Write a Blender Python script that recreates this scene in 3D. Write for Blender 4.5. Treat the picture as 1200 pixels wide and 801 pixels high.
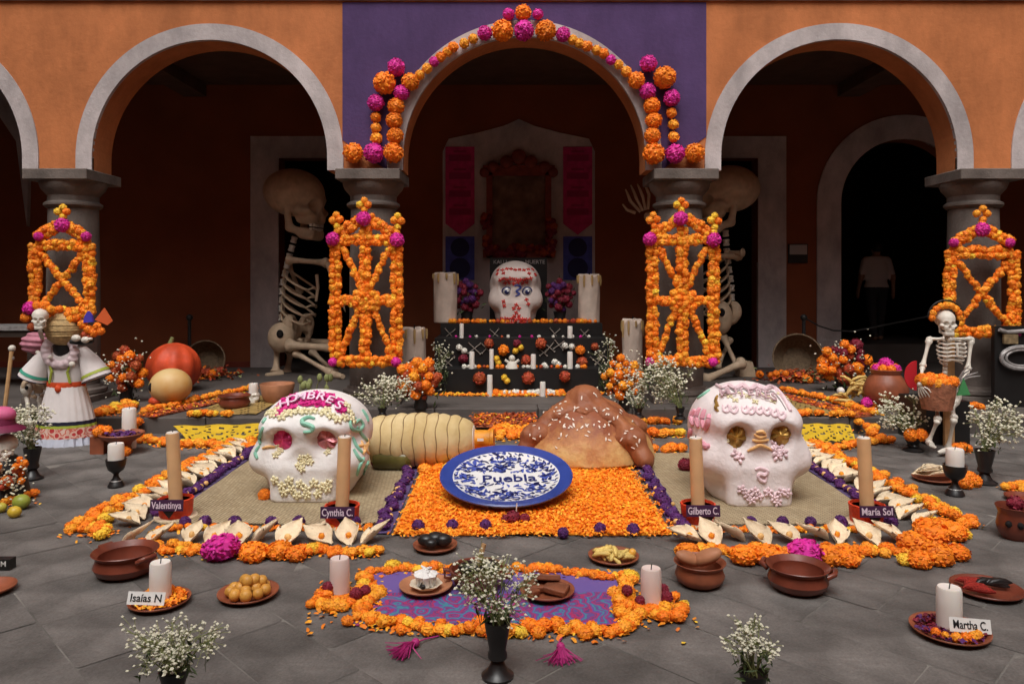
import bpy, bmesh, math, random
import numpy as np
from mathutils import Vector, Matrix, Euler
from mathutils.bvhtree import BVHTree

for o in list(bpy.data.objects):
    bpy.data.objects.remove(o)
SC = bpy.context.scene
COL = SC.collection
R = random.Random(7)
PI = math.pi

# ------------------------------------------------------------------ camera
CAMZ = 1.5
FPX = 880.0
HOR = 330.0
cam = bpy.data.cameras.new('camera')
cam.lens = FPX / 1200 * 36
cam.sensor_width = 36
cam.shift_y = -(400.5 - HOR) / 1200
cam.clip_start = 0.05
cam.clip_end = 300
cam_o = bpy.data.objects.new('camera', cam)
COL.objects.link(cam_o)
cam_o.location = (0, 0, CAMZ)
cam_o.rotation_euler = (PI / 2, 0, 0)
SC.camera = cam_o
SC.render.resolution_x = 1024
SC.render.resolution_y = 683

# ------------------------------------------------------------------ sky and light (overcast courtyard)
SUN_EL, SUN_AZ = math.radians(60), math.radians(188)
w = bpy.data.worlds.new('World')
SC.world = w
w.use_nodes = True
nt = w.node_tree
nt.nodes.clear()
sky = nt.nodes.new('ShaderNodeTexSky')
sky.sky_type = 'NISHITA'
sky.sun_disc = False
sky.sun_elevation = SUN_EL
sky.sun_rotation = SUN_AZ
sky.air_density = 1.0
sky.dust_density = 6.0
hs = nt.nodes.new('ShaderNodeHueSaturation')
hs.inputs['Saturation'].default_value = 0.10
bg = nt.nodes.new('ShaderNodeBackground')
bg.inputs['Strength'].default_value = 0.12
wo = nt.nodes.new('ShaderNodeOutputWorld')
nt.links.new(sky.outputs[0], hs.inputs['Color'])
nt.links.new(hs.outputs[0], bg.inputs['Color'])
nt.links.new(bg.outputs[0], wo.inputs['Surface'])
sl = bpy.data.lights.new('sun', 'SUN')
sl.energy = 0.9
sl.angle = math.radians(35)
sl.color = (1.0, 0.96, 0.90)
so = bpy.data.objects.new('sun', sl)
COL.objects.link(so)
so.location = (0, -3, 12)
# sun_rotation is measured clockwise from +Y seen from above
sd = Vector((math.sin(SUN_AZ) * math.cos(SUN_EL), math.cos(SUN_AZ) * math.cos(SUN_EL), math.sin(SUN_EL)))
so.rotation_euler = sd.to_track_quat('Z', 'Y').to_euler()
SC.view_settings.view_transform = 'Standard'
SC.view_settings.look = 'None'
SC.view_settings.exposure = 0.45
SC.view_settings.gamma = 1.0
try:
    SC.cycles.max_bounces = 8
    SC.cycles.diffuse_bounces = 5
except Exception:
    pass

# ------------------------------------------------------------------ helpers
WL = {}

def gp(px, py, z=0.0):
    """point of the plane at height z that the photograph shows at px,py"""
    d = FPX * (CAMZ - z) / (py - HOR)
    return Vector(((px - 600) / FPX * d, d, z))

def pp(px, py, d):
    return Vector(((px - 600) / FPX * d, d, CAMZ - (py - HOR) / FPX * d))

ORD = ['first', 'second', 'third', 'fourth', 'fifth', 'sixth', 'seventh', 'eighth', 'ninth', 'tenth', 'eleventh', 'twelfth', 'thirteenth',
       'fourteenth', 'fifteenth', 'sixteenth', 'seventeenth', 'eighteenth', 'nineteenth', 'twentieth']

def lin(c):
    return tuple(((x / 255 + 0.055) / 1.055) ** 2.4 if x > 10 else x / 255 / 12.92 for x in c)

MATS = {}

def M(name, col, rough=0.6, var=0.0, vs=6.0, isl=0.0, rnd=0.0, hue=0.0, bump=0.0, bs=40.0, metal=0.0, spec=0.4,
      sub=0.0, var2=None, detail=4.0, coat=0.0, stain=0.0, grain=0.0):
    if name in MATS:
        return MATS[name]
    m = bpy.data.materials.new(name)
    m.use_nodes = True
    t = m.node_tree
    b = t.nodes['Principled BSDF']
    b.inputs['Roughness'].default_value = rough
    b.inputs['Metallic'].default_value = metal
    b.inputs['Specular IOR Level'].default_value = spec
    if coat:
        b.inputs['Coat Weight'].default_value = coat
        b.inputs['Coat Roughness'].default_value = 0.15
    if sub:
        b.inputs['Subsurface Weight'].default_value = sub
        b.inputs['Subsurface Radius'].default_value = (0.02, 0.012, 0.008)
    L = t.links.new
    src = None
    tc = t.nodes.new('ShaderNodeTexCoord')
    if var:
        n = t.nodes.new('ShaderNodeTexNoise')
        n.inputs['Scale'].default_value = vs
        n.inputs['Detail'].default_value = detail
        L(tc.outputs['Object'], n.inputs['Vector'])
        mr = t.nodes.new('ShaderNodeMapRange')
        mr.inputs['From Min'].default_value = 0.3
        mr.inputs['From Max'].default_value = 0.7
        L(n.outputs['Fac'], mr.inputs['Value'])
        mx = t.nodes.new('ShaderNodeMix')
        mx.data_type = 'RGBA'
        c2 = var2 or tuple(min(1, x * (1 + var)) for x in col)
        c1 = tuple(x * (1 - var) for x in col) if not var2 else col
        mx.inputs[6].default_value = (*c1, 1)
        mx.inputs[7].default_value = (*c2, 1)
        L(mr.outputs[0], mx.inputs[0])
        src = mx.outputs[2]
    if isl or rnd or hue:
        h = t.nodes.new('ShaderNodeHueSaturation')
        if src:
            L(src, h.inputs['Color'])
        else:
            h.inputs['Color'].default_value = (*col, 1)
        g = t.nodes.new('ShaderNodeNewGeometry')
        oi = t.nodes.new('ShaderNodeObjectInfo')
        a = t.nodes.new('ShaderNodeMath'); a.operation = 'MULTIPLY_ADD'
        L(g.outputs['Random Per Island'], a.inputs[0])
        a.inputs[1].default_value = isl
        a.inputs[2].default_value = 1 - isl / 2
        c = t.nodes.new('ShaderNodeMath'); c.operation = 'MULTIPLY_ADD'
        L(oi.outputs['Random'], c.inputs[0])
        c.inputs[1].default_value = rnd
        c.inputs[2].default_value = 1 - rnd / 2
        d = t.nodes.new('ShaderNodeMath'); d.operation = 'MULTIPLY'
        L(a.outputs[0], d.inputs[0]); L(c.outputs[0], d.inputs[1])
        L(d.outputs[0], h.inputs['Value'])
        if hue:
            e = t.nodes.new('ShaderNodeMath'); e.operation = 'ADD'
            L(g.outputs['Random Per Island'], e.inputs[0]); L(oi.outputs['Random'], e.inputs[1])
            f = t.nodes.new('ShaderNodeMath'); f.operation = 'FRACT'
            L(e.outputs[0], f.inputs[0])
            k = t.nodes.new('ShaderNodeMath'); k.operation = 'MULTIPLY_ADD'
            L(f.outputs[0], k.inputs[0]); k.inputs[1].default_value = hue; k.inputs[2].default_value = 0.5 - hue / 2
            L(k.outputs[0], h.inputs['Hue'])
        src = h.outputs[0]
    if grain:
        n4 = t.nodes.new('ShaderNodeTexNoise'); n4.inputs['Scale'].default_value = 85; n4.inputs['Detail'].default_value = 6; n4.inputs['Roughness'].default_value = .75
        L(tc.outputs['Object'], n4.inputs['Vector'])
        r4 = t.nodes.new('ShaderNodeMapRange'); r4.inputs[1].default_value = .3; r4.inputs[2].default_value = .7
        r4.inputs[3].default_value = 1 - grain; r4.inputs[4].default_value = 1 + grain
        L(n4.outputs['Fac'], r4.inputs[0])
        h4 = t.nodes.new('ShaderNodeHueSaturation'); L(src, h4.inputs['Color']); L(r4.outputs[0], h4.inputs['Value'])
        src = h4.outputs[0]
    if stain:
        mp = t.nodes.new('ShaderNodeMapping'); mp.inputs['Scale'].default_value = (1.2, 1.2, .62)
        L(tc.outputs['Object'], mp.inputs[0])
        n3 = t.nodes.new('ShaderNodeTexNoise'); n3.inputs['Scale'].default_value = 2.2; n3.inputs['Detail'].default_value = 9; n3.inputs['Roughness'].default_value = .68
        L(mp.outputs[0], n3.inputs['Vector'])
        r3 = t.nodes.new('ShaderNodeMapRange'); r3.inputs[1].default_value = .35; r3.inputs[2].default_value = .68
        r3.inputs[3].default_value = 1 - stain; r3.inputs[4].default_value = 1 + stain * .5
        L(n3.outputs['Fac'], r3.inputs[0])
        h3 = t.nodes.new('ShaderNodeHueSaturation'); L(src, h3.inputs['Color']); L(r3.outputs[0], h3.inputs['Value'])
        src = h3.outputs[0]
    if src:
        L(src, b.inputs['Base Color'])
    else:
        b.inputs['Base Color'].default_value = (*col, 1)
    if bump:
        n2 = t.nodes.new('ShaderNodeTexNoise')
        n2.inputs['Scale'].default_value = bs
        n2.inputs['Detail'].default_value = 5
        L(tc.outputs['Object'], n2.inputs['Vector'])
        bp = t.nodes.new('ShaderNodeBump')
        bp.inputs['Strength'].default_value = bump
        bp.inputs['Distance'].default_value = 0.01
        L(n2.outputs['Fac'], bp.inputs['Height'])
        L(bp.outputs[0], b.inputs['Normal'])
    MATS[name] = m
    return m

def tag(o, label=None, cat=None, group=None, kind=None):
    if label: o['label'] = label
    if cat: o['category'] = cat
    if group: o['group'] = group
    if kind: o['kind'] = kind
    return o

def thing(name, label, cat, loc, group=None):
    o = bpy.data.objects.new(name, None)
    o.empty_display_size = 0.1
    COL.objects.link(o)
    o.location = loc
    WL[o.name] = Vector(loc)
    return tag(o, label, cat, group)

def mesh_of(name, V, F, mats, mi=None, smooth=False):
    me = bpy.data.meshes.new(name)
    me.from_pydata([tuple(v) for v in V], [], [tuple(int(i) for i in f) for f in F])
    for m in (mats if isinstance(mats, (list, tuple)) else [mats]):
        me.materials.append(m)
    if mi is not None:
        me.polygons.foreach_set('material_index', list(mi))
    if smooth:
        me.polygons.foreach_set('use_smooth', [True] * len(me.polygons))
    me.update()
    return me

def link(name, me, parent=None, loc=(0, 0, 0), rot=None, scale=None):
    """loc is a world position; parents are never turned"""
    o = bpy.data.objects.new(name, me)
    COL.objects.link(o)
    if parent is not None:
        o.parent = parent
        o.location = Vector(loc) - WL[parent.name]
    else:
        o.location = loc
    WL[o.name] = Vector(loc)
    if rot is not None: o.rotation_euler = rot
    if scale is not None: o.scale = (scale,) * 3 if isinstance(scale, (int, float)) else scale
    return o

class MB:
    """collects geometry in world coordinates and links it as one mesh object"""
    def __init__(s):
        s.V = []; s.F = []; s.mi = []
    def add(s, V, F, mi=0, mat=None):
        n = len(s.V)
        if mat is not None:
            V = [mat @ Vector(v) for v in V]
        s.V.extend([tuple(v) for v in V])
        s.F.extend([tuple(int(i) + n for i in f) for f in F])
        s.mi.extend([mi] * len(F))
        return s
    def box(s, c, size, rz=0.0, mi=0, mat=None, taper=1.0):
        x, y, z = (k / 2 for k in size)
        V = [(-x, -y, -z), (x, -y, -z), (x, y, -z), (-x, y, -z),
             (-x * taper, -y * taper, z), (x * taper, -y * taper, z), (x * taper, y * taper, z), (-x * taper, y * taper, z)]
        F = [(0, 3, 2, 1), (4, 5, 6, 7), (0, 1, 5, 4), (1, 2, 6, 5), (2, 3, 7, 6), (3, 0, 4, 7)]
        m = Matrix.Translation(c) @ Matrix.Rotation(rz, 4, 'Z')
        if mat is not None: m = m @ mat
        return s.add(V, F, mi, m)
    def lathe(s, prof, c=(0, 0, 0), seg=20, mi=0, mat=None, cap=True, flute=0.0, nfl=0):
        V = []; F = []
        for (r, z) in prof:
            for k in range(seg):
                a = 2 * PI * k / seg
                rr = r * (1 + (flute * math.cos(nfl * a) if nfl else 0))
                V.append((rr * math.cos(a), rr * math.sin(a), z))
        n = len(prof)
        for i in range(n - 1):
            for k in range(seg):
                k2 = (k + 1) % seg
                F.append((i * seg + k, i * seg + k2, (i + 1) * seg + k2, (i + 1) * seg + k))
        if cap:
            if prof[0][0] > 1e-6: F.append(tuple(range(seg - 1, -1, -1)))
            if prof[-1][0] > 1e-6: F.append(tuple(range((n - 1) * seg, n * seg)))
        m = Matrix.Translation(c)
        if mat is not None: m = m @ mat
        return s.add(V, F, mi, m)
    def tube(s, pts, rad, seg=8, mi=0, cap=True):
        pts = [Vector(p) for p in pts]
        if isinstance(rad, (int, float)): rad = [rad] * len(pts)
        V = []; F = []
        up = Vector((0.123, 0.31, 1)).normalized()
        for i, p in enumerate(pts):
            t = (pts[min(i + 1, len(pts) - 1)] - pts[max(i - 1, 0)])
            if t.length < 1e-9: t = Vector((0, 0, 1))
            t.normalize()
            a = t.cross(up)
            if a.length < 1e-3: a = t.cross(Vector((1, 0, 0)))
            a.normalize(); b = t.cross(a)
            for k in range(seg):
                an = 2 * PI * k / seg
                V.append(p + (a * math.cos(an) + b * math.sin(an)) * rad[i])
        n = len(pts)
        for i in range(n - 1):
            for k in range(seg):
                k2 = (k + 1) % seg
                F.append((i * seg + k, (i + 1) * seg + k, (i + 1) * seg + k2, i * seg + k2))
        if cap:
            F.append(tuple(range(seg))); F.append(tuple(range(n * seg - 1, (n - 1) * seg - 1, -1)))
        return s.add(V, F, mi)
    def ball(s, c, r, seg=10, rings=6, mi=0, mat=None):
        if isinstance(r, (int, float)): r = (r, r, r)
        V = [(0, 0, -1)]; F = []
        for i in range(1, rings):
            ph = -PI / 2 + PI * i / rings
            for k in range(seg):
                a = 2 * PI * k / seg
                V.append((math.cos(ph) * math.cos(a), math.cos(ph) * math.sin(a), math.sin(ph)))
        V.append((0, 0, 1))
        for k in range(seg):
            F.append((0, 1 + (k + 1) % seg, 1 + k))
        for i in range(rings - 2):
            for k in range(seg):
                a = 1 + i * seg + k; b = 1 + i * seg + (k + 1) % seg
                F.append((a, b, b + seg, a + seg))
        top = len(V) - 1; o = 1 + (rings - 2) * seg
        for k in range(seg):
            F.append((top, o + k, o + (k + 1) % seg))
        m = Matrix.Translation(c)
        if mat is not None: m = m @ mat
        m = m @ Matrix.Diagonal((*r, 1))
        return s.add(V, F, mi, m)
    def poly(s, pts, thick, n=(0, 0, 1), mi=0):
        """flat outline pts (world) given a thickness along -n"""
        k = len(pts); nn = Vector(n).normalized() * thick
        V = [Vector(p) for p in pts] + [Vector(p) - nn for p in pts]
        F = [tuple(range(k)), tuple(range(2 * k - 1, k - 1, -1))]
        for i in range(k):
            j = (i + 1) % k
            F.append((i, i + k, j + k, j))
        return s.add(V, F, mi)
    def quad(s, a, b, c, d, mi=0):
        return s.add([a, b, c, d], [(0, 1, 2, 3)], mi)
    def build(s, name, mats, parent=None, loc=None, smooth=False, kind=None, fix=True):
        base = WL[parent.name] if parent is not None else Vector(loc if loc is not None else (0, 0, 0))
        me = mesh_of(name, [Vector(v) - base for v in s.V], s.F, mats, s.mi, smooth)
        if fix:
            bm = bmesh.new(); bm.from_mesh(me)
            bmesh.ops.remove_doubles(bm, verts=bm.verts, dist=2e-5)
            bmesh.ops.recalc_face_normals(bm, faces=bm.faces)
            bm.to_mesh(me); bm.free()
        if smooth:
            me.set_sharp_from_angle(angle=math.radians(smooth if smooth is not True else 50))
        o = link(name, me, parent, base)
        if kind: o['kind'] = kind
        return o

def snets(f, lo, hi, n):
    """surface nets over a signed distance function"""
    lo = np.array(lo, float); hi = np.array(hi, float)
    h = (hi - lo).max() / n
    ax = [np.arange(lo[i], hi[i] + h, h) for i in range(3)]
    X, Y, Z = np.meshgrid(*ax, indexing='ij')
    g = f(X, Y, Z)
    s = g < 0
    nx, ny, nz = [k - 1 for k in g.shape]
    cs = [(i, j, k) for i in (0, 1) for j in (0, 1) for k in (0, 1)]
    cv = {c: g[c[0]:c[0] + nx, c[1]:c[1] + ny, c[2]:c[2] + nz] for c in cs}
    cnt = sum((cv[c] < 0).astype(int) for c in cs)
    act = (cnt > 0) & (cnt < 8)
    idx = -np.ones(act.shape, int)
    ids = np.argwhere(act)
    idx[act] = np.arange(len(ids))
    P = np.zeros((len(ids), 3)); W = np.zeros(len(ids))
    for a in cs:
        for d in range(3):
            if a[d] == 0:
                b = list(a); b[d] = 1; b = tuple(b)
                va = cv[a][act]; vb = cv[b][act]
                cr = (va < 0) != (vb < 0)
                t = np.where(cr, va / np.where(cr, va - vb, 1), 0)
                p = np.tile(np.array(a, float), (len(ids), 1)); p[:, d] += t
                P += p * cr[:, None]; W += cr
    P = (ids + P / W[:, None]) * h + lo
    F = []
    for d in range(3):
        e = [(1, 2), (2, 0), (0, 1)][d]
        sl0 = [slice(None)] * 3; sl1 = [slice(None)] * 3
        sl0[d] = slice(0, -1); sl1[d] = slice(1, None)
        ch = s[tuple(sl0)] != s[tuple(sl1)]
        q = np.argwhere(ch)
        u, v = e
        q = q[(q[:, u] > 0) & (q[:, v] > 0) & (q[:, u] < act.shape[u]) & (q[:, v] < act.shape[v])]
        def at(du, dv):
            r = q.copy(); r[:, u] += du; r[:, v] += dv
            return idx[r[:, 0], r[:, 1], r[:, 2]]
        Q = np.stack([at(-1, -1), at(0, -1), at(0, 0), at(-1, 0)], 1)
        inside = s[q[:, 0], q[:, 1], q[:, 2]]
        Q[~inside] = Q[~inside][:, ::-1]
        F.append(Q)
    F = np.concatenate(F)
    F = F[(F >= 0).all(1)]
    return P, F

def sm(a, b, k):
    h = np.clip(0.5 + 0.5 * (b - a) / k, 0, 1)
    return b + (a - b) * h - k * h * (1 - h)
def smax(a, b, k):
    return -sm(-a, -b, k)
def ell(X, Y, Z, c, r):
    k = np.sqrt(((X - c[0]) / r[0]) ** 2 + ((Y - c[1]) / r[1]) ** 2 + ((Z - c[2]) / r[2]) ** 2)
    return (k - 1) * min(r)
def rbox(X, Y, Z, c, h, r):
    qx = np.abs(X - c[0]) - h[0] + r; qy = np.abs(Y - c[1]) - h[1] + r; qz = np.abs(Z - c[2]) - h[2] + r
    return np.sqrt(np.maximum(qx, 0) ** 2 + np.maximum(qy, 0) ** 2 + np.maximum(qz, 0) ** 2) + np.minimum(np.maximum(qx, np.maximum(qy, qz)), 0) - r
def cap(X, Y, Z, a, b, ra, rb):
    a = np.array(a, float); b = np.array(b, float); d = b - a
    t = np.clip(((X - a[0]) * d[0] + (Y - a[1]) * d[1] + (Z - a[2]) * d[2]) / (d @ d), 0, 1)
    return np.sqrt((X - a[0] - t * d[0]) ** 2 + (Y - a[1] - t * d[1]) ** 2 + (Z - a[2] - t * d[2]) ** 2) - (ra + (rb - ra) * t)

def text_mesh(txt, size, thick, mat, name='lettering'):
    cu = bpy.data.curves.new('txt', 'FONT')
    cu.body = txt; cu.size = size; cu.extrude = thick; cu.align_x = 'CENTER'; cu.align_y = 'CENTER'
    cu.resolution_u = 3
    cu.offset = size * 0.012
    to = bpy.data.objects.new('txt', cu)
    COL.objects.link(to)
    dg = bpy.context.evaluated_depsgraph_get()
    me = bpy.data.meshes.new_from_object(to.evaluated_get(dg))
    bpy.data.objects.remove(to)
    bpy.data.curves.remove(cu)
    me.materials.clear(); me.materials.append(mat)
    me.name = name
    return me

# ------------------------------------------------------------------ materials
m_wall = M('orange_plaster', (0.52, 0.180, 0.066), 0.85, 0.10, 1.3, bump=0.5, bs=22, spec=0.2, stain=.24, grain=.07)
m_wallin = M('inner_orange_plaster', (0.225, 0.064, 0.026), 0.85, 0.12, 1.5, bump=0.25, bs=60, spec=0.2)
m_purple = M('purple_paint', (0.088, 0.049, 0.138), 0.8, 0.08, 1.2, bump=0.4, bs=24, spec=0.2, stain=.22)
m_trim = M('pale_limewash', (0.50, 0.44, 0.43), 0.85, 0.12, 3.0, bump=0.5, bs=30, spec=0.2, stain=.3)
m_stone = M('grey_stone', (0.165, 0.135, 0.118), 0.9, 0.20, 5.0, bump=0.6, bs=45, spec=0.2, stain=.3)
m_slab = M('paving_stone', (0.136, 0.124, 0.115), 0.70, 0.24, 3.2, rnd=0.26, bump=0.8, bs=26, spec=0.35, detail=10, stain=.36, grain=.22)
m_mortar = M('mortar', (0.07, 0.064, 0.058), 0.95, 0.35, 2.6, bump=0.5, bs=60, var2=(.27, .25, .225), detail=8)
m_porch = M('porch_stone', (0.095, 0.080, 0.072), 0.7, 0.25, 2.0, bump=0.3, bs=20)
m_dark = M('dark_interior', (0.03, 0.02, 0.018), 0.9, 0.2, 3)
m_dado = M('dark_red_dado', (0.20, 0.035, 0.018), 0.8, 0.15, 3)
m_ceil = M('ceiling_boards', (0.10, 0.05, 0.03), 0.9, 0.2, 4)
m_door = M('dark_door_wood', (0.04, 0.025, 0.018), 0.7, 0.2, 5)
m_bone = M('painted_bone', (0.54, 0.40, 0.27), 0.6, 0.18, 9, bump=0.2, bs=30)
m_bonew = M('white_bone', (0.66, 0.61, 0.53), 0.5, 0.10, 12)
m_black = M('black_paint', (0.012, 0.011, 0.011), 0.45, 0.2, 8)
m_hole = M('black_hollow', (0.008, 0.006, 0.006), 0.9)
m_plaster = M('sugar_white', (0.80, 0.765, 0.74), 0.7, 0.07, 5, bump=0.6, bs=26, spec=.25)
m_plasterp = M('sugar_pale_pink', (0.80, 0.725, 0.715), 0.7, 0.07, 5, bump=0.6, bs=26, spec=.25)
m_cream = M('cream_icing', (0.80, 0.72, 0.46), 0.5, isl=0.15)
m_mint = M('mint_icing', (0.26, 0.56, 0.42), 0.5, 0.12, 10)
m_pink = M('pink_icing', (0.78, 0.36, 0.44), 0.5, 0.15, 10)
m_palepink = M('pale_pink_icing', (0.80, 0.60, 0.64), 0.5, 0.1, 10, isl=0.12)
m_peach = M('peach_icing', (0.85, 0.50, 0.20), 0.5, 0.1, 10)
m_lilac = M('lilac_icing', (0.80, 0.58, 0.72), 0.5, 0.1, 10)
m_greyline = M('grey_icing', (0.25, 0.22, 0.22), 0.6)
m_magenta = M('magenta_paper', (0.62, 0.02, 0.22), 0.55, 0.15, 8)
m_foilp = M('pink_foil', (0.78, 0.07, 0.24), 0.28, 0.35, 16, metal=0.55, bump=0.9, bs=30)
m_foilr = M('dusty_rose_foil', (0.62, 0.22, 0.24), 0.32, 0.35, 16, metal=0.5, bump=0.9, bs=30)
m_foilg = M('gold_foil', (0.42, 0.25, 0.06), 0.32, 0.5, 16, metal=0.6, bump=0.9, bs=30)
m_wax = M('white_wax', (0.80, 0.74, 0.68), 0.45, 0.03, 6, sub=0.2)
m_waxp = M('pinkish_wax', (0.74, 0.60, 0.55), 0.45, 0.05, 6, sub=0.2)
m_waxtan = M('tan_wax', (0.72, 0.44, 0.22), 0.5, 0.08, 8, sub=0.1)
m_waxold = M('weathered_dim_wax', (0.58, 0.46, 0.38), 0.6, 0.14, 7, bump=0.3, bs=18)  # weathered wax, its colour also darkened in place of porch shade
m_clay = M('brown_clay', (0.26, 0.075, 0.035), 0.45, 0.25, 9, bump=0.25, bs=25)
m_clayd = M('dark_glazed_clay', (0.17, 0.040, 0.022), 0.28, 0.25, 8, bump=0.2, bs=20, spec=0.5)
m_clayl = M('light_clay', (0.42, 0.18, 0.09), 0.6, 0.2, 9, bump=0.25, bs=25)
m_blackclay = M('black_clay', (0.016, 0.014, 0.014), 0.30, 0.3, 9, bump=0.1, bs=20)
m_straw = M('woven_straw', (0.46, 0.31, 0.14), 0.8, 0.3, 30, isl=0.3, bump=0.3, bs=60)
m_mat = None
m_husk = M('corn_husk', (0.74, 0.60, 0.41), 0.65, 0.10, 5, rnd=0.25, bump=0.5, bs=14)
m_seed = M('amber_bead', (0.75, 0.38, 0.06), 0.4, isl=0.3)
m_redpot = M('red_crepe', (0.70, 0.055, 0.015), 0.55, 0.25, 30, bump=0.7, bs=60)
m_card = M('purple_card', (0.05, 0.012, 0.05), 0.6)
m_white = M('white_card', (0.78, 0.76, 0.73), 0.6, 0.03, 5)
m_ink = M('black_ink', (0.01, 0.01, 0.012), 0.6)
m_letter = M('pale_lettering', (0.72, 0.60, 0.68), 0.6)
m_bread1 = None
m_blue = M('cobalt_rim', (0.035, 0.065, 0.30), 0.3, 0.15, 9, coat=0.3)
m_bluep = M('cobalt_brush', (0.06, 0.09, 0.36), 0.35, isl=0.5)
m_navy = M('navy_brush', (0.012, 0.016, 0.09), 0.4)
m_glaze = M('white_glaze', (0.80, 0.79, 0.78), 0.22, 0.03, 5, coat=0.4)
m_stem = M('pale_green_stem', (0.22, 0.24, 0.09), 0.7, isl=0.4)
m_bud = M('cream_blossom', (0.70, 0.67, 0.52), 0.7, isl=0.2)
m_leaf = M('leaf_green', (0.05, 0.075, 0.022), 0.6, isl=0.5)
m_wood = M('bare_wood', (0.50, 0.29, 0.13), 0.7, 0.2, 10, bump=0.3, bs=30)
m_iron = M('dark_iron', (0.03, 0.028, 0.027), 0.5, 0.2, 10)
m_silver = M('tarnished_silver', (0.42, 0.40, 0.39), 0.4, 0.3, 20, metal=0.4)

FC = {
    'orange': M('marigold_orange', (0.90, 0.235, 0.009), 0.62, isl=0.35, rnd=0.16, hue=0.014),
    'amber': M('marigold_amber', (0.92, 0.36, 0.022), 0.62, isl=0.35, rnd=0.14, hue=0.02),
    'yellow': M('marigold_yellow', (0.90, 0.56, 0.04), 0.62, isl=0.3, rnd=0.1, hue=0.015),
    'pink': M('magenta_blossom', (0.66, 0.022, 0.30), 0.6, isl=0.4, rnd=0.1, hue=0.02),
    'purple': M('purple_blossom', (0.085, 0.016, 0.12), 0.65, isl=0.6, rnd=0.25, hue=0.05),
    'red': M('dark_red_blossom', (0.20, 0.012, 0.03), 0.65, isl=0.5, rnd=0.2),
    'rust': M('rust_blossom', (0.42, 0.07, 0.02), 0.65, isl=0.4, rnd=0.2, hue=0.02),
    'white': M('white_blossom', (0.78, 0.74, 0.66), 0.65, isl=0.2),
}

def pom_geo(n, seed, core=0.82, w=0.34, l=0.30, lift=0.8):
    """round blossom of small upturned ruffled petals over a core, radius about 1"""
    r = random.Random(seed)
    V = []; F = []
    b = MB(); b.ball((0, 0, 0), core, 9, 6)
    V += b.V; F += b.F
    for i in range(n):
        z = 1 - 2 * (i + 0.5) / n
        a = i * 2.399963 + r.uniform(-.25, .25)
        d = Vector((math.sqrt(1 - z * z) * math.cos(a), math.sqrt(1 - z * z) * math.sin(a), z + r.uniform(-.06, .06))).normalized()
        t1 = d.cross(Vector((r.uniform(-1, 1), r.uniform(-1, 1), r.uniform(-1, 1)))).normalized()
        t2 = d.cross(t1)
        an = lift + r.uniform(-.3, .35)
        u = t2 * math.cos(an) + d * math.sin(an)
        o = d * (core * 0.95)
        ww = w * r.uniform(.8, 1.2); ll = l * r.uniform(.8, 1.2)
        k = len(V)
        V += [o - t1 * ww * .35, o + t1 * ww * .35,
              o + u * ll * .6 + t1 * ww * .62, o + u * ll * .55 + d * .07, o + u * ll * .6 - t1 * ww * .62,
              o + u * ll + d * .02 + t1 * ww * .34, o + u * ll * 1.06 - t1 * ww * .3 - d * .06]
        F += [(k, k + 1, k + 2, k + 3), (k, k + 3, k + 4), (k + 3, k + 2, k + 5), (k + 4, k + 3, k + 5, k + 6)]
    return V, F

POM_HI = [pom_geo(150, s, core=.89, w=.25, l=.22, lift=.5) for s in range(4)]
POM_MD = [pom_geo(72, 10 + s, core=.88, w=.32, l=.24, lift=.5) for s in range(4)]
POM_LO = [pom_geo(34, 20 + s, core=.86, w=.44, l=.27, lift=.5) for s in range(4)]
POMS = {'hi': POM_HI, 'md': POM_MD, 'lo': POM_LO}
_pm = {}
def pom_mesh(col, lod, i=None):
    i = R.randrange(len(POMS[lod])) if i is None else i
    k = (col, lod, i)
    if k not in _pm:
        V, F = POMS[lod][i]
        _pm[k] = mesh_of('blossom', V, F, FC[col])
    return _pm[k]

def rrot():
    return (R.uniform(0, 6.28), R.uniform(0, 6.28), R.uniform(0, 6.28))

def bloom(parent, loc, r, col, lod='md', name=None, flat=1.0):
    nm = name or {'pink': 'pink_blossom', 'purple': 'purple_blossom', 'red': 'dark_red_blossom', 'white': 'white_blossom', 'rust': 'rust_blossom'}.get(col, 'marigold')
    if flat < 1:
        return link(nm, pom_mesh(col, lod), parent, loc, (R.uniform(-.3, .3), R.uniform(-.3, .3), R.uniform(0, 6.28)), (r, r, r * flat))
    return link(nm, pom_mesh(col, lod), parent, loc, rrot(), r)

def mix_col(yel=.12, amb=.4):
    q = R.random()
    return 'yellow' if q < yel else 'amber' if q < yel + amb else 'orange'

def add_poms(mb, pts, r, lod='lo', jit=.25, cols=(0, 1, 2), wts=(5, 4, 1), flat=1.0):
    for p in pts:
        V, F = R.choice(POMS[lod])
        rr = r * R.uniform(1 - jit, 1 + jit)
        m = Matrix.Translation(p) @ Euler(rrot()).to_matrix().to_4x4() @ Matrix.Diagonal((rr, rr, rr * flat, 1))
        mb.add(V, F, R.choices(cols, wts)[0], m)
OAY = [FC['orange'], FC['amber'], FC['yellow']]

def scatter_petals(mb, pts, s, lift=.6, mi=None, wts=(5, 4, .6)):
    """loose petals lying at various tilts"""
    for p in pts:
        a = R.uniform(0, 6.28); t = R.uniform(-lift, lift); q = R.uniform(-lift, lift)
        m = Matrix.Translation(p) @ Euler((t, q, a)).to_matrix().to_4x4() @ Matrix.Scale(s * R.uniform(.6, 1.3), 4)
        mb.add([(-1, -.45, 0), (0, -.6, .3), (1, -.35, .1), (1, .35, .15), (0, .6, .35), (-1, .45, 0)],
               [(0, 1, 4, 5), (1, 2, 3, 4)], R.choices(range(len(wts)), wts)[0] if mi is None else mi, m)

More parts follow.
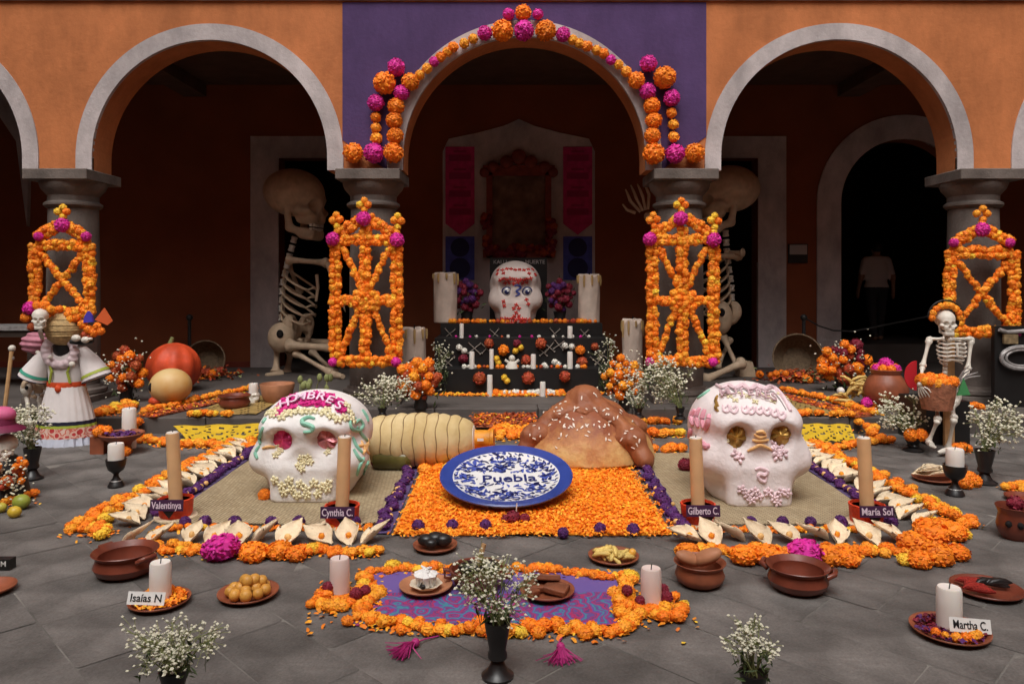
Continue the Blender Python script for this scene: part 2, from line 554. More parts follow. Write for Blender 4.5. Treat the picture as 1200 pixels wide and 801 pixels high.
# ------------------------------------------------------------------ ground of the courtyard
g = MB(); g.box((0, 10, -.5022), (80, 80, 1.0))
tag(g.build('courtyard_ground', m_mortar), kind='structure')
RY, RYC, PZ = 7.42, 7.95, 0.16      # step edges (sides, centre) and porch floor height
ground = bpy.data.objects['courtyard_ground']
WL[ground.name] = Vector((0, 0, 0))

def slab_mesh(seed, w, d):
    """one stone with slightly ragged edges, top at z = 0"""
    r = random.Random(seed)
    b = bmesh.new()
    x, y = w / 2, d / 2
    j = lambda: r.uniform(-.006, .006)
    out = []
    for (cx, cy, dx, dy) in ((-x, -y, 1, 1), (x, -y, -1, 1), (x, y, -1, -1), (-x, y, 1, -1)):
        ch = .022
        p1 = (cx + dx * ch * r.uniform(.2, 1), cy + j() * .4); p2 = (cx + j() * .4, cy + dy * ch * r.uniform(.2, 1))
        out += [p2, p1] if dx * dy > 0 else [p1, p2]
    vt = [b.verts.new((px, py, 0)) for px, py in out]
    f = b.faces.new(vt)
    bmesh.ops.inset_region(b, faces=[f], thickness=.006)
    for v in f.verts: v.co.z += r.uniform(-.001, .001)
    for v in list(b.verts):
        if v not in list(f.verts): v.co.z = -.0035
    bmesh.ops.recalc_face_normals(b, faces=b.faces)
    me = bpy.data.meshes.new('paving_slab'); b.to_mesh(me); b.free()
    me.materials.append(m_slab)
    return me
S2 = math.sqrt(2)
rs = random.Random(31)
us = [v / S2 for v in (-2.1, -1.45, -.85, -.2, .45, 1.22, 1.86, 2.32, 2.88, 3.50, 4.05, 4.58)]
while us[-1] < 14: us.append(us[-1] + rs.uniform(.36, .50))
while us[0] > -12: us.insert(0, us[0] - rs.uniform(.36, .50))
cells = []
for ua, ub in zip(us, us[1:]):
    v = -14 + rs.uniform(0, .6)
    if abs(ub - 4.05 / S2) < .01: v = -14 + .1
    while v < 9:
        ln = rs.uniform(.50, .88)
        u, vc = (ua + ub) / 2, v + ln / 2
        v += ln
        x = (u + vc) / S2; y = (u - vc) / S2
        if y > RYC + .4 or y < -4.6 or abs(x) > 9: continue
        vis = y > 2.4 and abs(x) < y * .72 + .4
        cells.append((0 if vis else 1, y, x, y, ub - ua - .0055, ln - .0055))
cells.sort()
big = MB()
for n, (nv, _, x, y, dw, dl) in enumerate(cells):
    me = slab_mesh(n, dw, dl)
    if nv == 0 and n < 296:
        link('paving_slab', me, ground, (x, y, 0), (R.uniform(-.004, .004), R.uniform(-.004, .004), PI / 4))
    else:
        big.add([v.co for v in me.vertices], [p.vertices[:] for p in me.polygons], 0, Matrix.Translation((x, y, 0)) @ Matrix.Rotation(PI / 4, 4, 'Z'))
        bpy.data.meshes.remove(me)
big.build('paving', m_slab, ground, kind='stuff', fix=False)

# ------------------------------------------------------------------ porch floor with its step
pf = MB()
pf.box((0, (RYC + .28 + 18) / 2, PZ / 2 - .2), (24, 18 - RYC - .28, PZ + .4))
pf.build('porch_floor', m_porch)
porch = bpy.data.objects['porch_floor']; porch['kind'] = 'structure'
WL[porch.name] = Vector((0, 0, 0))
def step_run(x0, x1, y0, y1):
    x = x0
    while x < x1 - .05:
        wd = min(R.uniform(.85, 1.15), x1 - x)
        if x1 - x - wd < .3: wd = x1 - x
        b = MB(); b.box((x + wd / 2, (y0 + y1) / 2, PZ / 2 - .1), (wd - .006, y1 - y0, PZ + .2 + R.uniform(-.002, .003)))
        o = b.build('step_stone', m_porch, porch)
        bv = o.modifiers.new('edge', 'BEVEL'); bv.width = .012; bv.segments = 2
        x += wd
CX0, CX1 = -1.95, 2.28
step_run(-9, CX0, RY, RYC + .275)
step_run(CX0, CX1, RYC, RYC + .275)
step_run(CX1, 9, RY, RYC + .275)

# ------------------------------------------------------------------ arcade building
bld = thing('arcade_building', 'orange plastered arcade with a purple middle and grey arch trims', 'building', (0.13, 8.6, PZ))
FY, BY = 8.4, 8.8
SPR = 2.745
ARC = [(-6.80, 1.51), (-3.379, 1.495), (0.138, 1.535), (3.655, 1.50), (7.09, 1.51)]
CZ = SPR + .14
TW = .18
TOP = 10.0
def arch_z(x, ri=None):
    for (c, ro) in ARC:
        r = ro - TW if ri is None else ro + ri
        if abs(x - c) <= r + 1e-6:
            return CZ + math.sqrt(max(0, r * r - (x - c) ** 2))
    return SPR
def wall_strip(mb, x0, x1, y, ri=None, zt=TOP, yb=None, arcs=ARC):
    """front sheet (and soffit back to yb) of a wall pierced by the arches"""
    xs = []
    for (c, ro) in arcs:
        r = ro - TW if ri is None else ro + ri
        for k in range(49):
            xs.append(c - r * math.cos(PI * k / 48))
    prof = []
    allx = sorted(set([round(v, 5) for v in xs if x0 < v < x1] + [x0, x1]))
    edges = []
    for (c, ro) in arcs:
        r = ro - TW if ri is None else ro + ri
        edges += [round(c - r, 5), round(c + r, 5)]
    for x in allx:
        if x in edges:
            left = any(abs(x - round(c - (ro - TW if ri is None else ro + ri), 5)) < 1e-5 for c, ro in arcs)
            prof += ([(x, SPR), (x, CZ)] if left else [(x, CZ), (x, SPR)])
        else:
            prof.append((x, arch_z(x, ri)))
    for (a, za), (b, zb) in zip(prof, prof[1:]):
        if b - a > 1e-6:
            mb.quad((a, y, za), (b, y, zb), (b, y, zt), (a, y, zt))
            if yb is not None:
                mb.quad((a, yb, za), (b, yb, zb), (b, yb, zt), (a, yb, zt))
        if yb is not None:
            mb.quad((a, y, za), (a, yb, za), (b, yb, zb), (b, y, zb))
    return mb
b = MB(); wall_strip(b, -9, 9.2, FY, yb=BY)
b.build('arcade_wall', m_wall, bld)
for (c, ro) in ARC:                                     # pale trim round every arch, 15 mm proud
    t = MB()
    ri = ro - TW
    out = [(c - ro, SPR)] + [(c - ro * math.cos(PI * k / 64), CZ + ro * math.sin(PI * k / 64)) for k in range(65)] + [(c + ro, SPR)]
    inn = [(c - ri, SPR)] + [(c - ri * math.cos(PI * k / 64), CZ + ri * math.sin(PI * k / 64)) for k in range(65)] + [(c + ri, SPR)]
    y0, y1 = FY - .016, FY + .03
    for i in range(len(out) - 1):
        (ax, az), (bx, bz), (cx, cz), (dx, dz) = out[i], out[i + 1], inn[i + 1], inn[i]
        t.quad((ax, y0, az), (bx, y0, bz), (cx, y0, cz), (dx, y0, dz))
        t.quad((ax, y0, az), (bx, y0, bz), (bx, y1, bz), (ax, y1, az))
        t.quad((dx, y0 , dz - .002), (cx, y0, cz - .002), (cx, y1, cz - .002), (dx, y1, dz - .002))
    t.build('arch_trim', m_trim, bld)
pnl = MB()
wall_strip(pnl, -1.895, 2.172, FY - .007, ri=.002, zt=4.62, arcs=ARC[2:3])
pnl.build('purple_wall_panel', m_purple, bld)
cn = MB(); cn.box((0.1, FY - .018, 4.70), (18.2, .045, .12)); cn.box((0.1, FY - .03, 4.79), (18.2, .07, .06))
cn.build('cornice', m_trim, bld)

# columns
def column(x, label):
    c = thing('stone_column', label, 'column', (x, 8.6, PZ), 'stone columns carrying the arches')
    b = MB(); b.box((x, 8.6, SPR - .062), (.71, .74, .118))
    o = b.build('abacus', m_stone, c); o.modifiers.new('edge', 'BEVEL').width = .008
    b = MB(); b.lathe([(.255, 2.33), (.275, 2.335), (.30, 2.36), (.30, 2.385), (.262, 2.41), (.262, 2.47), (.285, 2.50), (.325, 2.545), (.345, 2.60), (.345, SPR - .119)], (x, 8.6, 0), 36)
    b.build('capital', m_stone, c, smooth=35)
    b = MB(); b.lathe([(.268, .30), (.272, .9), (.270, 1.5), (.256, 2.331)], (x, 8.6, 0), 36)
    b.build('shaft', m_stone, c, smooth=40)
    b = MB(); b.lathe([(.33, .23), (.345, .25), (.345, .285), (.30, .30), (.29, .33)], (x, 8.6, 0), 36)
    b.box((x, 8.6, (PZ + .23) / 2), (.72, .74, .23 - PZ - .002))
    b.build('base', m_stone, c, smooth=35)
    return c
column(-5.02, 'grey stone column behind the white embroidered dress, at the left of the arcade')
column(-1.585, 'grey stone column left of the altar arch with a tall flower frame on it')
column(1.915, 'grey stone column right of the altar arch with a tall flower frame on it')
column(5.28, 'grey stone column behind the standing skeleton, at the right of the arcade')
column(-8.5, 'grey stone column outside the picture at the far left'); column(8.8, 'grey stone column outside the picture at the far right')

# back wall of the porch, openings down to the floor
BW = 11.8
OPEN = [('rect', -3.66, -2.5, 3.44), ('rect', 2.70, 3.86, 3.44), ('arch', 6.17, 1.01, 2.73)]
def back_z(x):
    for o in OPEN:
        if o[0] == 'rect' and o[1] < x < o[2]: return o[3]
        if o[0] == 'arch' and abs(x - o[1]) < o[2]: return o[3] + math.sqrt(o[2] ** 2 - (x - o[1]) ** 2)
    return PZ
xs = [-10, 10]
for o in OPEN:
    if o[0] == 'rect': xs += [o[1] - 1e-4, o[1] + 1e-4, o[2] - 1e-4, o[2] + 1e-4]
    else: xs += [o[1] - o[2] - 1e-4, o[1] + o[2] + 1e-4] + [o[1] - o[2] * math.cos(PI * k / 32) * .99999 for k in range(33)]
xs = sorted(xs)
b = MB()
for a, c in zip(xs, xs[1:]):
    za, zc = back_z(a), back_z(c)
    b.quad((a, BW, za), (c, BW, zc), (c, BW, 4.6), (a, BW, 4.6))
    b.quad((a, BW, za), (a, BW + .3, za), (c, BW + .3, zc), (c, BW, zc))
    b.quad((a, BW + .3, za), (c, BW + .3, zc), (c, BW + .3, 4.6), (a, BW + .3, 4.6))
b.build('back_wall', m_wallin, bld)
def frame_bits(mb, pts_out, pts_in, y0, y1):
    for i in range(len(pts_out) - 1):
        (ax, az), (bx, bz), (cx, cz), (dx, dz) = pts_out[i], pts_out[i + 1], pts_in[i + 1], pts_in[i]
        mb.quad((ax, y0, az), (bx, y0, bz), (cx, y0, cz), (dx, y0, dz))
        mb.quad((ax, y0, az), (bx, y0, bz), (bx, y1, bz), (ax, y1, az))
        mb.quad((dx, y0, dz), (cx, y0, cz), (cx, y1, cz), (dx, y1, dz))
for o in OPEN:
    t = MB()
    if o[0] == 'rect':
        x0, x1, zt = o[1:]
        frame_bits(t, [(x0 - .44, PZ), (x0 - .44, 3.78), (x1 + .44, 3.78), (x1 + .44, PZ)], [(x0, PZ), (x0, zt), (x1, zt), (x1, PZ)], BW - .03, BW + .05)
    else:
        c, r, cz = o[1:]
        ro = r + .375
        frame_bits(t, [(c - ro, PZ)] + [(c - ro * math.cos(PI * k / 32), cz + ro * math.sin(PI * k / 32)) for k in range(33)] + [(c + ro, PZ)],
                   [(c - r, PZ)] + [(c - r * math.cos(PI * k / 32), cz + r * math.sin(PI * k / 32)) for k in range(33)] + [(c + r, PZ)], BW - .03, BW + .05)
    t.build('door_surround', m_trim, bld)
# plain pale field of the blind doorway behind the altar, with a peaked head
t = MB()
k = 1 / FPX * BW
def bx(px): return (px - 600) * k
def bz(py): return CAMZ - (py - HOR) * k
hd = [(519, 440), (519, 178), (526, 163), (560, 156), (590, 148), (608, 140), (626, 148), (656, 156), (690, 163), (697, 178), (697, 440)]
t.poly([(bx(x), BW - .03, max(PZ, bz(y))) for x, y in hd], .028, (0, -1, 0))
t.build('blind_doorway', m_trim, bld)
# porch ceiling, end walls, dark rooms behind the openings
b = MB(); b.box((0, 10.3, 4.74), (20, 3.4, .3))
b.build('porch_ceiling', m_ceil, bld)
for x in (-4.97, -1.62, 1.9, 5.28):
    b = MB(); b.box((x, 10.3, 4.5), (.35, 2.96, .2)); b.build('ceiling_beam', m_ceil, bld)
for x in (-9.6, 9.8):
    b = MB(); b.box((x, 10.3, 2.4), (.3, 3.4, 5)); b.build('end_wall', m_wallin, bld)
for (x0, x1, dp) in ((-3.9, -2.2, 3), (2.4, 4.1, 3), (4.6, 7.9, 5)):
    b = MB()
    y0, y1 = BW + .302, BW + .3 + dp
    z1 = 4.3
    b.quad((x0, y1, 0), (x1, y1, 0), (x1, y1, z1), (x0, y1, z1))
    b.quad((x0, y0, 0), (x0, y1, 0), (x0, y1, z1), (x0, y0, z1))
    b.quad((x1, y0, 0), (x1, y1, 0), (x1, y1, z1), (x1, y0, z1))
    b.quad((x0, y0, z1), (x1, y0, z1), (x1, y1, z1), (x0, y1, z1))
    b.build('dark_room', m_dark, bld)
b = MB(); b.box((6.2, 14.6, PZ + .15), (3.0, 4.2, .30)); b.build('passage_steps', m_porch, bld)
# pale springers of the cross vault that show beside the outer arches
for (px, tip, s) in ((10, 265, 1), (1190, 250, -1)):
    b = MB()
    for (xa, za, xb, zb, y) in ((0, 0, 0, 0, 11.72),):
        c = pp(px, 120, 11.7)
        tipz = pp(px, tip, 11.7).z
        b.poly([(c.x - s * 1.2, 11.72, c.z + .5), (c.x - s * .3, 11.72, c.z), (c.x + s * .1, 11.72, c.z - .6), (c.x + s * .27, 11.72, tipz), (c.x + s * .33, 11.72, c.z + .2), (c.x + s * .33, 11.72, c.z + .5)], .15, (0, -1, 0))
    b.build('vault_springer', m_trim, bld)
# dado stripe at the foot of the back wall
for (x0, x1) in ((-9.4, -4.12), (-2.05, -1.12), (1.32, 2.25), (4.31, 4.77)):
    b = MB(); b.box(((x0 + x1) / 2, BW - .008, PZ + .045), (x1 - x0, .016, .09)); b.build('dado', m_dado, bld)

# unseen wings added round the courtyard, sized to keep sky light off the porch
WH = 10.8
def wing(name, label, x0, x1, y0, y1, axis):
    t = thing(name, label, 'building', ((x0 + x1) / 2, (y0 + y1) / 2, 0))
    b = MB(); b.box(((x0 + x1) / 2, (y0 + y1) / 2, WH / 2), (x1 - x0, y1 - y0, WH)); b.build('wall', m_wall, t)
    for i in range(4):
        for (cz, hh, ww) in ((1.4, 2.8, 1.9), (5.6, 2.3, 1.2), (9.6, 2.3, 1.2)):
            d = MB()
            if axis == 'x':
                d.box((x0 + (x1 - x0) * (i + .5) / 4, y1 + .005, cz), (ww, .03, hh))
            else:
                d.box((x1 if x1 < 0 else x0, y0 + (y1 - y0) * (i + .5) / 4, cz), (.03, ww, hh))
            d.build('opening', m_dark, t)
wing('shading_wing', 'orange courtyard wing behind the camera, outside the picture, added to shade the porch', -9.4, 9.4, -6.2, -5.0, 'x')
wing('shading_wing', 'orange courtyard wing closing the left side, outside the picture, added to shade the porch', -10.4, -9.4, -5.0, 8.2, 'y')
wing('shading_wing', 'orange courtyard wing closing the right side, outside the picture, added to shade the porch', 9.4, 10.4, -5.0, 8.2, 'y')

# small information plaque beside the right doorway
p = pp(935, 297, BW - .03)
t = thing('wall_plaque', 'small framed notice on the wall beside the arched doorway', 'plaque', p)
b = MB(); b.box(p, (.30, .03, .30)); b.build('board', m_black, t)
b = MB(); b.box(p + Vector((0, -.018, .06)), (.27, .012, .15)); b.build('notice', M('notice_grey', (.35, .31, .29), .7), t)

# ------------------------------------------------------------------ pompom garland on the middle arch
GD = FY - .05
gar = thing('flower_garland', 'garland of orange and magenta paper pompoms following the middle arch', 'garland', (0.138, FY - .1, SPR))
GL = [(413.7, 179, 12.5, 'o'), (438, 179.5, 12.5, 'p'), (461, 179, 12.5, 'o'), (463, 159, 10.5, 'o'), (462, 141, 10.5, 'o'), (464, 124.5, 10.5, 'o'),
      (470.5, 109, 10, 'p'), (481, 96, 11, 'o'), (441, 162, 7.5, 'y'), (440.5, 150, 6.8, 'y'), (440.5, 137.5, 6.8, 'o'), (440.5, 120.5, 10.5, 'p'),
      (450.7, 97.5, 14, 'o'), (464.5, 79, 11, 'p'), (492, 88, 6.5, 'y'), (500.5, 80.5, 6.7, 'y'), (508.7, 72.5, 6.7, 'p'), (516, 67, 6.7, 'o'),
      (524, 61, 6.5, 'y'), (531, 55.5, 7, 'o'), (544, 51, 6.5, 'y'), (554.5, 45.7, 6.5, 'y'), (568, 39, 9.2, 'p'), (588.7, 36, 13.5, 'o'), (596, 17, 7.5, 'p'),
      (613, 15, 10, 'o'), (630.5, 17, 7, 'p'), (614, 36, 12.5, 'p'), (639.5, 36, 13, 'o'), (660, 40.5, 9.2, 'p'), (671, 47, 6.5, 'y'), (679, 51, 6.5, 'y'),
      (688, 54.5, 7, 'o'), (699, 59, 6.5, 'y'), (707.5, 63, 6.7, 'o'), (716, 70.5, 6.7, 'p'), (725, 76, 6.3, 'y'), (734, 84, 7, 'y'), (746, 94, 10.5, 'o'),
      (759, 107.5, 10.5, 'p'), (764, 124, 10.5, 'o'), (766, 141, 10.5, 'o'), (764.5, 159, 10.5, 'o'), (766, 180, 13.7, 'o'), (791, 180, 12, 'p'),
      (814, 179.5, 12.5, 'o'), (789.5, 160.5, 7, 'y'), (789, 146, 6.8, 'y'), (787, 132.5, 6.8, 'o'), (787, 115, 10.5, 'p'), (779, 91, 14.2, 'o'), (760, 74.5, 10.5, 'p')]
for (x, y, r, c) in GL:
    rad = r * GD / FPX
    p = pp(x, y, GD - rad * .55)
    col = {'o': 'orange', 'p': 'pink', 'y': 'amber'}[c]
    link({'p': 'pink_pompom'}.get(c, 'orange_pompom'), pom_mesh(col, 'hi' if r > 8 else 'md'), gar, p, rrot(), rad * .98)

# ------------------------------------------------------------------ flower frames on the columns
PD = 8.12
def px_line(a, b, step, d):
    a = pp(*a, d); b = pp(*b, d)
    n = max(2, int((b - a).length / step))
    return [a.lerp(b, i / n) for i in range(n + 1)]
def flower_frame(label, cx, bars, fin, pinks, d=PD, wide=1.0):
    """bars: list of ((x,y),(x,y),width px)"""
    k = d / FPX
    t = thing('marigold_trellis', label, 'flower frame', pp(cx, 430, d), 'marigold flower frames on the columns')
    for (a, b, wd) in bars:
        lath = MB(); lath.tube([pp(*a, d + .045), pp(*b, d + .045)], .016, 4)
        lath.build('lath', m_wax, t)
        m = MB()
        A, B = pp(*a, d), pp(*b, d)
        dr = (B - A).normalized(); side = Vector((dr.z, 0, -dr.x))
        step = .034 * 1.05
        n = max(2, int((B - A).length / step))
        w2 = wd * k / 2
        pts = []
        for i in range(n + 1):
            p = A.lerp(B, i / n)
            if wd > 8:
                for s in (-1, 1):
                    pts.append(p + side * s * w2 * .52 + Vector((R.uniform(-.01, .01), R.uniform(-.02, .012), R.uniform(-.012, .012))))
            else:
                pts.append(p + side * R.uniform(-.35, .35) * w2 + Vector((0, R.uniform(-.015, .01), 0)))
                pts.append(p.lerp(B, .5 / max(1, n - i)) + side * R.uniform(-.5, .5) * w2 + Vector((0, R.uniform(-.015, .01), 0)))
        add_poms(m, pts, .042 if wd > 8 else .036, 'lo', .22, (0, 1, 2), (6, 5, .35))
        m.build('marigold_strand', OAY, t, kind='stuff', fix=False)
    for (x, y, r) in fin:
        link('marigold', pom_mesh(R.choice(['amber', 'orange', 'yellow']), 'md'), t, pp(x, y, d - .01), rrot(), r * k)
    for (x, y, r) in pinks:
        link('pink_pompom', pom_mesh('pink', 'hi'), t, pp(x, y, d - .045), rrot(), r * k)
    return t
def tall(label, ox, mir):
    X = lambda x: ox + (x - 428) * mir
    bars = [((X(393), 283), (X(393), 423), 12), ((X(465), 283), (X(465), 423), 12), ((X(428), 268), (X(428), 423), 12),
            ((X(400), 281), (X(458), 281), 11), ((X(400), 352), (X(458), 352), 10), ((X(398), 423), (X(460), 423), 10),
            ((X(402), 291), (X(426), 342), 7), ((X(456), 291), (X(431), 342), 7), ((X(421), 360), (X(399), 416), 7), ((X(437), 360), (X(459), 416), 7),
            ((X(400), 272), (X(423), 257), 10), ((X(458), 272), (X(434), 257), 10), ((X(417), 347), (X(441), 347), 12), ((X(417), 357), (X(441), 357), 12)]
    fin = [(X(390), 258, 5), (X(398), 257, 5), (X(394), 252, 4.5), (X(395), 265, 4.5), (X(395), 271, 4.5), (X(462), 258, 5), (X(470), 259, 5), (X(466), 253, 4.5), (X(466), 266, 4.5), (X(465), 272, 4.5),
           (X(422), 240, 5), (X(431), 240, 5), (X(427), 235, 4.5), (X(427), 246, 4.5)]
    pk = [(X(390), 280, 8.5), (X(465), 281, 9), (X(426), 256, 9), (X(390), 424, 5.5), (X(464), 424, 6)]
    return flower_frame(label, X(428), bars, fin, pk)
tall('tall marigold frame with crossed bars on the column left of the altar', 428, 1)
tall('tall marigold frame with crossed bars on the column right of the altar', 799.5, 1)
def short(label, ox, mir, sc, y0, low):
    X = lambda x: ox + (x - 73) * mir * sc
    Y = lambda y: y0 + (y - 258) * sc
    bars = [((X(41), Y(288)), (X(41), Y(365)), 12), ((X(105), Y(288)), (X(105), Y(365)), 12), ((X(46), Y(287)), (X(100), Y(287)), 13),
            ((X(49), Y(298)), (X(99), Y(359)), 8), ((X(97), Y(298)), (X(49), Y(359)), 8), ((X(46), Y(277)), (X(66), Y(265)), 11), ((X(100), Y(277)), (X(80), Y(265)), 11),
            ((X(46), Y(366)), (X(100), Y(366)), 11)]
    fin = [(X(68), Y(248), 4.8), (X(78), Y(248), 4.8), (X(74), Y(243), 4.5), (X(74), Y(254), 4.5), (X(73), Y(258), 4.5)]
    pk = [(X(73), Y(264), 9), (X(45), Y(277), 5.5), (X(101), Y(277), 6)] + ([(X(108), Y(368), 6)] if low else [])
    return flower_frame(label, X(73), bars, fin, pk)
short('small marigold frame with one cross on the far left column above the white dress', 73, 1, 1.0, 258, False)
short('small marigold frame with one cross on the far right column behind the skeleton', 1150.5, 1, 1.17, 262, True)

# ------------------------------------------------------------------ skulls
def skull_sdf(X, Y, Z, jaw=1.0):
    d = ell(X, Y, Z, (0, .10, .60), (.52, .52, .42))
    d = sm(d, rbox(X, Y, Z, (0, -.10, .62), (.42, .34, .28), .2), .10)
    for s in (-1, 1):
        d = sm(d, ell(X, Y, Z, (s * .36, -.20, .37), (.18, .23, .17)), .12)
        d = sm(d, ell(X, Y, Z, (s * .20, -.36, .71), (.17, .13, .09)), .10)
    d = sm(d, rbox(X, Y, Z, (0, -.20, .17), (.30 * jaw, .27, .22), .09), .13)
    d = sm(d, rbox(X, Y, Z, (0, .15, .2), (.40, .40, .22), .14), .12)
    for s in (-1, 1):
        d = smax(d, -ell(X, Y, Z, (s * .195, -.54, .585), (.135, .20, .145)), .04)
    d = smax(d, -ell(X, Y, Z, (0, -.555, .42), (.085, .10, .10)), .05)
    d = np.maximum(d, -Z)
    return d

_sk = snets(skull_sdf, (-.62, -.62, -.03), (.62, .72, 1.1), 84)

class Proj:
    """finds points of a placed surface along the lines of sight of the camera"""
    def __init__(s, objs):
        V = []; F = []
        for o in objs:
            n = len(V)
            mw = Matrix.Translation(WL[o.name]) @ o.matrix_basis.to_3x3().to_4x4()
            V += [mw @ v.co for v in o.data.vertices]
            F += [[i + n for i in p.vertices] for p in o.data.polygons]
        s.t = BVHTree.FromPolygons(V, F)
    def __call__(s, px, py, off=0.0):
        d = Vector(((px - 600) / FPX, 1, -(py - HOR) / FPX)).normalized()
        p, n, i, q = s.t.ray_cast(Vector((0, 0, CAMZ)), d)
        if p is None: return None, None
        if n.dot(d) > 0: n = -n
        return p + n * off, n

def rope(mb, pj, pts, r, off=None, mi=0, closed=False):
    """icing line squeezed along surface points given in picture coordinates"""
    P = []
    for (a, b) in zip(pts, pts[1:] + ([pts[0]] if closed else [])) if len(pts) > 1 else []:
        n = max(1, int(math.hypot(a[0] - b[0], a[1] - b[1]) / 2))
        for i in range(n):
            q = (a[0] + (b[0] - a[0]) * i / n, a[1] + (b[1] - a[1]) * i / n)
            p, nn = pj(*q, off if off is not None else r * .4)
            if p is not None: P.append(p)
    p, nn = pj(*pts[-1], off if off is not None else r * .4)
    if p is not None: P.append(p)
    if len(P) > 1:
        n = len(P)
        mb.tube(P, [r * (.55 + .45 * math.sin(PI * (i + .5) / n)) for i in range(n)], 7, mi)

def ropes(name, mat, parent, pj, lists, r):
    for pts in lists:
        b = MB(); rope(b, pj, smooth_path(pts), r)
        if b.V: b.build(name, mat, parent, smooth=True)

def icing_flower(mb, pj, px, py, r, petals=5, mi=0):
    r *= 1.25
    p, n = pj(px, py, r * .25)
    if p is None: return
    q = n.to_track_quat('Z', 'Y').to_matrix().to_4x4()
    a0 = R.uniform(0, 6)
    for k in range(petals):
        a = a0 + k * 2 * PI / petals
        m = Matrix.Translation(p) @ q @ Matrix.Translation((math.cos(a) * r * .62, math.sin(a) * r * .62, 0)) @ Euler((R.uniform(-.4, .4), R.uniform(-.4, .4), a)).to_matrix().to_4x4()
        mb.ball((0, 0, 0), (r * .5, r * .36, r * .28), 6, 4, mi, m)
    mb.ball(p + n * r * .2, r * .28, 6, 4, mi)

def smooth_path(pts, n=6):
    """Catmull-Rom through picture points"""
    out = []
    P = [pts[0]] + list(pts) + [pts[-1]]
    for i in range(1, len(P) - 2):
        for k in range(n):
            t = k / n
            o = []
            for c in (0, 1):
                a, b, cc, d = P[i - 1][c], P[i][c], P[i + 1][c], P[i + 2][c]
                o.append(.5 * (2 * b + (cc - a) * t + (2 * a - 5 * b + 4 * cc - d) * t * t + (3 * b - a - 3 * cc + d) * t ** 3))
            out.append(tuple(o))
    out.append(pts[-1])
    return out

def eye_disc(skull, pj, px, py, rx, rz, mat):
    rx *= 1.34; rz *= 1.42
    p, n = pj(px, py, 0)
    b = MB()
    n = Vector((0, -1, 0)).lerp(n, .3).normalized()
    q = n.to_track_quat('Z', 'Y').to_matrix().to_4x4()
    V = [Vector((0, 0, .012))]; F = []
    for ring in (.5, 1):
        for k in range(18):
            a = 2 * PI * k / 18
            V.append(Vector((rx * ring * math.cos(a), rz * ring * math.sin(a), R.uniform(-.02, .02) if ring < 1 else -.02 + R.uniform(-.008, .008))))
    for k in range(18):
        F.append((0, 1 + k, 1 + (k + 1) % 18)); F.append((1 + k, 19 + k, 19 + (k + 1) % 18, 1 + (k + 1) % 18))
    b.add(V, F, 0, Matrix.Translation(p + n * .045) @ q)
    b.build('eye_foil', mat, skull, smooth=False)

def sugar_skull(label, loc, sx, sz, jaw_mat, V=None):
    t = thing('sugar_skull', label, 'skull', loc)
    P, F = _sk
    me = mesh_of('head', P * np.array([sx, sx, sz]), F, jaw_mat, smooth=True)
    o = link('head', me, t, loc)
    return t, o

# --- the skull of the men, on the left mat
SKL = Vector((-1.42, 5.42, .012))
sk, hd = sugar_skull('white sugar skull with mint swirls, cream icing flowers and the word HOMBRES', SKL, .765, .685, m_plaster)
pj = Proj([hd])
eye_disc(sk, pj, 335, 512, .066, .066, m_foilp)
eye_disc(sk, pj, 386, 512, .070, .066, m_foilr)
b = MB()
for (x, y) in [(321, 487), (330, 489), (340, 485), (349, 483), (358, 482), (368, 482), (378, 484), (388, 487), (396, 491), (404, 490), (409, 483), (412, 491), (325, 481), (405, 475), (316, 483), (335, 484), (383, 482)]:
    icing_flower(b, pj, x + R.uniform(-1, 1), y + R.uniform(-1, 1), .029, 5)
for (x, y) in [(322, 563), (330, 570), (338, 562), (343, 572), (352, 566), (361, 571), (369, 566), (378, 570), (386, 564), (334, 577), (347, 579), (360, 580), (372, 578), (383, 572)]:
    icing_flower(b, pj, x + R.uniform(-2, 2), y + R.uniform(-2, 2), .026, 5)
for (x, y) in [(353, 536), (361, 535), (357, 542), (350, 545), (364, 541), (354, 549), (328, 529), (323, 533), (331, 524), (326, 522), (336, 521), (382, 517), (388, 524), (384, 530), (390, 518), (386, 512)]:
    icing_flower(b, pj, x, y, .021, 5)
b.build('cream_icing', m_cream, sk, kind='stuff', fix=False, smooth=True)
S = ([(369, 491), (362, 489), (355, 492), (355, 496), (362, 498), (367, 501), (364, 505), (356, 506)])
ropes('mint_icing', m_mint, sk, pj, [S], .016)
ropes('mint_icing', m_mint, sk, pj, ([(416, 490), (410, 494), (412, 502), (420, 504), (425, 498), (421, 492), (416, 496)], [(413, 512), (417, 522), (424, 530)], [(414, 526), (420, 536), (426, 540)], [(418, 500), (424, 510), (430, 516)],
            [(424, 480), (429, 488), (431, 494)], [(418, 556), (421, 546), (426, 536)], [(424, 560), (427, 549), (431, 540)], [(309, 500), (305, 512), (306, 520)], [(305, 522), (300, 530), (302, 537)], [(312, 490), (308, 496)]), .013)
ropes('peach_icing', m_peach, sk, pj, ([(423, 516), (427, 526), (433, 532)], [(420, 522), (428, 522), (434, 518)], [(425, 532), (429, 524), (431, 514)], [(308, 525), (315, 523), (322, 524)]), .011)
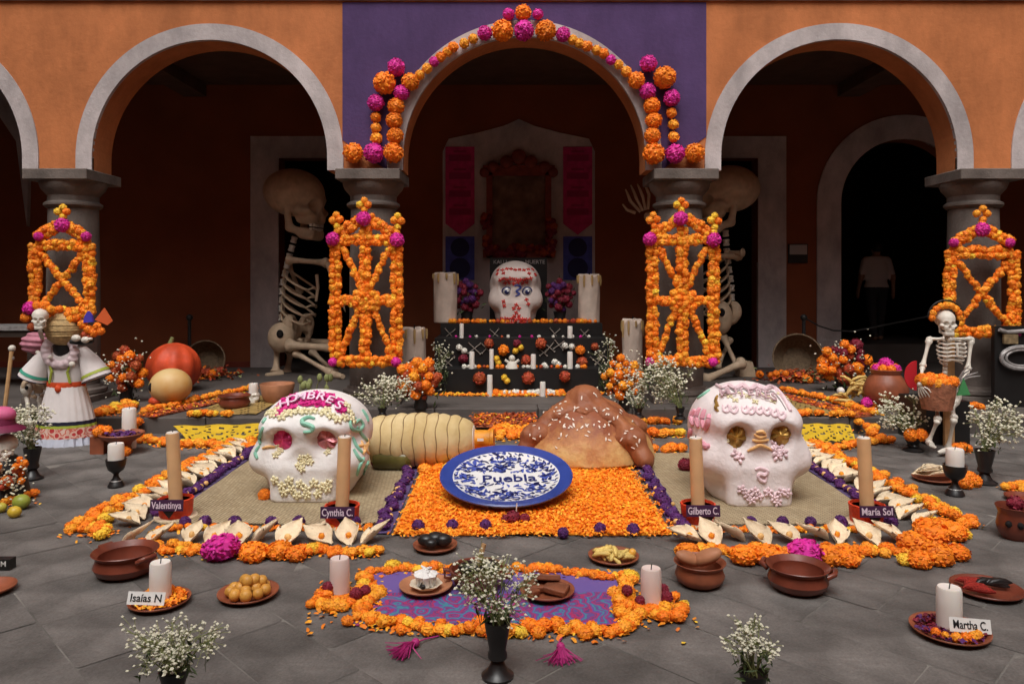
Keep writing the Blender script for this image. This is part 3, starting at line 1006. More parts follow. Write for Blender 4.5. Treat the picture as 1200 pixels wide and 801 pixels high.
# brow garland of magenta paper and the piped word
b = MB()
for i in range(150):
    x = R.uniform(327, 402); y = 468 + (x - 366) ** 2 * .0075 + R.uniform(-8, 7)
    p, n = pj(x, y, .006)
    if p is not None:
        q = n.to_track_quat('Z', 'Y').to_matrix().to_4x4()
        a = R.uniform(0, 6)
        b.add([(-.026, -.018, 0), (.026, -.02, .01), (.03, .018, 0), (-.026, .02, .012)], [(0, 1, 2, 3)], 0, Matrix.Translation(p) @ q @ Matrix.Rotation(a, 4, 'Z'))
b.build('magenta_paper', m_magenta, sk, kind='stuff', fix=False)
def word_on(pj, parent, word, path, size, r, mat, name='lettering'):
    """piped letters laid letter by letter on the surface"""
    n = len(word)
    b = MB()
    for i, ch in enumerate(word):
        me = text_mesh(ch, size, .004, mat)
        x, y = path[i]
        p, nn = pj(x, y, .03)
        if p is None: continue
        zax = Vector((0, -1, 0)).lerp(nn, .75).normalized()
        tang = Vector((path[min(i + 1, n - 1)][0] - path[max(i - 1, 0)][0], 0, -(path[min(i + 1, n - 1)][1] - path[max(i - 1, 0)][1]))).normalized()
        xa = (tang - zax * tang.dot(zax)).normalized(); ya = zax.cross(xa)
        m = Matrix((xa, ya, zax)).transposed().to_4x4(); m.translation = p
        b.add([v.co for v in me.vertices], [q.vertices[:] for q in me.polygons], 0, m)
        bpy.data.meshes.remove(me)
    return b.build(name, mat, parent, fix=False)
word_on(pj, sk, 'HOMBRES', [(334, 477), (343, 472), (353, 469), (365, 468), (376, 469), (386, 473), (396, 479)], .11, 0, m_lilac)

# --- the skull of the women, on the right mat
SKR = Vector((1.65, 5.31, .012))
sk, hd = sugar_skull('pale pink sugar skull with pink icing shells and golden eyes on the right mat', SKR, .735, .762, m_plasterp)
pj = Proj([hd])
eye_disc(sk, pj, 860, 510, .066, .070, m_foilg)
eye_disc(sk, pj, 912, 506, .066, .068, m_foilg)
b = MB()
for (x, y) in [(x, 500 + R.uniform(0, 18)) for x in (853, 858, 862, 866, 908, 915, 918)]:
    icing_flower(b, pj, x, y, .014, 4)
for (x, y) in [(848 + i * 7.2 + R.uniform(-1, 1), 462 + (i % 3) * 4 + R.uniform(-1, 1)) for i in range(12)]:
    icing_flower(b, pj, x, y, .02, 4)
b.build('cream_icing', m_cream, sk, kind='stuff', fix=False, smooth=True)
b = MB()
# scalloped brow band, curls, mouth and cheek flowers
rope(b, pj, smooth_path([(838, 450), (846, 455), (854, 452), (862, 456), (870, 452), (878, 457), (886, 453), (895, 457), (903, 454), (911, 459), (917, 466), (922, 474), (926, 482)]), .020)
for (x, y) in [(851, 478), (860, 479), (873, 479), (880, 480), (890, 480), (899, 481), (908, 483), (916, 486)]:
    rope(b, pj, smooth_path([(x - 4, y - 3), (x - 3, y + 3), (x + 1, y + 5), (x + 4, y + 1), (x + 2, y - 3), (x - 1, y)]), .010)
for (x, y) in [(869, 573), (876, 579), (884, 575), (889, 581), (900, 576), (907, 582), (915, 576), (922, 577), (911, 588), (880, 585)]:
    icing_flower(b, pj, x, y, .026, 5)
rope(b, pj, smooth_path([(885, 550), (890, 548), (899, 551), (896, 556), (890, 555), (889, 560), (896, 564), (898, 558)]), .013)
for (x, y) in [(907, 528), (914, 526), (911, 534), (918, 531), (906, 521), (862, 532), (866, 536)]:
    icing_flower(b, pj, x, y, .030, 4)
b.build('pale_pink_icing', m_palepink, sk, kind='stuff', fix=False, smooth=True)
ropes('pink_icing', m_pink, sk, pj, ([(815, 480), (811, 488), (813, 498)], [(821, 478), (817, 488), (819, 500)], [(827, 480), (824, 490), (825, 501)], [(832, 486), (831, 495), (827, 503)], [(823, 517), (828, 523), (832, 521)], [(811, 502), (809, 512)]), .020)
b = MB(); rope(b, pj, smooth_path([(818, 467), (824, 463), (832, 457)]), .012); b.build('mint_icing', m_mint, sk, smooth=True)
ropes('peach_icing', m_peach, sk, pj, ([(884, 508), (890, 512), (898, 510)], [(882, 515), (890, 516), (900, 515)], [(876, 528), (884, 524), (890, 521), (897, 523), (904, 527)], [(886, 506), (893, 505), (897, 508)]), .011)
b = MB()
for pts in ([(843, 457), (854, 455), (862, 459), (871, 456), (879, 460), (888, 457), (896, 461), (905, 459), (912, 466), (917, 473), (921, 480)],):
    rope(b, pj, smooth_path(pts), .006)
b.build('outline_icing', m_greyline, sk, smooth=True)
for i, c in enumerate((1, 0)):
    b = MB(); rope(b, pj, smooth_path([(841, 464 + i * 8), (839, 470 + i * 8), (842, 476 + i * 6)]), .012); b.build('gold_strip', m_foilg, sk, smooth=True)
word_on(pj, sk, 'MUJERES', [(850, 464), (859, 463), (869, 463), (879, 464), (889, 465), (898, 467), (906, 469)], .09, 0, M('mauve_icing', (.52, .34, .37), .6))

# ------------------------------------------------------------------ woven mats
def mat_material():
    m = bpy.data.materials.new('woven_palm')
    m.use_nodes = True
    t = m.node_tree; b = t.nodes['Principled BSDF']; L = t.links.new
    b.inputs['Roughness'].default_value = .8
    tc = t.nodes.new('ShaderNodeTexCoord')
    mp = t.nodes.new('ShaderNodeMapping'); mp.inputs['Rotation'].default_value = (0, 0, PI / 4)
    L(tc.outputs['Object'], mp.inputs[0])
    br = t.nodes.new('ShaderNodeTexBrick')
    br.inputs['Scale'].default_value = 26
    br.inputs['Color1'].default_value = (.47, .38, .24, 1); br.inputs['Color2'].default_value = (.36, .275, .16, 1); br.inputs['Mortar'].default_value = (.16, .115, .06, 1)
    br.inputs['Mortar Size'].default_value = .06; br.inputs['Brick Width'].default_value = 1.1; br.inputs['Row Height'].default_value = .45
    L(mp.outputs[0], br.inputs['Vector'])
    n = t.nodes.new('ShaderNodeTexNoise'); n.inputs['Scale'].default_value = 4; L(tc.outputs['Object'], n.inputs['Vector'])
    h = t.nodes.new('ShaderNodeHueSaturation'); L(br.outputs['Color'], h.inputs['Color'])
    mr = t.nodes.new('ShaderNodeMapRange'); mr.inputs[3].default_value = .75; mr.inputs[4].default_value = 1.25; L(n.outputs['Fac'], mr.inputs[0]); L(mr.outputs[0], h.inputs['Value'])
    L(h.outputs[0], b.inputs['Base Color'])
    bp = t.nodes.new('ShaderNodeBump'); bp.inputs['Strength'].default_value = .5; bp.inputs['Distance'].default_value = .004
    L(br.outputs['Fac'], bp.inputs['Height']); bp.invert = True; L(bp.outputs[0], b.inputs['Normal'])
    return m
m_mat = mat_material()

def sheet(mb, x0, x1, y0, y1, z, nx, ny, amp, thick, skew=0.0, zf=None):
    """thin cloth or mat with gentle waves, both faces and edges"""
    V = []; F = []
    for j in range(ny + 1):
        for i in range(nx + 1):
            x = x0 + (x1 - x0) * i / nx + skew * j / ny; y = y0 + (y1 - y0) * j / ny
            dz = amp * (math.sin(x * 7 + y * 3) * .5 + .5) * (.6 + .4 * math.sin(y * 9 + x))
            if zf: dz += zf(i / nx, j / ny)
            V.append((x, y, z + thick + dz))
    n = len(V)
    V += [(a, b, c - thick) for a, b, c in V]
    W = nx + 1
    for j in range(ny):
        for i in range(nx):
            k = j * W + i
            F.append((k, k + 1, k + 1 + W, k + W)); F.append((n + k, n + k + W, n + k + 1 + W, n + k + 1))
    ring = [i for i in range(nx)] + [nx + j * W for j in range(ny)] + [ny * W + i for i in range(nx, 0, -1)] + [j * W for j in range(ny, 0, -1)]
    for a, b in zip(ring, ring[1:] + ring[:1]):
        F.append((a, a + n, b + n, b))
    mb.add(V, F)
def curl(u, v):
    return .035 * max(0, u - .9) * 10 * max(0, 1 - abs(v - .25) * 3)
b = MB(); sheet(b, -2.18, -.83, 4.63, 6.55, .004, 16, 20, .006, .006, -.02, curl)
tag(b.build('woven_mat', m_mat, None, (-1.5, 5.6, 0), smooth=True), 'beige woven palm mat under the skull with the word HOMBRES', 'mat')
b = MB(); sheet(b, .99, 2.32, 4.63, 6.55, .004, 16, 20, .006, .006, .02)
tag(b.build('woven_mat', m_mat, None, (1.66, 5.6, 0), smooth=True), 'beige woven palm mat under the pale pink skull on the right', 'mat')

# purple cloth strips with purple blossoms and amber beads
m_cloth = M('purple_cloth', (.10, .065, .17), .8, .15, 12, bump=.3, bs=60)
def strip(label, a, b, wd, n, dark=False):
    a, b = Vector(a), Vector(b)
    t = thing('purple_flower_strip', label, 'flower strip', (a + b) / 2)
    s = (b - a).normalized(); q = Vector((-s.y, s.x, 0)) * wd / 2
    c = MB(); c.poly([a - q, b - q, b + q, a + q], .006); c.build('cloth', m_cloth, t)
    for i in range(n):
        p = a.lerp(b, (i + .5) / n)
        r = R.uniform(.038, .052)
        bloom(t, p + q * R.uniform(-.3, .6) + Vector((0, 0, r * .5)), r, 'purple', 'md', flat=.7)
        for s2 in (-1, 1):
            if R.random() < .75:
                bb = p.lerp(b, .4 / n) + q * R.uniform(-.5, .5)
                link('amber_bead', bead_mesh, t, bb + Vector((0, 0, .03)), None, R.uniform(.013, .02))
bb_ = MB(); bb_.ball((0, 0, 0), 1, 8, 6)
bead_mesh = mesh_of('amber_bead', bb_.V, bb_.F, M('amber_bead_pale', (.78, .45, .16), .5, rnd=.3), smooth=True)
strip('purple blossom strip with amber beads, along the left edge of the petal carpet', (-.775, 4.46, .012), (-.80, 6.2, .012), .11, 14)
strip('purple blossom strip with amber beads, along the right edge of the petal carpet', (1.02, 4.46, .012), (1.06, 6.2, .012), .11, 14)
strip('dark purple blossom strip between the left mat and its row of corn husks', (-2.225, 4.75, .012), (-2.27, 6.7, .012), .10, 22)
strip('dark purple blossom strip between the right mat and its row of corn husks', (2.365, 4.75, .012), (2.42, 6.7, .012), .10, 22)

# petal carpet
t = MB(); sheet(t, -.70, .945, 4.43, 6.15, .003, 20, 20, .012, .010, -.02)
pc = t.build('petal_carpet', FC['orange'], None, (.13, 5.2, 0), fix=False)
tag(pc, 'orange carpet of loose marigold petals under the blue plate', 'petal carpet')
t = MB(); pts = []
for i in range(17000):
    x = R.uniform(-.75, .995); y = R.uniform(4.37, 6.15)
    e = .022 * math.sin(x * 23) + .016 * math.sin(y * 31) + .012 * math.sin(x * 61) + abs(R.gauss(0, .012)) * -1
    if y < 4.415 + e or x < -.71 + e or x > .955 - e: continue
    pts.append((x, y, R.uniform(.014, .034)))
scatter_petals(t, pts, .0105, .6, wts=(5, 5, .15))
t.build('petals', OAY, pc, kind='stuff', fix=False)
for bi, (x, y, r) in enumerate(((490, 618, 8), (530, 617, 7.5), (569, 617, 7.5), (660, 626, 7), (703, 621, 7.5), (742, 622, 8))):
    p = gp(x, y + 5)
    o = link('purple_rose', pom_mesh('purple', 'hi'), None, p + Vector((0, 0, .035)), rrot(), r * p.y / FPX)
    tag(o, ORD[bi] + ' small dark purple flower from the left at the front of the petal carpet', 'flower', 'purple flowers at the front of the petal carpet')
p = gp(605, 614); r = .05
o = thing('dark_blossom', 'wide dark crimson blossom in front of the blue plate', 'flower', p)
bloom(o, p + Vector((-.02, 0, .04)), .048, 'red', 'hi'); bloom(o, p + Vector((.05, 0, .035)), .036, 'red', 'hi'); bloom(o, p + Vector((-.065, .01, .03)), .03, 'red', 'md')
b = MB(); b.tube([p + Vector((0, 0, .08)), p + Vector((.004, 0, .13))], .004, 5); b.build('stem', m_wax, o)

# ------------------------------------------------------------------ rows of marigolds
def row(label, pts, r, wd, den=1.0, yel=.08, name='marigold_border', extra=None, z0=0.0, group=None, cat='flower border', lod='md', amb=.35):
    pts = [Vector((p[0], p[1], p[2] if len(p) > 2 else z0)) for p in pts]
    L = sum((b - a).length for a, b in zip(pts, pts[1:]))
    t = thing(name, label, cat, pts[len(pts) // 2], group)
    n = max(3, int(den * L * wd / (r * r * 2.0)))
    for i in range(n):
        u = (i + R.random()) / n * L
        for a, b in zip(pts, pts[1:]):
            l = (b - a).length
            if u <= l or b is pts[-1]:
                break
            u -= l
        d = (b - a).normalized(); q = Vector((-d.y, d.x, 0))
        p = a + d * min(u, l) + q * R.uniform(-.5, .5) * wd
        rr = r * R.uniform(.75, 1.2)
        bloom(t, p + Vector((0, 0, rr * .55 + R.uniform(0, .3) * r)), rr, mix_col(yel, amb), lod, flat=.72)
    m = MB(); ps = []
    for i in range(n * 5):
        u = R.random() * L
        for a, b in zip(pts, pts[1:]):
            l = (b - a).length
            if u <= l: break
            u -= l
        d = (b - a).normalized(); q = Vector((-d.y, d.x, 0))
        ps.append(a + d * u + q * R.gauss(0, .45) * wd + Vector((0, 0, R.uniform(.004, .012))))
    scatter_petals(m, ps, .013, .5)
    m.build('loose_petals', OAY, t, kind='stuff', fix=False)
    return t
# left mat: outer side, front, inner thin front
row('row of marigolds along the outer left side of the left mat, beside corn husks', [(-2.64, 4.55), (-2.60, 5.8), (-2.56, 6.95)], .040, .11, 1.1)
row('front row of marigolds before the left mat, behind the brown pot', [(-2.22, 4.22), (-1.55, 4.14), (-.72, 4.13)], .033, .10)
row('thin row of marigolds between the left mat and its front row of corn husks', [(-2.15, 4.53), (-.80, 4.54)], .026, .05, .8)
row('row of marigolds along the outer right side of the right mat, beside corn husks', [(2.80, 4.55), (2.78, 5.8), (2.76, 6.95)], .040, .11, 1.1)
row('front row of marigolds before the right mat, behind the brown pots', [(.92, 4.17), (1.55, 4.14), (2.20, 4.15)], .033, .10)
row('thin row of marigolds between the right mat and its front row of corn husks', [(.93, 4.50), (2.2, 4.53)], .026, .05, .8)
row('cluster of marigolds at the pointed left corner of the left mat', [(-2.62, 4.55), (-2.35, 4.42)], .036, .13, 1.1, .2)

def big_flower(px, py, r, col, label, group=None, lod='hi', flat=.7):
    p = gp(px, py)
    rr = r * p.y / FPX
    o = link({'pink': 'magenta_flower'}.get(col, 'large_marigold'), pom_mesh(col, lod), None, p + Vector((0, 0, rr * flat * .8)), (R.uniform(-.2, .2), R.uniform(-.2, .2), R.uniform(0, 6)), (rr, rr, rr * flat))
    return tag(o, label, 'flower', group)
big_flower(259, 654, 23, 'pink', 'large magenta paper flower at the front row of the left mat')
big_flower(942, 660, 23, 'pink', 'large magenta paper flower at the front row of the right mat')
GB = 'large marigolds in the front rows'
for bi, (x, y, r) in enumerate(((297, 656, 17), (327, 653, 16), (347, 656, 13))):
    big_flower(x, y, r, 'orange', ORD[bi] + ' large orange marigold right of the magenta flower of the left mat', GB)
for bi, (x, y, r) in enumerate(((806, 654, 15), (872, 660, 18), (899, 660, 18), (918, 660, 15), (972, 660, 18), (993, 662, 16))):
    big_flower(x, y, r, 'orange', ORD[bi] + ' large orange marigold from the left in the front row of the right mat', GB)
for bi, (x, y, r) in enumerate(((1072, 648, 20), (1092, 640, 22), (1100, 660, 19), (1078, 664, 15), (1117, 632, 17), (1122, 655, 15), (1105, 626, 16), (1085, 625, 15))):
    big_flower(x, y, r, 'orange', ['lowest left', 'topmost middle', 'lowest', 'front left', 'upper right', 'right', 'backmost', 'backmost left'][bi] + ' of the fluffy orange marigolds heaped at the right corner', 'marigolds heaped at the right corner')
for (x, y, r, lb) in ((365, 648, 10, 'small yellow marigold at the front of the left mat, under the row of husks'), (180, 632, 9, 'small yellow marigold behind the brown pot at the left'), (124, 612, 10, 'yellow marigold at the pointed left corner of the left mat'),
                      (820, 648, 7, 'small yellow marigold behind the pot with bread'), (1061, 661, 10, 'yellow marigold in front of the heap at the right corner'), (1131, 630, 8, 'yellow marigold at the outer tip of the right corner heap'), (1096, 618, 10, 'yellow marigold on the back of the right corner heap')):
    big_flower(x, y, r, 'yellow', lb)

# corn husk shells, each holding a bead
def husk_geo(seed):
    r = random.Random(seed)
    V = []; F = []
    nu, nv = 10, 8
    tw = r.uniform(-.3, .3); wid = r.uniform(.34, .46)
    for i in range(nu):
        u = i / (nu - 1)
        wd = (math.sin(PI * (.03 + .95 * u ** .9)) ** .75) * wid + .012
        for j in range(nv):
            v = j / (nv - 1) * 2 - 1
            a = v * (1.35 - .5 * u)                     # the shell opens towards the tip
            y = wd * math.sin(a) / math.sin(1.35) * 1.0
            z = wd * .85 * (1 - math.cos(a)) + .05
            V.append(((u - .45) * 1.3 + r.uniform(-.012, .012) - .10 * v * v * (1 if u > .5 else -1), y + tw * u * u * .3, z + .22 * max(0, u - .5) ** 1.5 + r.uniform(-.008, .008)))
    n = len(V)
    V += [(x, y * 1.03, z - .02) for x, y, z in V]
    for i in range(nu - 1):
        for j in range(nv - 1):
            k = i * nv + j
            F.append((k, k + nv, k + nv + 1, k + 1)); F.append((n + k, n + k + 1, n + k + nv + 1, n + k + nv))
    ring = [i * nv for i in range(nu)] + [(nu - 1) * nv + j for j in range(1, nv)] + [i * nv + nv - 1 for i in range(nu - 2, -1, -1)] + [j for j in range(nv - 2, 0, -1)]
    for a, b in zip(ring, ring[1:] + ring[:1]): F.append((a, a + n, b + n, b))
    return V, F
HUSK = [mesh_of('corn_husk', *husk_geo(s), m_husk, smooth=True) for s in range(9)]
def husk(p, ang, s, label, group, tilt=.2):
    o = link('corn_husk', R.choice(HUSK), None, p, (R.uniform(-.35, .35), -tilt + R.uniform(-.2, .2), ang), (s, s * R.uniform(.8, 1.15), s * 1.1))
    tag(o, label, 'corn husk', group)
    d = Vector((-.12 * s * math.cos(ang), -.12 * s * math.sin(ang), .06 * s))
    bd = link('amber_bead', R.choice([bead_mesh, pom_mesh('amber', 'lo')]), None, (0, 0, 0), None, .11)
    bd.parent = o; bd.location = (-.10, 0, .10)
for i in range(10):
    x = -2.16 + i * .150 + R.uniform(-.02, .02)
    husk(Vector((x, 4.34 + R.uniform(-.03, .03), .03)), R.choice([1.0, 1.2, .8, 1.9, .4, 2.4]) + R.uniform(-.3, .3), .175, ORD[i] + ' corn husk from the left in front of the left mat', 'corn husks at the front of the left mat', .45)
for i in range(9):
    x = .98 + i * .150 + R.uniform(-.02, .02)
    husk(Vector((x, 4.34 + R.uniform(-.03, .03), .03)), R.choice([2.2, 2.0, 1.6, 1.1, 2.6, 2.9]) + R.uniform(-.3, .3), .175, ORD[i] + ' corn husk from the left in front of the right mat', 'corn husks at the front of the right mat', .45)
for i in range(17):
    y = 4.62 + i * .135
    husk(Vector((-2.40 + R.uniform(-.03, .03), y, .03)), PI + R.uniform(-.6, .5), .165, ORD[i] + ' corn husk from the front beside the left mat', 'corn husks at the side of the left mat', .30)
    husk(Vector((2.55 + R.uniform(-.03, .03), y, .03)), R.uniform(-.5, .6), .165, ORD[i] + ' corn husk from the front beside the right mat', 'corn husks at the side of the right mat', .30)
for side, xs_ in (('left', (217, 240, 275, 318, 350, 415)), ('right', (798, 880, 917, 950, 985, 1036, 1044))):
    for i, px in enumerate(xs_):
        p = gp(px, 617)
        o = link('purple_rose', pom_mesh('purple', 'hi'), None, p + Vector((0, 0, .03)), rrot(), R.uniform(.036, .044))
        tag(o, '%s dark purple flower from the left along the front edge of the %s mat' % (ORD[i], side), 'flower', 'purple flowers at the front of the mats')

# ------------------------------------------------------------------ the big talavera plate
pl_c = Vector((-.04, 4.78, .034))        # front of the rim on the petals
PT = math.radians(12)
pt = thing('talavera_plate', 'giant blue rimmed talavera plate lettered Puebla, tilted on the petals', 'plate', pl_c)
PR = .458
PM = Matrix.Translation(pl_c) @ Matrix.Rotation(PT, 4, 'X') @ Matrix.Translation((0, PR, 0))
b = MB(); b.lathe([(.0, -.01), (.26, -.012), (.30, -.004), (PR, .028), (PR + .004, .040), (PR - .004, .048), (.40, .036), (.372, .030)], (0, 0, 0), 48, mat=PM, cap=False)
b.build('rim', m_blue, pt, smooth=35)
b = MB(); b.lathe([(.374, .0302), (.30, .012), (.26, .006), (.001, .006)], (0, 0, 0), 48, mat=PM, cap=False)
b.build('dish', m_glaze, pt, smooth=True)
def dish_z(r):
    return (.006 + (.0062 if r > .26 else 0) * (r - .26) / .04 if r < .30 else .012 + .0182 * (r - .30) / .074) + .0022
# painted brushwork, each stroke a thin leaf of glaze
bw = MB(); rr_ = random.Random(5)
def stroke(x, y, l, wd, a, mi):
    n = 5; V = []; F = []
    for i in range(n):
        u = i / (n - 1)
        hw = wd * math.sin(PI * (.08 + .84 * u)) / 2
        px_, py_ = x + math.cos(a) * (u - .5) * l, y + math.sin(a) * (u - .5) * l
        bend = math.sin(PI * u) * l * .12
        for s in (-1, 1):
            qx, qy = px_ - math.sin(a) * (s * hw + bend), py_ + math.cos(a) * (s * hw + bend)
            V.append(PM @ Vector((qx, qy, dish_z(math.hypot(qx, qy)) + mi * .0004)))
    for i in range(n - 1): F.append((2 * i, 2 * i + 1, 2 * i + 3, 2 * i + 2))
    bw.add(V, F, mi)
def rosette(x, y, r, n):
    for k in range(n):
        a = 2 * PI * k / n + rr_.random()
        stroke(x + math.cos(a) * r * .6, y + math.sin(a) * r * .6, r * .95, r * .42, a, 0)
    for k in range(6):
        a = 2 * PI * k / 6
        stroke(x + math.cos(a) * r * 1.15, y + math.sin(a) * r * 1.15, r * .4, r * .16, a + 1.2, 1)
    stroke(x, y, r * .3, r * .3, 0, 1)
for (x, y, r, n) in ((-.22, .17, .075, 7), (-.27, -.02, .06, 6), (.22, .19, .055, 6), (-.19, -.2, .07, 7), (.20, -.17, .06, 6), (.03, .27, .05, 6), (.28, .03, .05, 6), (0, -.25, .055, 6), (-.05, .14, .05, 6)):
    rosette(x, y, r, n)
for i in range(360):
    a = rr_.uniform(0, 6.28); q = .36 * math.sqrt(rr_.random())
    x, y = q * math.cos(a), q * math.sin(a)
    if abs(x) < .25 and -.065 < y < .075: continue
    stroke(x, y, rr_.uniform(.03, .06), rr_.uniform(.012, .026), rr_.uniform(0, 6.28), rr_.choice([0, 0, 1]))
for k in range(46):
    a = 2 * PI * k / 46
    stroke(.352 * math.cos(a), .352 * math.sin(a), .034, .013, a + .9, k % 2)
bw.build('brushwork', [m_bluep, m_navy], pt, kind='stuff', fix=False)
me = text_mesh('Puebla', .145, .001, M('deep_blue_brush', (.022, .03, .15), .4))
lt = MB(); lt.add([v.co for v in me.vertices], [p.vertices[:] for p in me.polygons], 0, PM @ Matrix.Translation((.02, -.015, .011)) @ Matrix.Rotation(.06, 4, 'Z'))
lt.build('lettering', MATS['deep_blue_brush'], pt, fix=False)
b = MB(); b.box(pl_c + Vector((0, .75, .06)), (.3, .1, .14)); tag(b.build('prop_block', m_wood, None, pl_c + Vector((0, .75, 0))), 'wooden block that props up the back of the blue plate', 'block')

# ------------------------------------------------------------------ giant bread of the dead
def bread_sdf(X, Y, Z):
    d = ell(X, Y, Z, (0, 0, -.03), (.60, .50, .43))
    d = sm(d, ell(X, Y, Z, (0, .04, .32), (.30, .28, .15)), .12)
    d = d + .010 * np.sin(X * 21 + 2 * Y) * np.sin(Y * 17 + 1) * np.sin(Z * 15)
    return np.maximum(d, -Z)
def crust_sdf(X, Y, Z):
    d = sm(ell(X, Y, Z, (0, .02, .49), (.160, .155, .125)), ell(X, Y, Z, (0, .02, .41), (.27, .24, .07)), .07)
    for (ax, ay) in ((-.52, -.20), (.42, -.38), (-.34, .36), (.52, .22)):
        pts = [(ax * .34, ay * .34 + .01, .375), (ax * .60, ay * .60, .330), (ax * .86, ay * .88, .195), (ax * 1.06, ay * 1.10, .05)]
        k = None
        for p, q, ra, rb in zip(pts, pts[1:], [.105, .060, .085], [.060, .085, .080]):
            c = cap(X, Y, Z, p, q, ra, rb)
            k = c if k is None else sm(k, c, .03)
        k = sm(k, ell(X, Y, Z, (ax * .82, ay * .84, .215), (.13, .13, .095)), .04)
        k = sm(k, ell(X, Y, Z, (ax * .42, ay * .42, .365), (.115, .115, .075)), .04)
        d = sm(d, k, .03)
    d = d + .010 * np.sin(X * 29 + 2 * Y) * np.sin(Y * 25 + 1) * np.sin(Z * 21) + .004 * np.sin(X * 61 + Z * 37) * np.sin(Y * 57)
    return np.maximum(d, -Z)
def bread_mat():
    m = bpy.data.materials.new('baked_crust'); m.use_nodes = True
    t = m.node_tree; b = t.nodes['Principled BSDF']; L = t.links.new
    b.inputs['Roughness'].default_value = .58; b.inputs['Specular IOR Level'].default_value = .35
    tc = t.nodes.new('ShaderNodeTexCoord')
    sp = t.nodes.new('ShaderNodeSeparateXYZ'); L(tc.outputs['Object'], sp.inputs[0])
    n = t.nodes.new('ShaderNodeTexNoise'); n.inputs['Scale'].default_value = 7; n.inputs['Detail'].default_value = 8; n.inputs['Roughness'].default_value = .65; L(tc.outputs['Object'], n.inputs['Vector'])
    a = t.nodes.new('ShaderNodeMath'); a.operation = 'MULTIPLY_ADD'; L(n.outputs['Fac'], a.inputs[0]); a.inputs[1].default_value = .62; L(sp.outputs['Z'], a.inputs[2])
    cr = t.nodes.new('ShaderNodeValToRGB')
    cr.color_ramp.elements[0].position = .34; cr.color_ramp.elements[0].color = (.60, .37, .14, 1)
    cr.color_ramp.elements[1].position = .63; cr.color_ramp.elements[1].color = (.27, .082, .036, 1)
    e = cr.color_ramp.elements.new(.48); e.color = (.46, .20, .07, 1)
    L(a.outputs[0], cr.inputs[0]); L(cr.outputs[0], b.inputs['Base Color'])
    n2 = t.nodes.new('ShaderNodeTexNoise'); n2.inputs['Scale'].default_value = 22; L(tc.outputs['Object'], n2.inputs['Vector'])
    bp = t.nodes.new('ShaderNodeBump'); bp.inputs['Strength'].default_value = .6; bp.inputs['Distance'].default_value = .012; L(n2.outputs['Fac'], bp.inputs['Height']); L(bp.outputs[0], b.inputs['Normal'])
    return m
m_bread = bread_mat()
m_bone_crust = M('dark_crust', (.30, .095, .042), .62, .0, 6, var2=None, bump=.5, bs=24, spec=.3)
m_bone_crust = M('browned_crust', (.22, .065, .030), .55, .3, 6, bump=.55, bs=24, spec=.35, var2=(.36, .13, .052), detail=8)
BR = Vector((.625, 6.40, .03))
P, F = snets(bread_sdf, (-.68, -.58, -.03), (.68, .56, .66), 80)
br = thing('bread_of_the_dead', 'giant round bread of the dead with crust ridges, a top knob and white sugar flakes', 'bread', BR)
lf = link('loaf', mesh_of('loaf', P * np.array([.98, .98, .96]), F, m_bread, smooth=True), br, BR)
P, F = snets(crust_sdf, (-.68, -.60, -.03), (.68, .58, .66), 84)
crb = link('crust_bones', mesh_of('crust_bones', P * np.array([.98, .98, .96]), F, m_bone_crust, smooth=True), br, BR)
pj = Proj([lf, crb])
b = MB()
for (cx, cy, sx, sy, n) in ((678, 470, 26, 10, 9), (650, 490, 28, 14, 22), (690, 495, 40, 16, 26), (720, 500, 26, 22, 16), (640, 520, 26, 20, 10), (735, 520, 26, 14, 6)):
    for i in range(n):
        p, nn = pj(cx + R.uniform(-sx, sx), cy + R.uniform(-sy, sy), .004)
        if p is None or p.z < .17: continue
        q = nn.to_track_quat('Z', 'Y').to_matrix().to_4x4()
        b.ball((0, 0, 0), (R.uniform(.010, .024), R.uniform(.006, .009), .005), 6, 4, 0, Matrix.Translation(p) @ q @ Matrix.Rotation(R.uniform(0, 3), 4, 'Z'))
b.build('sugar_flakes', M('sugar_flake', (.82, .72, .62), .5), br, kind='stuff', fix=False)

# ------------------------------------------------------------------ big wrapped bottle lying on its side
BO = Vector((-.70, 6.09, .218))
bo = thing('wrapped_bottle', 'giant bottle lying on its side in a ribbed tan wrap with an orange neck', 'bottle', BO - Vector((0, 0, .218)))
MX = Matrix.Translation(BO) @ Matrix.Rotation(-.07, 4, 'Z') @ Matrix.Rotation(math.radians(90 - 1.5), 4, 'Y') @ Matrix.Diagonal((.92, .92, 1.10, 1))
b = MB()
prof = [(.0, -.385), (.205, -.385)]
N = 9
for i in range(N * 6 + 1):
    u = i / (N * 6)
    r = .212 + .028 * math.sin(PI * min(1, u * 1.15)) - (.055 * max(0, (u - .78) / .22) ** 2)
    r += -.013 * (1 - abs(math.sin(PI * u * N))) ** 1.5 + .004 * math.sin(u * 31)
    prof.append((r, -.38 + u * .73))
prof += [(.12, .36), (.12, .33)]
b.lathe(prof, seg=40, mat=MX)
m_wrap = M('tan_wrap', (.52, .37, .16), .8, .18, 4, var2=(.72, .58, .33), bump=.6, bs=30, spec=.2, detail=8)
b.build('ribbed_wrap', m_wrap, bo, smooth=75)
m_seam = M('seam_cord', (.26, .17, .075), .85, .3, 12)
for i in range(1, N):
    u = i / N
    r = .212 + .028 * math.sin(PI * min(1, u * 1.15)) - (.055 * max(0, (u - .78) / .22) ** 2) - .010 + .004 * math.sin(u * 31)
    sc = MB(); sc.tube([MX @ Vector((r * math.cos(a * PI / 20), r * math.sin(a * PI / 20), -.38 + u * .73 + .006 * math.sin(a * .9 + i))) for a in range(41)], .0045, 5, cap=False)
    sc.build('seam_cord', m_seam, bo)
b = MB(); b.lathe([(.085, .352), (.088, .36), (.082, .38), (.080, .48), (.09, .485), (.09, .505), (.0, .507)], seg=24, mat=MX)
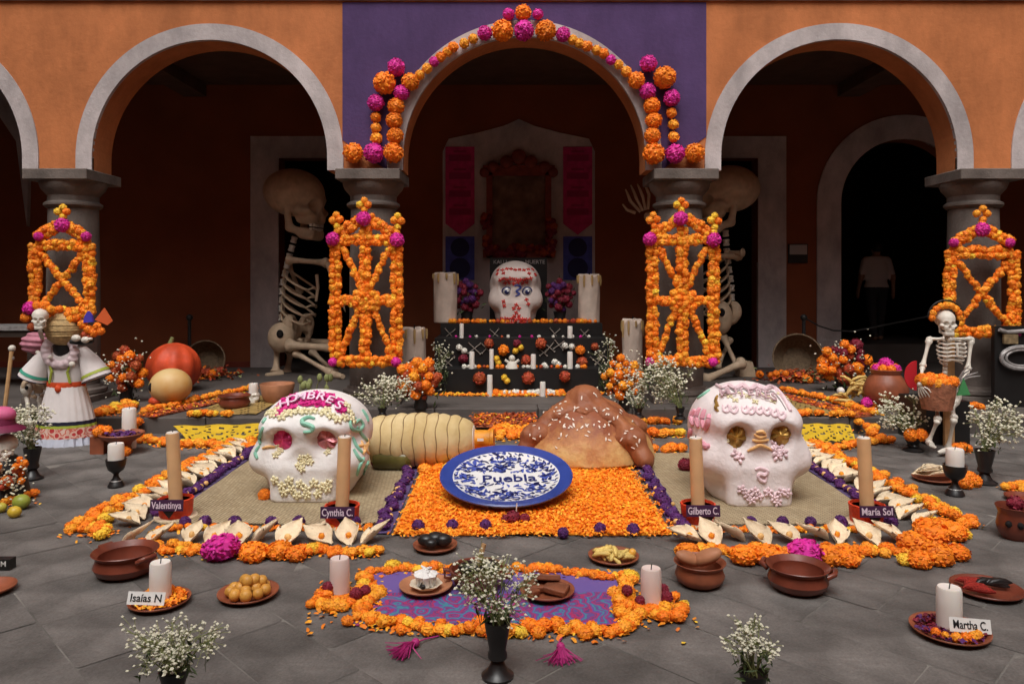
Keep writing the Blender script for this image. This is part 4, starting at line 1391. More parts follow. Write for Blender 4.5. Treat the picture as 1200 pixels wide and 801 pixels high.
b.build('neck', M('orange_neck', (.66, .26, .02), .5, .3, 12, bump=.3), bo, smooth=35)
b = MB(); b.lathe([(.112, .345), (.125, .35), (.125, .36), (.08, .37)], seg=24, mat=MX); b.build('neck_collar', m_white, bo, smooth=35)
tag_b = MB(); tag_b.box(pp(563, 515, 5.96), (.05, .006, .02)); tag_b.build('neck_label', m_white, bo)
b = MB(); b.lathe([(.0, -.345), (.075, -.342), (.085, -.32), (.09, -.1), (.06, -.07), (.0, -.07)], seg=28, mat=Matrix.Translation(Vector((-.02, -.13, -.125))) @ MX)
b.build('glass_belly', M('olive_glass', (.10, .085, .022), .25, .3, 9, coat=.4), bo, smooth=35)

# ------------------------------------------------------------------ tall candles in red wrapped pots with name cards
def name_pot(px, py, txt, adj):
    p = gp(px, py); p = p * (1 + .10 / p.y) + Vector((0, 0, .01))
    t = thing('name_pot', 'red crepe wrapped pot with a dark name card lettered ' + txt, 'pot', p)
    b = MB(); b.lathe([(.090, 0), (.098, .02), (.104, .10), (.108, .115), (.098, .118), (.094, .10)], p, 28, flute=.025, nfl=13); b.lathe([(.0, .098), (.096, .1)], p, 28)
    b.build('crepe_wrap', m_redpot, t, smooth=40)
    b = MB(); b.lathe([(.12, 0), (.13, .004), (.13, .012), (.09, .014)], p - Vector((0, 0, .008)), 24); b.build('saucer', m_husk, t, smooth=30)
    c = p + Vector((0, -.125, .105))
    card = MB(); card.box(c, (.205, .006, .068), mat=Matrix.Rotation(-.12, 4, 'X')); cobj = card.build('name_card', m_card, t)
    tr = MB(); tr.poly([c + Vector((-.03 + adj, .0, -.032)), c + Vector((.05 + adj, 0, -.032)), c + Vector((.012 + adj, .004, -.085))], .004, (0, -1, 0)); tr.build('paper_point', m_black, t)
    me = text_mesh(txt, .052, .001, m_letter)
    sx = min(1, .185 / max(.01, max(v.co.x for v in me.vertices) * 2))
    lt = MB(); lt.add([v.co for v in me.vertices], [q.vertices[:] for q in me.polygons], 0, Matrix.Translation(c + Vector((0, -.006, .0))) @ Matrix.Rotation(PI / 2 - .12, 4, 'X') @ Matrix.Diagonal((sx, 1.15, 1, 1)))
    lt.build('lettering', m_letter, cobj, fix=False)
    return p
def tall_candle(p, top_px, top_py, label):
    z1 = CAMZ - (top_py - HOR) / FPX * p.y
    x1 = (top_px - 600) / FPX * p.y
    b = MB()
    b.tube([(p.x, p.y, p.z + .1), (p.x * .5 + x1 * .5, p.y, (z1 + p.z + .1) / 2), (x1, p.y, z1)], [.042, .041, .040], 18)
    o = b.build('tall_candle', m_waxtan, None, (p.x, p.y, p.z + .1), smooth=40)
    tag(o, label, 'candle')
    b = MB(); b.lathe([(.036, 0), (.034, .006), (.012, .008), (.0, .004)], (x1, p.y, z1), 16); b.build('melted_top', m_wax, o, smooth=True)
    b = MB(); b.tube([(x1, p.y, z1), (x1 + .003, p.y, z1 + .02)], .003, 5); b.build('wick', m_black, o)
for (bx_, by_, tx, ty, txt, lb, ad) in ((206, 612, 202, 507, 'Valentinya', 'tall tan candle at the far left corner of the left mat', 0), (401, 621, 404, 512, 'Cynthia C.', 'tall tan candle in front of the skull with the word HOMBRES', .02),
                                        (818, 619, 815, 513, 'Gilberto C.', 'tall tan candle at the left of the pale pink skull', .02), (1016, 620, 1012, 513, 'María Sol', 'tall tan candle at the right corner of the right mat', -.02)):
    p = name_pot(bx_, by_, txt, ad)
    tall_candle(p, tx, ty, lb)

# ------------------------------------------------------------------ builders for small things
def dish(label, c, r, mat=None, h=.028, cat='dish', name='clay_dish'):
    b = MB(); b.lathe([(.0, .004), (r * .62, .004), (r * .70, .008), (r * .97, h), (r, h + .003), (r * .985, h - .006), (r * .66, .0), (0, .0)][::-1], (0, 0, .001), 32, cap=False)
    o = link(name, mesh_of(name, b.V, b.F, mat or m_clay, smooth=True), None, c, (0, 0, R.uniform(0, 6)))
    return tag(o, label, cat)

def candle(label, c, r, h, mat=None, name='white_candle', group=None):
    b = MB(); b.lathe([(0, 0), (r, 0), (r * 1.01, h * .5), (r * .985, h - .012), (r * .9, h - .002), (r * .55, h - .006), (0, h - .010)], (0, 0, 0), 24, cap=False)
    o = link(name, mesh_of(name, b.V, b.F, mat or m_wax, smooth=True), None, c)
    o.data.set_sharp_from_angle(angle=math.radians(50))
    b = MB(); b.tube([c + Vector((0, 0, h - .01)), c + Vector((.003, 0, h + .016))], .0025, 5)
    b.build('wick', m_black, o)
    return tag(o, label, 'candle', group)

def bud_geo(mb, p, r, mi=0):
    a = R.uniform(0, 6)
    V = [p + Vector((math.cos(a + k * PI / 2) * r, math.sin(a + k * PI / 2) * r, R.uniform(-.3, .3) * r)) for k in range(4)] + [p + Vector((0, 0, r * .8)), p - Vector((0, 0, r * .8))]
    mb.add(V, [(0, 1, 4), (1, 2, 4), (2, 3, 4), (3, 0, 4), (1, 0, 5), (2, 1, 5), (3, 2, 5), (0, 3, 5)], mi)

def babys_breath(label, base, cen, rad, n, vase=None, bud=.0075, leaves=40, cat='flower vase', name='vase_of_white_blossoms', vmat=None, dark=False):
    t = thing(name, label, cat, base)
    mouth = base + Vector((0, 0, .05))
    if vase:
        vh, vr = vase
        b = MB(); b.lathe([(0, 0), (vr * 1.15, 0), (vr * 1.2, .012), (vr * .75, .03), (vr * .45, vh * .30), (vr * .72, vh * .36), (vr * .72, vh * .42), (vr * .62, vh * .5), (vr * .92, vh * .9), (vr * .98, vh), (vr * .85, vh), (vr * .7, vh * .9), (0, vh * .88)], base, 24, cap=False)
        b.build('vase', vmat or m_blackclay, t, smooth=35)
        mouth = base + Vector((0, 0, vh * .93))
    st = MB(); bl = MB(); lv = MB()
    nst = max(10, n // 14)
    for i in range(nst):
        while True:
            q = Vector((R.uniform(-1, 1), R.uniform(-1, 1), R.uniform(-1, 1)))
            if q.length < 1: break
        q = q * (q.length ** -.25 if q.length > .05 else 1)
        e = cen + Vector((q.x * rad[0], q.y * rad[1], q.z * rad[2]))
        m0 = mouth + Vector((R.uniform(-.02, .02), R.uniform(-.02, .02), 0))
        mid = m0.lerp(e, .55) + Vector((0, 0, .15 * (e - m0).length))
        st.tube([m0, mid, e], [.0026, .0020, .0012], 3, cap=False)
        for k in range(n // nst):
            d = Vector((R.gauss(0, 1), R.gauss(0, 1), R.gauss(0, 1))) * .16 * (rad[0] + rad[2]) * .5
            p = mid.lerp(e, R.uniform(.5, 1.05)) + d
            st.tube([mid.lerp(e, R.uniform(.3, .8)), p], .0010, 3, cap=False)
            bud_geo(bl, p, bud * R.uniform(.6, 1.3))
    for i in range(leaves):
        a = R.uniform(0, 6.28)
        d = (cen - mouth)
        p = mouth + d * R.uniform(.05, .8) + Vector((R.uniform(-1, 1) * rad[0], R.uniform(-1, 1) * rad[1], R.uniform(-.3, .3) * rad[2])) * .55
        m = Matrix.Translation(p) @ Euler(rrot()).to_matrix().to_4x4() @ Matrix.Scale(R.uniform(.014, .03), 4)
        lv.add([(-1, 0, 0), (0, -.22, .1), (1, 0, 0), (0, .22, .1)], [(0, 1, 2, 3)], 0, m)
    st.build('stems', m_stem, t, kind='stuff', fix=False)
    bl.build('blossoms', m_bud, t, kind='stuff', fix=False)
    if leaves: lv.build('leaves', m_leaf, t, kind='stuff', fix=False)
    return t

def bouquet(label, base, cen, rad, nfl, r, cols, vmat=None, vh=.16, vr=.06, white=60):
    t = thing('flower_bouquet', label, 'bouquet', base)
    b = MB(); b.lathe([(0, 0), (vr, 0), (vr * 1.05, .02), (vr * .9, vh * .5), (vr * 1.1, vh), (vr * .9, vh - .004), (0, vh * .8)], base, 20, cap=False)
    b.build('vase', vmat or m_blackclay, t, smooth=35)
    st = MB(); lv = MB(); bl = MB()
    for i in range(nfl):
        a = i * 2.4; q = math.sqrt((i + .5) / nfl)
        p = cen + Vector((math.cos(a) * rad[0] * q, -abs(math.sin(a * 1.7)) * rad[1] * (1 - q * .6), math.sin(a) * rad[2] * q))
        bloom(t, p, r * R.uniform(.7, 1.2), R.choice(cols), 'md')
        st.tube([base + Vector((0, 0, vh * .9)), p], .004, 3, cap=False)
    for i in range(60):
        p = cen + Vector((R.gauss(0, .5) * rad[0], R.gauss(0, .5) * rad[1], R.gauss(0, .5) * rad[2] - .3 * rad[2]))
        m = Matrix.Translation(p) @ Euler(rrot()).to_matrix().to_4x4() @ Matrix.Scale(R.uniform(.03, .06), 4)
        lv.add([(-1, 0, 0), (0, -.25, .1), (1, 0, 0), (0, .25, .1)], [(0, 1, 2, 3)], 0, m)
    for i in range(white):
        p = cen + Vector((R.gauss(0, .55) * rad[0], -abs(R.gauss(0, .7)) * rad[1], R.gauss(0, .55) * rad[2]))
        bud_geo(bl, p, R.uniform(.009, .016))
    st.build('stems', m_stem, t, kind='stuff', fix=False); lv.build('leaves', m_leaf, t, kind='stuff', fix=False)
    if white: bl.build('white_blossoms', m_bud, t, kind='stuff', fix=False)
    return t

def goblet(label, c, h, r):
    b = MB(); b.lathe([(0, 0), (r * .8, 0), (r * .85, .01), (r * .7, h * .16), (r * .32, h * .34), (r * .26, h * .45), (r * .42, h * .52), (r * .8, h * .62), (r, h * .82), (r * 1.05, h), (r * .9, h - .002), (r * .75, h * .82), (0, h * .74)], c, 24, cap=False)
    t = b.build('candle_goblet', m_blackclay, None, c, smooth=40)
    tag(t, label, 'candle holder')
    for k in range(3):
        b = MB(); b.lathe([(r * (.80 - k * .1), .012 + k * .016), (r * (.81 - k * .1), .015 + k * .016), (r * (.78 - k * .1), .018 + k * .016)], c, 24, cap=False)
        b.build('pale_ring', m_silver, t)
    return t

# ------------------------------------------------------------------ front carpet
def paisley():
    m = bpy.data.materials.new('printed_purple_cloth'); m.use_nodes = True
    t = m.node_tree; b = t.nodes['Principled BSDF']; L = t.links.new
    b.inputs['Roughness'].default_value = .6
    tc = t.nodes.new('ShaderNodeTexCoord')
    v = t.nodes.new('ShaderNodeTexVoronoi'); v.inputs['Scale'].default_value = 9.5; v.inputs['Randomness'].default_value = .6
    n = t.nodes.new('ShaderNodeTexNoise'); n.inputs['Scale'].default_value = 7
    mx = t.nodes.new('ShaderNodeMixRGB'); mx.inputs[0].default_value = .16
    L(tc.outputs['Object'], mx.inputs[1]); L(n.outputs['Color'], mx.inputs[2]); L(tc.outputs['Object'], n.inputs['Vector'])
    L(mx.outputs[0], v.inputs['Vector'])
    sn = t.nodes.new('ShaderNodeMath'); sn.operation = 'MULTIPLY'; L(v.outputs['Distance'], sn.inputs[0]); sn.inputs[1].default_value = 3.6
    fr = t.nodes.new('ShaderNodeMath'); fr.operation = 'FRACT'; L(sn.outputs[0], fr.inputs[0])
    cr = t.nodes.new('ShaderNodeValToRGB'); cr.color_ramp.interpolation = 'CONSTANT'
    cols = [(0, (.36, .03, .13)), (.22, (.13, .07, .30)), (.42, (.05, .22, .30)), (.60, (.12, .07, .26)), (.78, (.30, .03, .15)), (.9, (.08, .06, .20))]
    el = cr.color_ramp.elements
    el[0].position, el[0].color = cols[0][0], (*cols[0][1], 1); el[1].position, el[1].color = cols[1][0], (*cols[1][1], 1)
    for p, c in cols[2:]:
        e = el.new(p); e.color = (*c, 1)
    L(fr.outputs[0], cr.inputs[0])
    sp = t.nodes.new('ShaderNodeSeparateXYZ'); L(tc.outputs['Object'], sp.inputs[0])
    st = t.nodes.new('ShaderNodeMath'); st.operation = 'GREATER_THAN'; st.inputs[1].default_value = .05; L(sp.outputs['Y'], st.inputs[0])
    m2 = t.nodes.new('ShaderNodeMixRGB'); L(st.outputs[0], m2.inputs[0]); L(cr.outputs[0], m2.inputs[1]); m2.inputs[2].default_value = (.145, .095, .33, 1)
    L(m2.outputs[0], b.inputs['Base Color'])
    return m
b = MB(); sheet(b, -.72, .52, 3.27, 3.86, .003, 24, 12, .008, .004, .0)
tag(b.build('printed_cloth', paisley(), None, (-.1, 3.55, 0), smooth=True), 'purple cloth printed in teal and crimson swirls, framed by marigolds in front', 'cloth')
def row2(label, pts, r, wd, den=1.0, yel=.05, avoid=()):
    t = row(label, pts, r, wd, den, yel, name='marigold_border', group='marigold rows round the printed cloth', amb=.45)
    for o in list(t.children):
        if o.get('kind') == 'stuff': continue
        p = WL[o.name]
        for (ax, ay, ar) in avoid:
            if (p.x - ax) ** 2 + (p.y - ay) ** 2 < ar * ar:
                bpy.data.objects.remove(o); break
    return t
c1 = gp(398, 696); c2 = gp(763, 711)
AV = [(c1.x, c1.y, .062), (c2.x, c2.y, .062)]
G = lambda x, y: tuple(gp(x, y))
row2('row of marigolds along the back edge of the printed cloth', [G(432, 674), G(520, 670), G(640, 672), G(736, 679)], .031, .075)
row2('row of marigolds along the front edge of the printed cloth', [G(408, 727), G(470, 738), G(600, 741), G(735, 744)], .033, .085, .95)
row2('round heap of marigolds about the candle at the left end of the printed cloth', [G(366, 706), G(436, 704)], .034, .25, .85, avoid=AV)
row2('short row of marigolds closing the left end of the printed cloth', [G(430, 680), G(440, 700), G(420, 728)], .033, .08, 1, avoid=AV)
row2('round heap of marigolds about the candle at the right end of the printed cloth', [G(738, 718), G(803, 714)], .034, .25, .85, avoid=AV)
row2('short row of marigolds closing the right end of the printed cloth', [G(735, 682), G(728, 700), G(735, 740)], .033, .08, 1, avoid=AV)
big_flower(461, 669, 11, 'yellow', 'yellow marigold at the back left corner of the printed cloth')
big_flower(739, 681, 11, 'yellow', 'yellow marigold at the back right corner of the printed cloth')
for (x, y, s) in ((384, 700, 7), (417, 708, 8), (428, 704, 7), (735, 704, 7), (750, 716, 6), (781, 712, 8), (778, 702, 6)):
    p = gp(x, y); o = link('dark_red_blossom', pom_mesh('red', 'hi'), None, p + Vector((0, 0, .05)), rrot(), s * p.y / FPX)
    tag(o, 'dark red cockscomb blossom among the marigolds beside the %s pillar candle' % ('left' if x < 600 else 'right'), 'flower', 'dark red blossoms by the pillar candles')
candle('white pillar candle in the marigolds at the left end of the printed cloth', c1 + Vector((0, 0, .005)), .047, .172, m_waxp)
candle('white pillar candle in the marigolds at the right end of the printed cloth', c2 + Vector((0, 0, .005)), .047, .178, m_waxp)

# dishes and food
p = gp(510, 643); dish('small clay dish of black fruits behind the printed cloth', p, .125)
for (dx, dy, s) in ((-.05, .0, .045), (.0, .015, .05), (.045, 0, .046), (-.02, -.035, .035), (.02, .05, .04)):
    b = MB(); b.ball(p + Vector((dx, dy, .02 + s * .7)), (s * 1.1, s * .9, s * .75), 12, 8)
    tag(b.build('black_fruit', m_blackclay, None, p + Vector((dx, dy, .02)), smooth=True), 'glossy black fruit on the small dish behind the printed cloth', 'fruit', 'black fruits on the small dish')
p = gp(719, 656); dish('clay dish of pale yellow pods right of the petal carpet', p, .137)
m_pod = M('pale_pod', (.66, .48, .14), .55, .2, 20, rnd=.35)
pod = MB(); pod.tube([(-1, 0, .1), (-.5, .1, .3), (.1, .12, .36), (.6, .02, .25), (1, -.1, .05)], [.12, .26, .22, .27, .1], 8)
podm = mesh_of('pod', pod.V, pod.F, m_pod, smooth=True)
for i in range(20):
    a = R.uniform(0, 6.28); q = math.sqrt(R.random()) * .082
    o = link('pod', podm, None, p + Vector((math.cos(a) * q, math.sin(a) * q * .9, .014 + .035 * (1 - q / .08) + R.uniform(0, .012))), (R.uniform(-.4, .4), R.uniform(-.3, .3), R.uniform(0, 6)), R.uniform(.042, .055))
    tag(o, 'pale yellow pod heaped on the clay dish right of the petal carpet', 'pod', 'pods on the clay dish')
b = MB(); b.ball(p + Vector((.10, -.01, .045)), .022, 10, 7); tag(b.build('small_round_fruit', m_seed, None, p + Vector((.1, 0, .03)), smooth=True), 'small orange round fruit at the right rim of the dish of pods', 'fruit')
p = gp(291, 699); dish('clay dish of guavas on the paving between the pot and the printed cloth', p, .141)
m_guava = M('guava', (.62, .30, .055), .45, .2, 12, rnd=.25)
gv = MB(); gv.ball((0, 0, 0), (1, 1, .92), 12, 8)
gvm = mesh_of('guava', gv.V, gv.F, m_guava, smooth=True)
for (dx, dy, dz) in [(math.cos(a) * .082, math.sin(a) * .075, 0) for a in [k * PI / 4.5 for k in range(9)]] + [(-.035, 0, .008), (.035, 0, .008), (0, .04, .01), (0, -.035, .008), (-.02, .01, .042), (.025, .012, .042), (.055, .03, .03), (0, -.012, .045)]:
    o = link('guava', gvm, None, p + Vector((dx, dy, .036 + dz)), rrot(), R.uniform(.026, .031))
    tag(o, 'small yellow guava heaped on the clay dish', 'guava', 'guavas on the clay dish')
p = gp(499, 694) + Vector((0, 0, .014)); dish('flat clay dish with a white folded bundle on the left of the printed cloth', p, .129, m_clayl)
t = thing('white_bundle', 'white folded husk bundle on a pale leaf, on the left dish of the printed cloth', 'bundle', p)
b = MB(); b.lathe([(0, .014), (.055, .016), (.078, .034), (.070, .028), (.05, .022), (0, .02)], p, 24, cap=False, flute=.05, nfl=7); b.build('pale_leaf', M('pale_leaf', (.74, .64, .50), .6, .1, 20), t, smooth=True)
for i in range(9):
    a = i * .7; b = MB()
    q = p + Vector((math.cos(a) * .03, math.sin(a) * .03, .03))
    b.tube([q, q + Vector((math.cos(a) * .012, math.sin(a) * .01, .04)), p + Vector((R.uniform(-.03, .03), R.uniform(-.015, .015), R.uniform(.085, .115)))], [.018, .022, .004], 7)
    b.build('fold', m_white, t, smooth=True)
b = MB(); b.ball(p + Vector((-.005, -.068, .04)), .012, 8, 6); b.build('dark_bead', m_black, t)
p = gp(641, 699) + Vector((0, 0, .012)); dish('clay dish of brown chocolate tablets on the right of the printed cloth', p, .132)
m_choc = M('chocolate', (.20, .065, .030), .55, .3, 14, bump=.4, bs=40)
for (dx, dy, dz, sx, sy, rz, tx) in ((-.045, .02, .035, .12, .075, .3, .25), (.045, -.01, .035, .11, .085, -.4, .15), (.0, .045, .065, .12, .09, .15, -.35), (-.07, -.04, .028, .06, .05, .9, .1)):
    b = MB(); b.box((0, 0, 0), (sx, sy, .028)); me = mesh_of('chocolate_tablet', b.V, b.F, m_choc)
    o = link('chocolate_tablet', me, None, p + Vector((dx, dy, dz)), (tx, .1, rz)); bv = o.modifiers.new('edge', 'BEVEL'); bv.width = .006; bv.segments = 2
    tag(o, 'rough brown chocolate tablet on the right dish of the printed cloth', 'chocolate', 'chocolate tablets')
# dark bowl with a spoon behind the vase
p = gp(560, 690) + Vector((0, 0, .012))
t = thing('dark_bowl', 'dark clay bowl in the middle of the printed cloth, behind the vase', 'bowl', p)
b = MB(); b.lathe([(0, 0), (.07, 0), (.115, .03), (.135, .075), (.14, .095), (.128, .092), (.115, .05), (0, .02)], p, 30, cap=False); b.build('bowl', m_clayd, t, smooth=40)
for s in (-1, 1):
    b = MB(); b.tube([p + Vector((s * .13, 0, .08)), p + Vector((s * .165, 0, .085)), p + Vector((s * .16, 0, .05)), p + Vector((s * .12, 0, .045))], .011, 8); b.build('handle', m_clayd, t, smooth=True)
b = MB(); b.tube([p + Vector((-.02, .0, .05)), p + Vector((.03, .03, .2))], [.016, .012], 8); tag(b.build('wooden_spoon', m_wood, None, p + Vector((0, 0, .05)), smooth=True), 'wooden spoon standing in the dark bowl on the printed cloth', 'spoon')
b = MB(); b.ball(p + Vector((.06, -.01, .10)), (.05, .045, .04), 10, 7); b.ball(p + Vector((-.04, .02, .085)), (.06, .05, .035), 10, 7); tag(b.build('dark_stew', m_blackclay, None, p + Vector((0, 0, .06)), smooth=True, kind=None), 'dark lumps of food in the bowl behind the vase', 'food')
# chilies
p = gp(1156, 694); dish('clay dish of red and black dried chilies at the right edge', p, .158, m_clayd)
ch = MB(); ch.tube([(-1, 0, 0), (-.6, .08, .1), (0, .12, .12), (.6, .04, .08), (1, -.1, .02)], [.05, .22, .30, .24, .06], 8)
chm = {c: mesh_of('dried_chili', ch.V, ch.F, m, smooth=True) for c, m in (('red', M('red_chili', (.42, .03, .02), .5, .4, 14, bump=1.0, bs=22)), ('black', m_blackclay))}
for i in range(9):
    c = 'red' if i < 4 else 'black'
    q = p + Vector(((-.07 if c == 'red' else .035) + R.uniform(-.035, .035), R.uniform(-.06, .06), .022 + R.uniform(0, .022)))
    o = link('dried_chili', chm[c], None, q, (R.uniform(-.2, .2), 0, R.uniform(-.5, .5)), .062)
    tag(o, '%s dried chili on the dish at the right edge' % c, 'chili', 'dried chilies')

# candle dishes with name cards
def card_dish(dp, r, cp, cr, chh, txt, lbl, cl, cardx, tilt, cols, cw=.17):
    dish(lbl, dp, r)
    o = candle(cl, cp, cr, chh)
    t = thing('petal_filling', 'loose orange petals filling the dish with the card lettered ' + txt, 'petals', dp)
    b = MB(); pts = []
    for i in range(420):
        a = R.uniform(0, 6.28); q = math.sqrt(R.random()) * r * .86
        pts.append(dp + Vector((math.cos(a) * q, math.sin(a) * q, .014 + R.uniform(0, .012) + .012 * (q / r))))
    scatter_petals(b, pts, .011, .7, wts=(4, 4, .5) if cols[0] != 'red' else (2, 1, 0))
    b.build('petals', OAY if cols[0] != 'red' else [FC['red'], FC['purple'], FC['red']], t, kind='stuff', fix=False)
    for i in range(7):
        a = (-2.6 + i * .36) if cols[0] == 'red' else R.uniform(-.3, 3.44); q = r * .68
        bloom(t, dp + Vector((math.cos(a) * q, math.sin(a) * q, .035)), R.uniform(.016, .026), R.choice(['orange', 'amber']), 'md')
    c = thing('paper_card', 'white paper card handwritten ' + txt + ' leaning on the candle', 'card', cardx)
    q = MB(); mm = Matrix.Translation(cardx) @ Matrix.Rotation(tilt, 4, 'Y') @ Matrix.Rotation(-.32, 4, 'X')
    q.box((0, 0, 0), (cw, .002, .056), mat=mm); pobj = q.build('paper', m_white, c)
    me = text_mesh(txt, .047, .0005, m_ink)
    sx = min(1, (cw - .03) / (max(v.co.x for v in me.vertices) * 2))
    q = MB(); q.add([v.co for v in me.vertices], [f.vertices[:] for f in me.polygons], 0, mm @ Matrix.Translation((0, -.0025, 0)) @ Matrix.Rotation(PI / 2, 4, 'X') @ Matrix.Diagonal((sx, 1, 1, 1)))
    q.build('lettering', m_ink, pobj, fix=False)
d = gp(187, 708)
card_dish(d, .137, d + Vector((-.01, .03, .012)), .048, .178, 'Isaías N', 'clay dish of orange petals with a candle, in front of the brown pot', 'white pillar candle on the dish with the card lettered Isaías N', d + Vector((-.022, -.082, .064)), .03, ('orange',), .17)
d = gp(1113, 743)
card_dish(d, .156, d + Vector((.015, .03, .012)), .050, .180, 'Martha C.', 'clay dish of dark red petals with a candle, at the right foreground', 'white pillar candle on the dish with the card lettered Martha C.', d + Vector((.05, -.060, .066)), .08, ('red',), .175)

# clay pots
def pot(label, c, r, h, mat, handles=True, name='clay_pot'):
    t = thing(name, label, 'pot', c)
    b = MB(); b.lathe([(0, 0), (r * .62, 0), (r * .86, h * .18), (r * .95, h * .42), (r * .86, h * .72), (r * .84, h * .78), (r, h * .98), (r * .985, h), (r * .80, h * .80), (r * .80, h * .5), (r * .6, h * .1), (0, h * .08)], c, 36, cap=False)
    b.build('body', mat, t, smooth=45)
    if handles:
        for s in (-1, 1):
            a = .55 if s < 0 else -.45
            d = Vector((s * math.cos(a), math.sin(a), 0)); e = Vector((-d.y, d.x, 0)) * r * .3
            b = MB(); b.tube([c + d * r * .9 - e + Vector((0, 0, h * .75)), c + d * r * 1.12 - e * .6 + Vector((0, 0, h * .9)), c + d * r * 1.12 + e * .6 + Vector((0, 0, h * .9)), c + d * r * .9 + e + Vector((0, 0, h * .75))], r * .085, 8)
            b.build('handle', mat, t, smooth=True)
    return t
p = gp(147, 672); pot('glazed brown clay pot with two handles at the left', p + Vector((0, 0, .001)), .160, .125, m_clayd)
p = gp(820, 684); pot('clay pot holding a piece of bread, before the right mat', p + Vector((0, 0, .001)), .128, .115, m_clay, False)
for (dx, dy, dz, a, s) in ((-.05, .02, .12, .4, .08), (.035, .0, .135, -.5, .085)):
    b = MB(); b.ball((0, 0, 0), (s, s * .55, s * .42), 12, 8); me = mesh_of('bread_piece', b.V, b.F, m_clayl, smooth=True)
    tag(link('bread_piece', me, None, p + Vector((dx, dy, dz)), (.3, a, a)), 'brown piece of bread in the clay pot before the right mat', 'bread', 'bread pieces in the pot')
p = gp(935, 690); pot('open brown clay pot before the large magenta flower of the right mat', p + Vector((0, 0, .001)), .150, .12, m_clayd)
p = gp(1190, 630)
t = pot('small glazed clay jug with dark holes at the right edge', p, .105, .19, m_clayd, False, 'clay_jug')
for a in (-2.5, -1.9, -1.3):
    b = MB(); b.ball(p + Vector((math.cos(a) * .098, math.sin(a) * .098, .10)), (.018, .018, .02), 8, 6); b.build('hole', m_hole, t)
bloom(tag(thing('dark_red_flower', 'dark red flower on top of the clay jug at the right edge', 'flower', p + Vector((0, 0, .19))), None), p + Vector((0, 0, .20)), .05, 'red', 'md')
row('heap of marigolds on the paving at the right edge, above the clay jug', [tuple(gp(1186, 577)), tuple(gp(1212, 572))], .04, .14, 1.2)
p = gp(1200, 586); dish('shallow clay dish under the marigolds at the right edge', p, .12, m_clayd)
# left edge: sign and dish
p = gp(-14, 694); dish('clay dish cut by the left edge of the picture', p, .12)
p = gp(2, 668)
t = thing('black_name_sign', 'small black sign with pale lettering at the left edge', 'sign', p)
b = MB(); b.box(p + Vector((-.05, .02, .03)), (.19, .05, .055)); b.build('block', m_black, t)
me = text_mesh('ROSA M', .048, .0005, m_white)
q = MB(); q.add([v.co for v in me.vertices], [f.vertices[:] for f in me.polygons], 0, Matrix.Translation(p + Vector((-.045, -.007, .035))) @ Matrix.Rotation(PI / 2, 4, 'X') @ Matrix.Diagonal((.85, .8, 1, 1)))
q.build('lettering', m_white, t, fix=False)

# tassels
m_tas = M('magenta_thread', (.42, .025, .17), .6, isl=.5)
def tassel(label, px, py, ang):
    p = gp(px, py)
    t = thing('thread_tassel', label, 'tassel', p)
    d = Vector((math.cos(ang), math.sin(ang), 0)); e = Vector((-d.y, d.x, 0))
    b = MB(); b.ball(p + Vector((0, 0, .02)), .018, 10, 7); b.build('knot', m_tas, t, smooth=True)
    b = MB(); b.tube([p + Vector((0, 0, .02)), p - d * .06 + Vector((0, 0, .012)), p - d * .12 + e * .02 + Vector((0, 0, .006))], .0035, 5); b.build('cord', m_tas, t)
    b = MB()
    for i in range(90):
        s = R.gauss(0, .33); l = R.uniform(.09, .135)
        b.tube([p + Vector((0, 0, .025)), p + d * l * .5 + e * s * l * .4 + Vector((0, 0, .028 * R.random() + .008)), p + d * l * math.cos(s) + e * l * s + Vector((0, 0, .004 + .02 * R.random()))], [.003, .0025, .0015], 3, cap=False)
    b.build('fringe', m_tas, t, kind='stuff', fix=False)
tassel('magenta thread tassel on the paving left of the black vase', 487, 758, math.radians(235))
tassel('magenta thread tassel on the paving right of the black vase', 657, 763, math.radians(272))

# vases of white blossoms in front
b0 = gp(583, 793)
babys_breath('slim black vase of white blossoms before the middle of the printed cloth', b0, b0 + Vector((-.01, .02, .36)), (.165, .12, .13), 420, (.215, .052), .0068, 70)
b0 = Vector((-1.18, 2.62, 0))
babys_breath('black vase of white blossoms at the left foreground', b0, b0 + Vector((.015, .0, .26)), (.20, .14, .075), 420, (.150, .052), .0066, 70)
b0 = Vector((.835, 2.60, 0))
babys_breath('black vase of white blossoms at the right foreground', b0, b0 + Vector((.0, .0, .265)), (.105, .10, .065), 260, (.150, .05), .0064, 50)

# goblet candles and brazier at the left, goblet candle at the right
p = gp(136, 570); goblet('black goblet holding a candle left of the left mat', p, .205, .068); candle('white candle in the black goblet left of the left mat', p + Vector((0, 0, .165)), .055, .155)
p = gp(1119, 580); goblet('black goblet holding a candle right of the right mat', p, .215, .075); candle('white candle in the black goblet right of the right mat', p + Vector((0, 0, .175)), .058, .155)
p = gp(143, 531)
t = thing('clay_brazier', 'footed clay bowl with purple petals left of the yellow cut paper', 'bowl', p)
b = MB(); b.lathe([(0, 0), (.085, 0), (.09, .015), (.07, .06), (.085, .10), (.165, .15), (.185, .175), (.18, .182), (.15, .155), (0, .14)], p, 30, cap=False); b.build('bowl', m_clay, t, smooth=40)
b = MB(); scatter_petals(b, [p + Vector((R.gauss(0, .07), R.gauss(0, .06), .165 + R.uniform(0, .015))) for i in range(120)], .018, .6, 0); b.build('purple_petals', [FC['purple']], t, kind='stuff', fix=False)
candle('white candle standing behind the footed clay bowl at the left', p + Vector((-.05, .22, 0)), .06, .36)
for (dx, dy) in ((-.20, -.02), (-.16, .05), (-.22, .06), (.07, -.09)):
    tag(link('marigold', pom_mesh('orange', 'md'), None, p + Vector((dx, dy, .19 if dx < 0 else .04)), rrot(), .05), 'orange marigold beside the footed clay bowl at the left', 'flower', 'marigolds by the footed bowl')
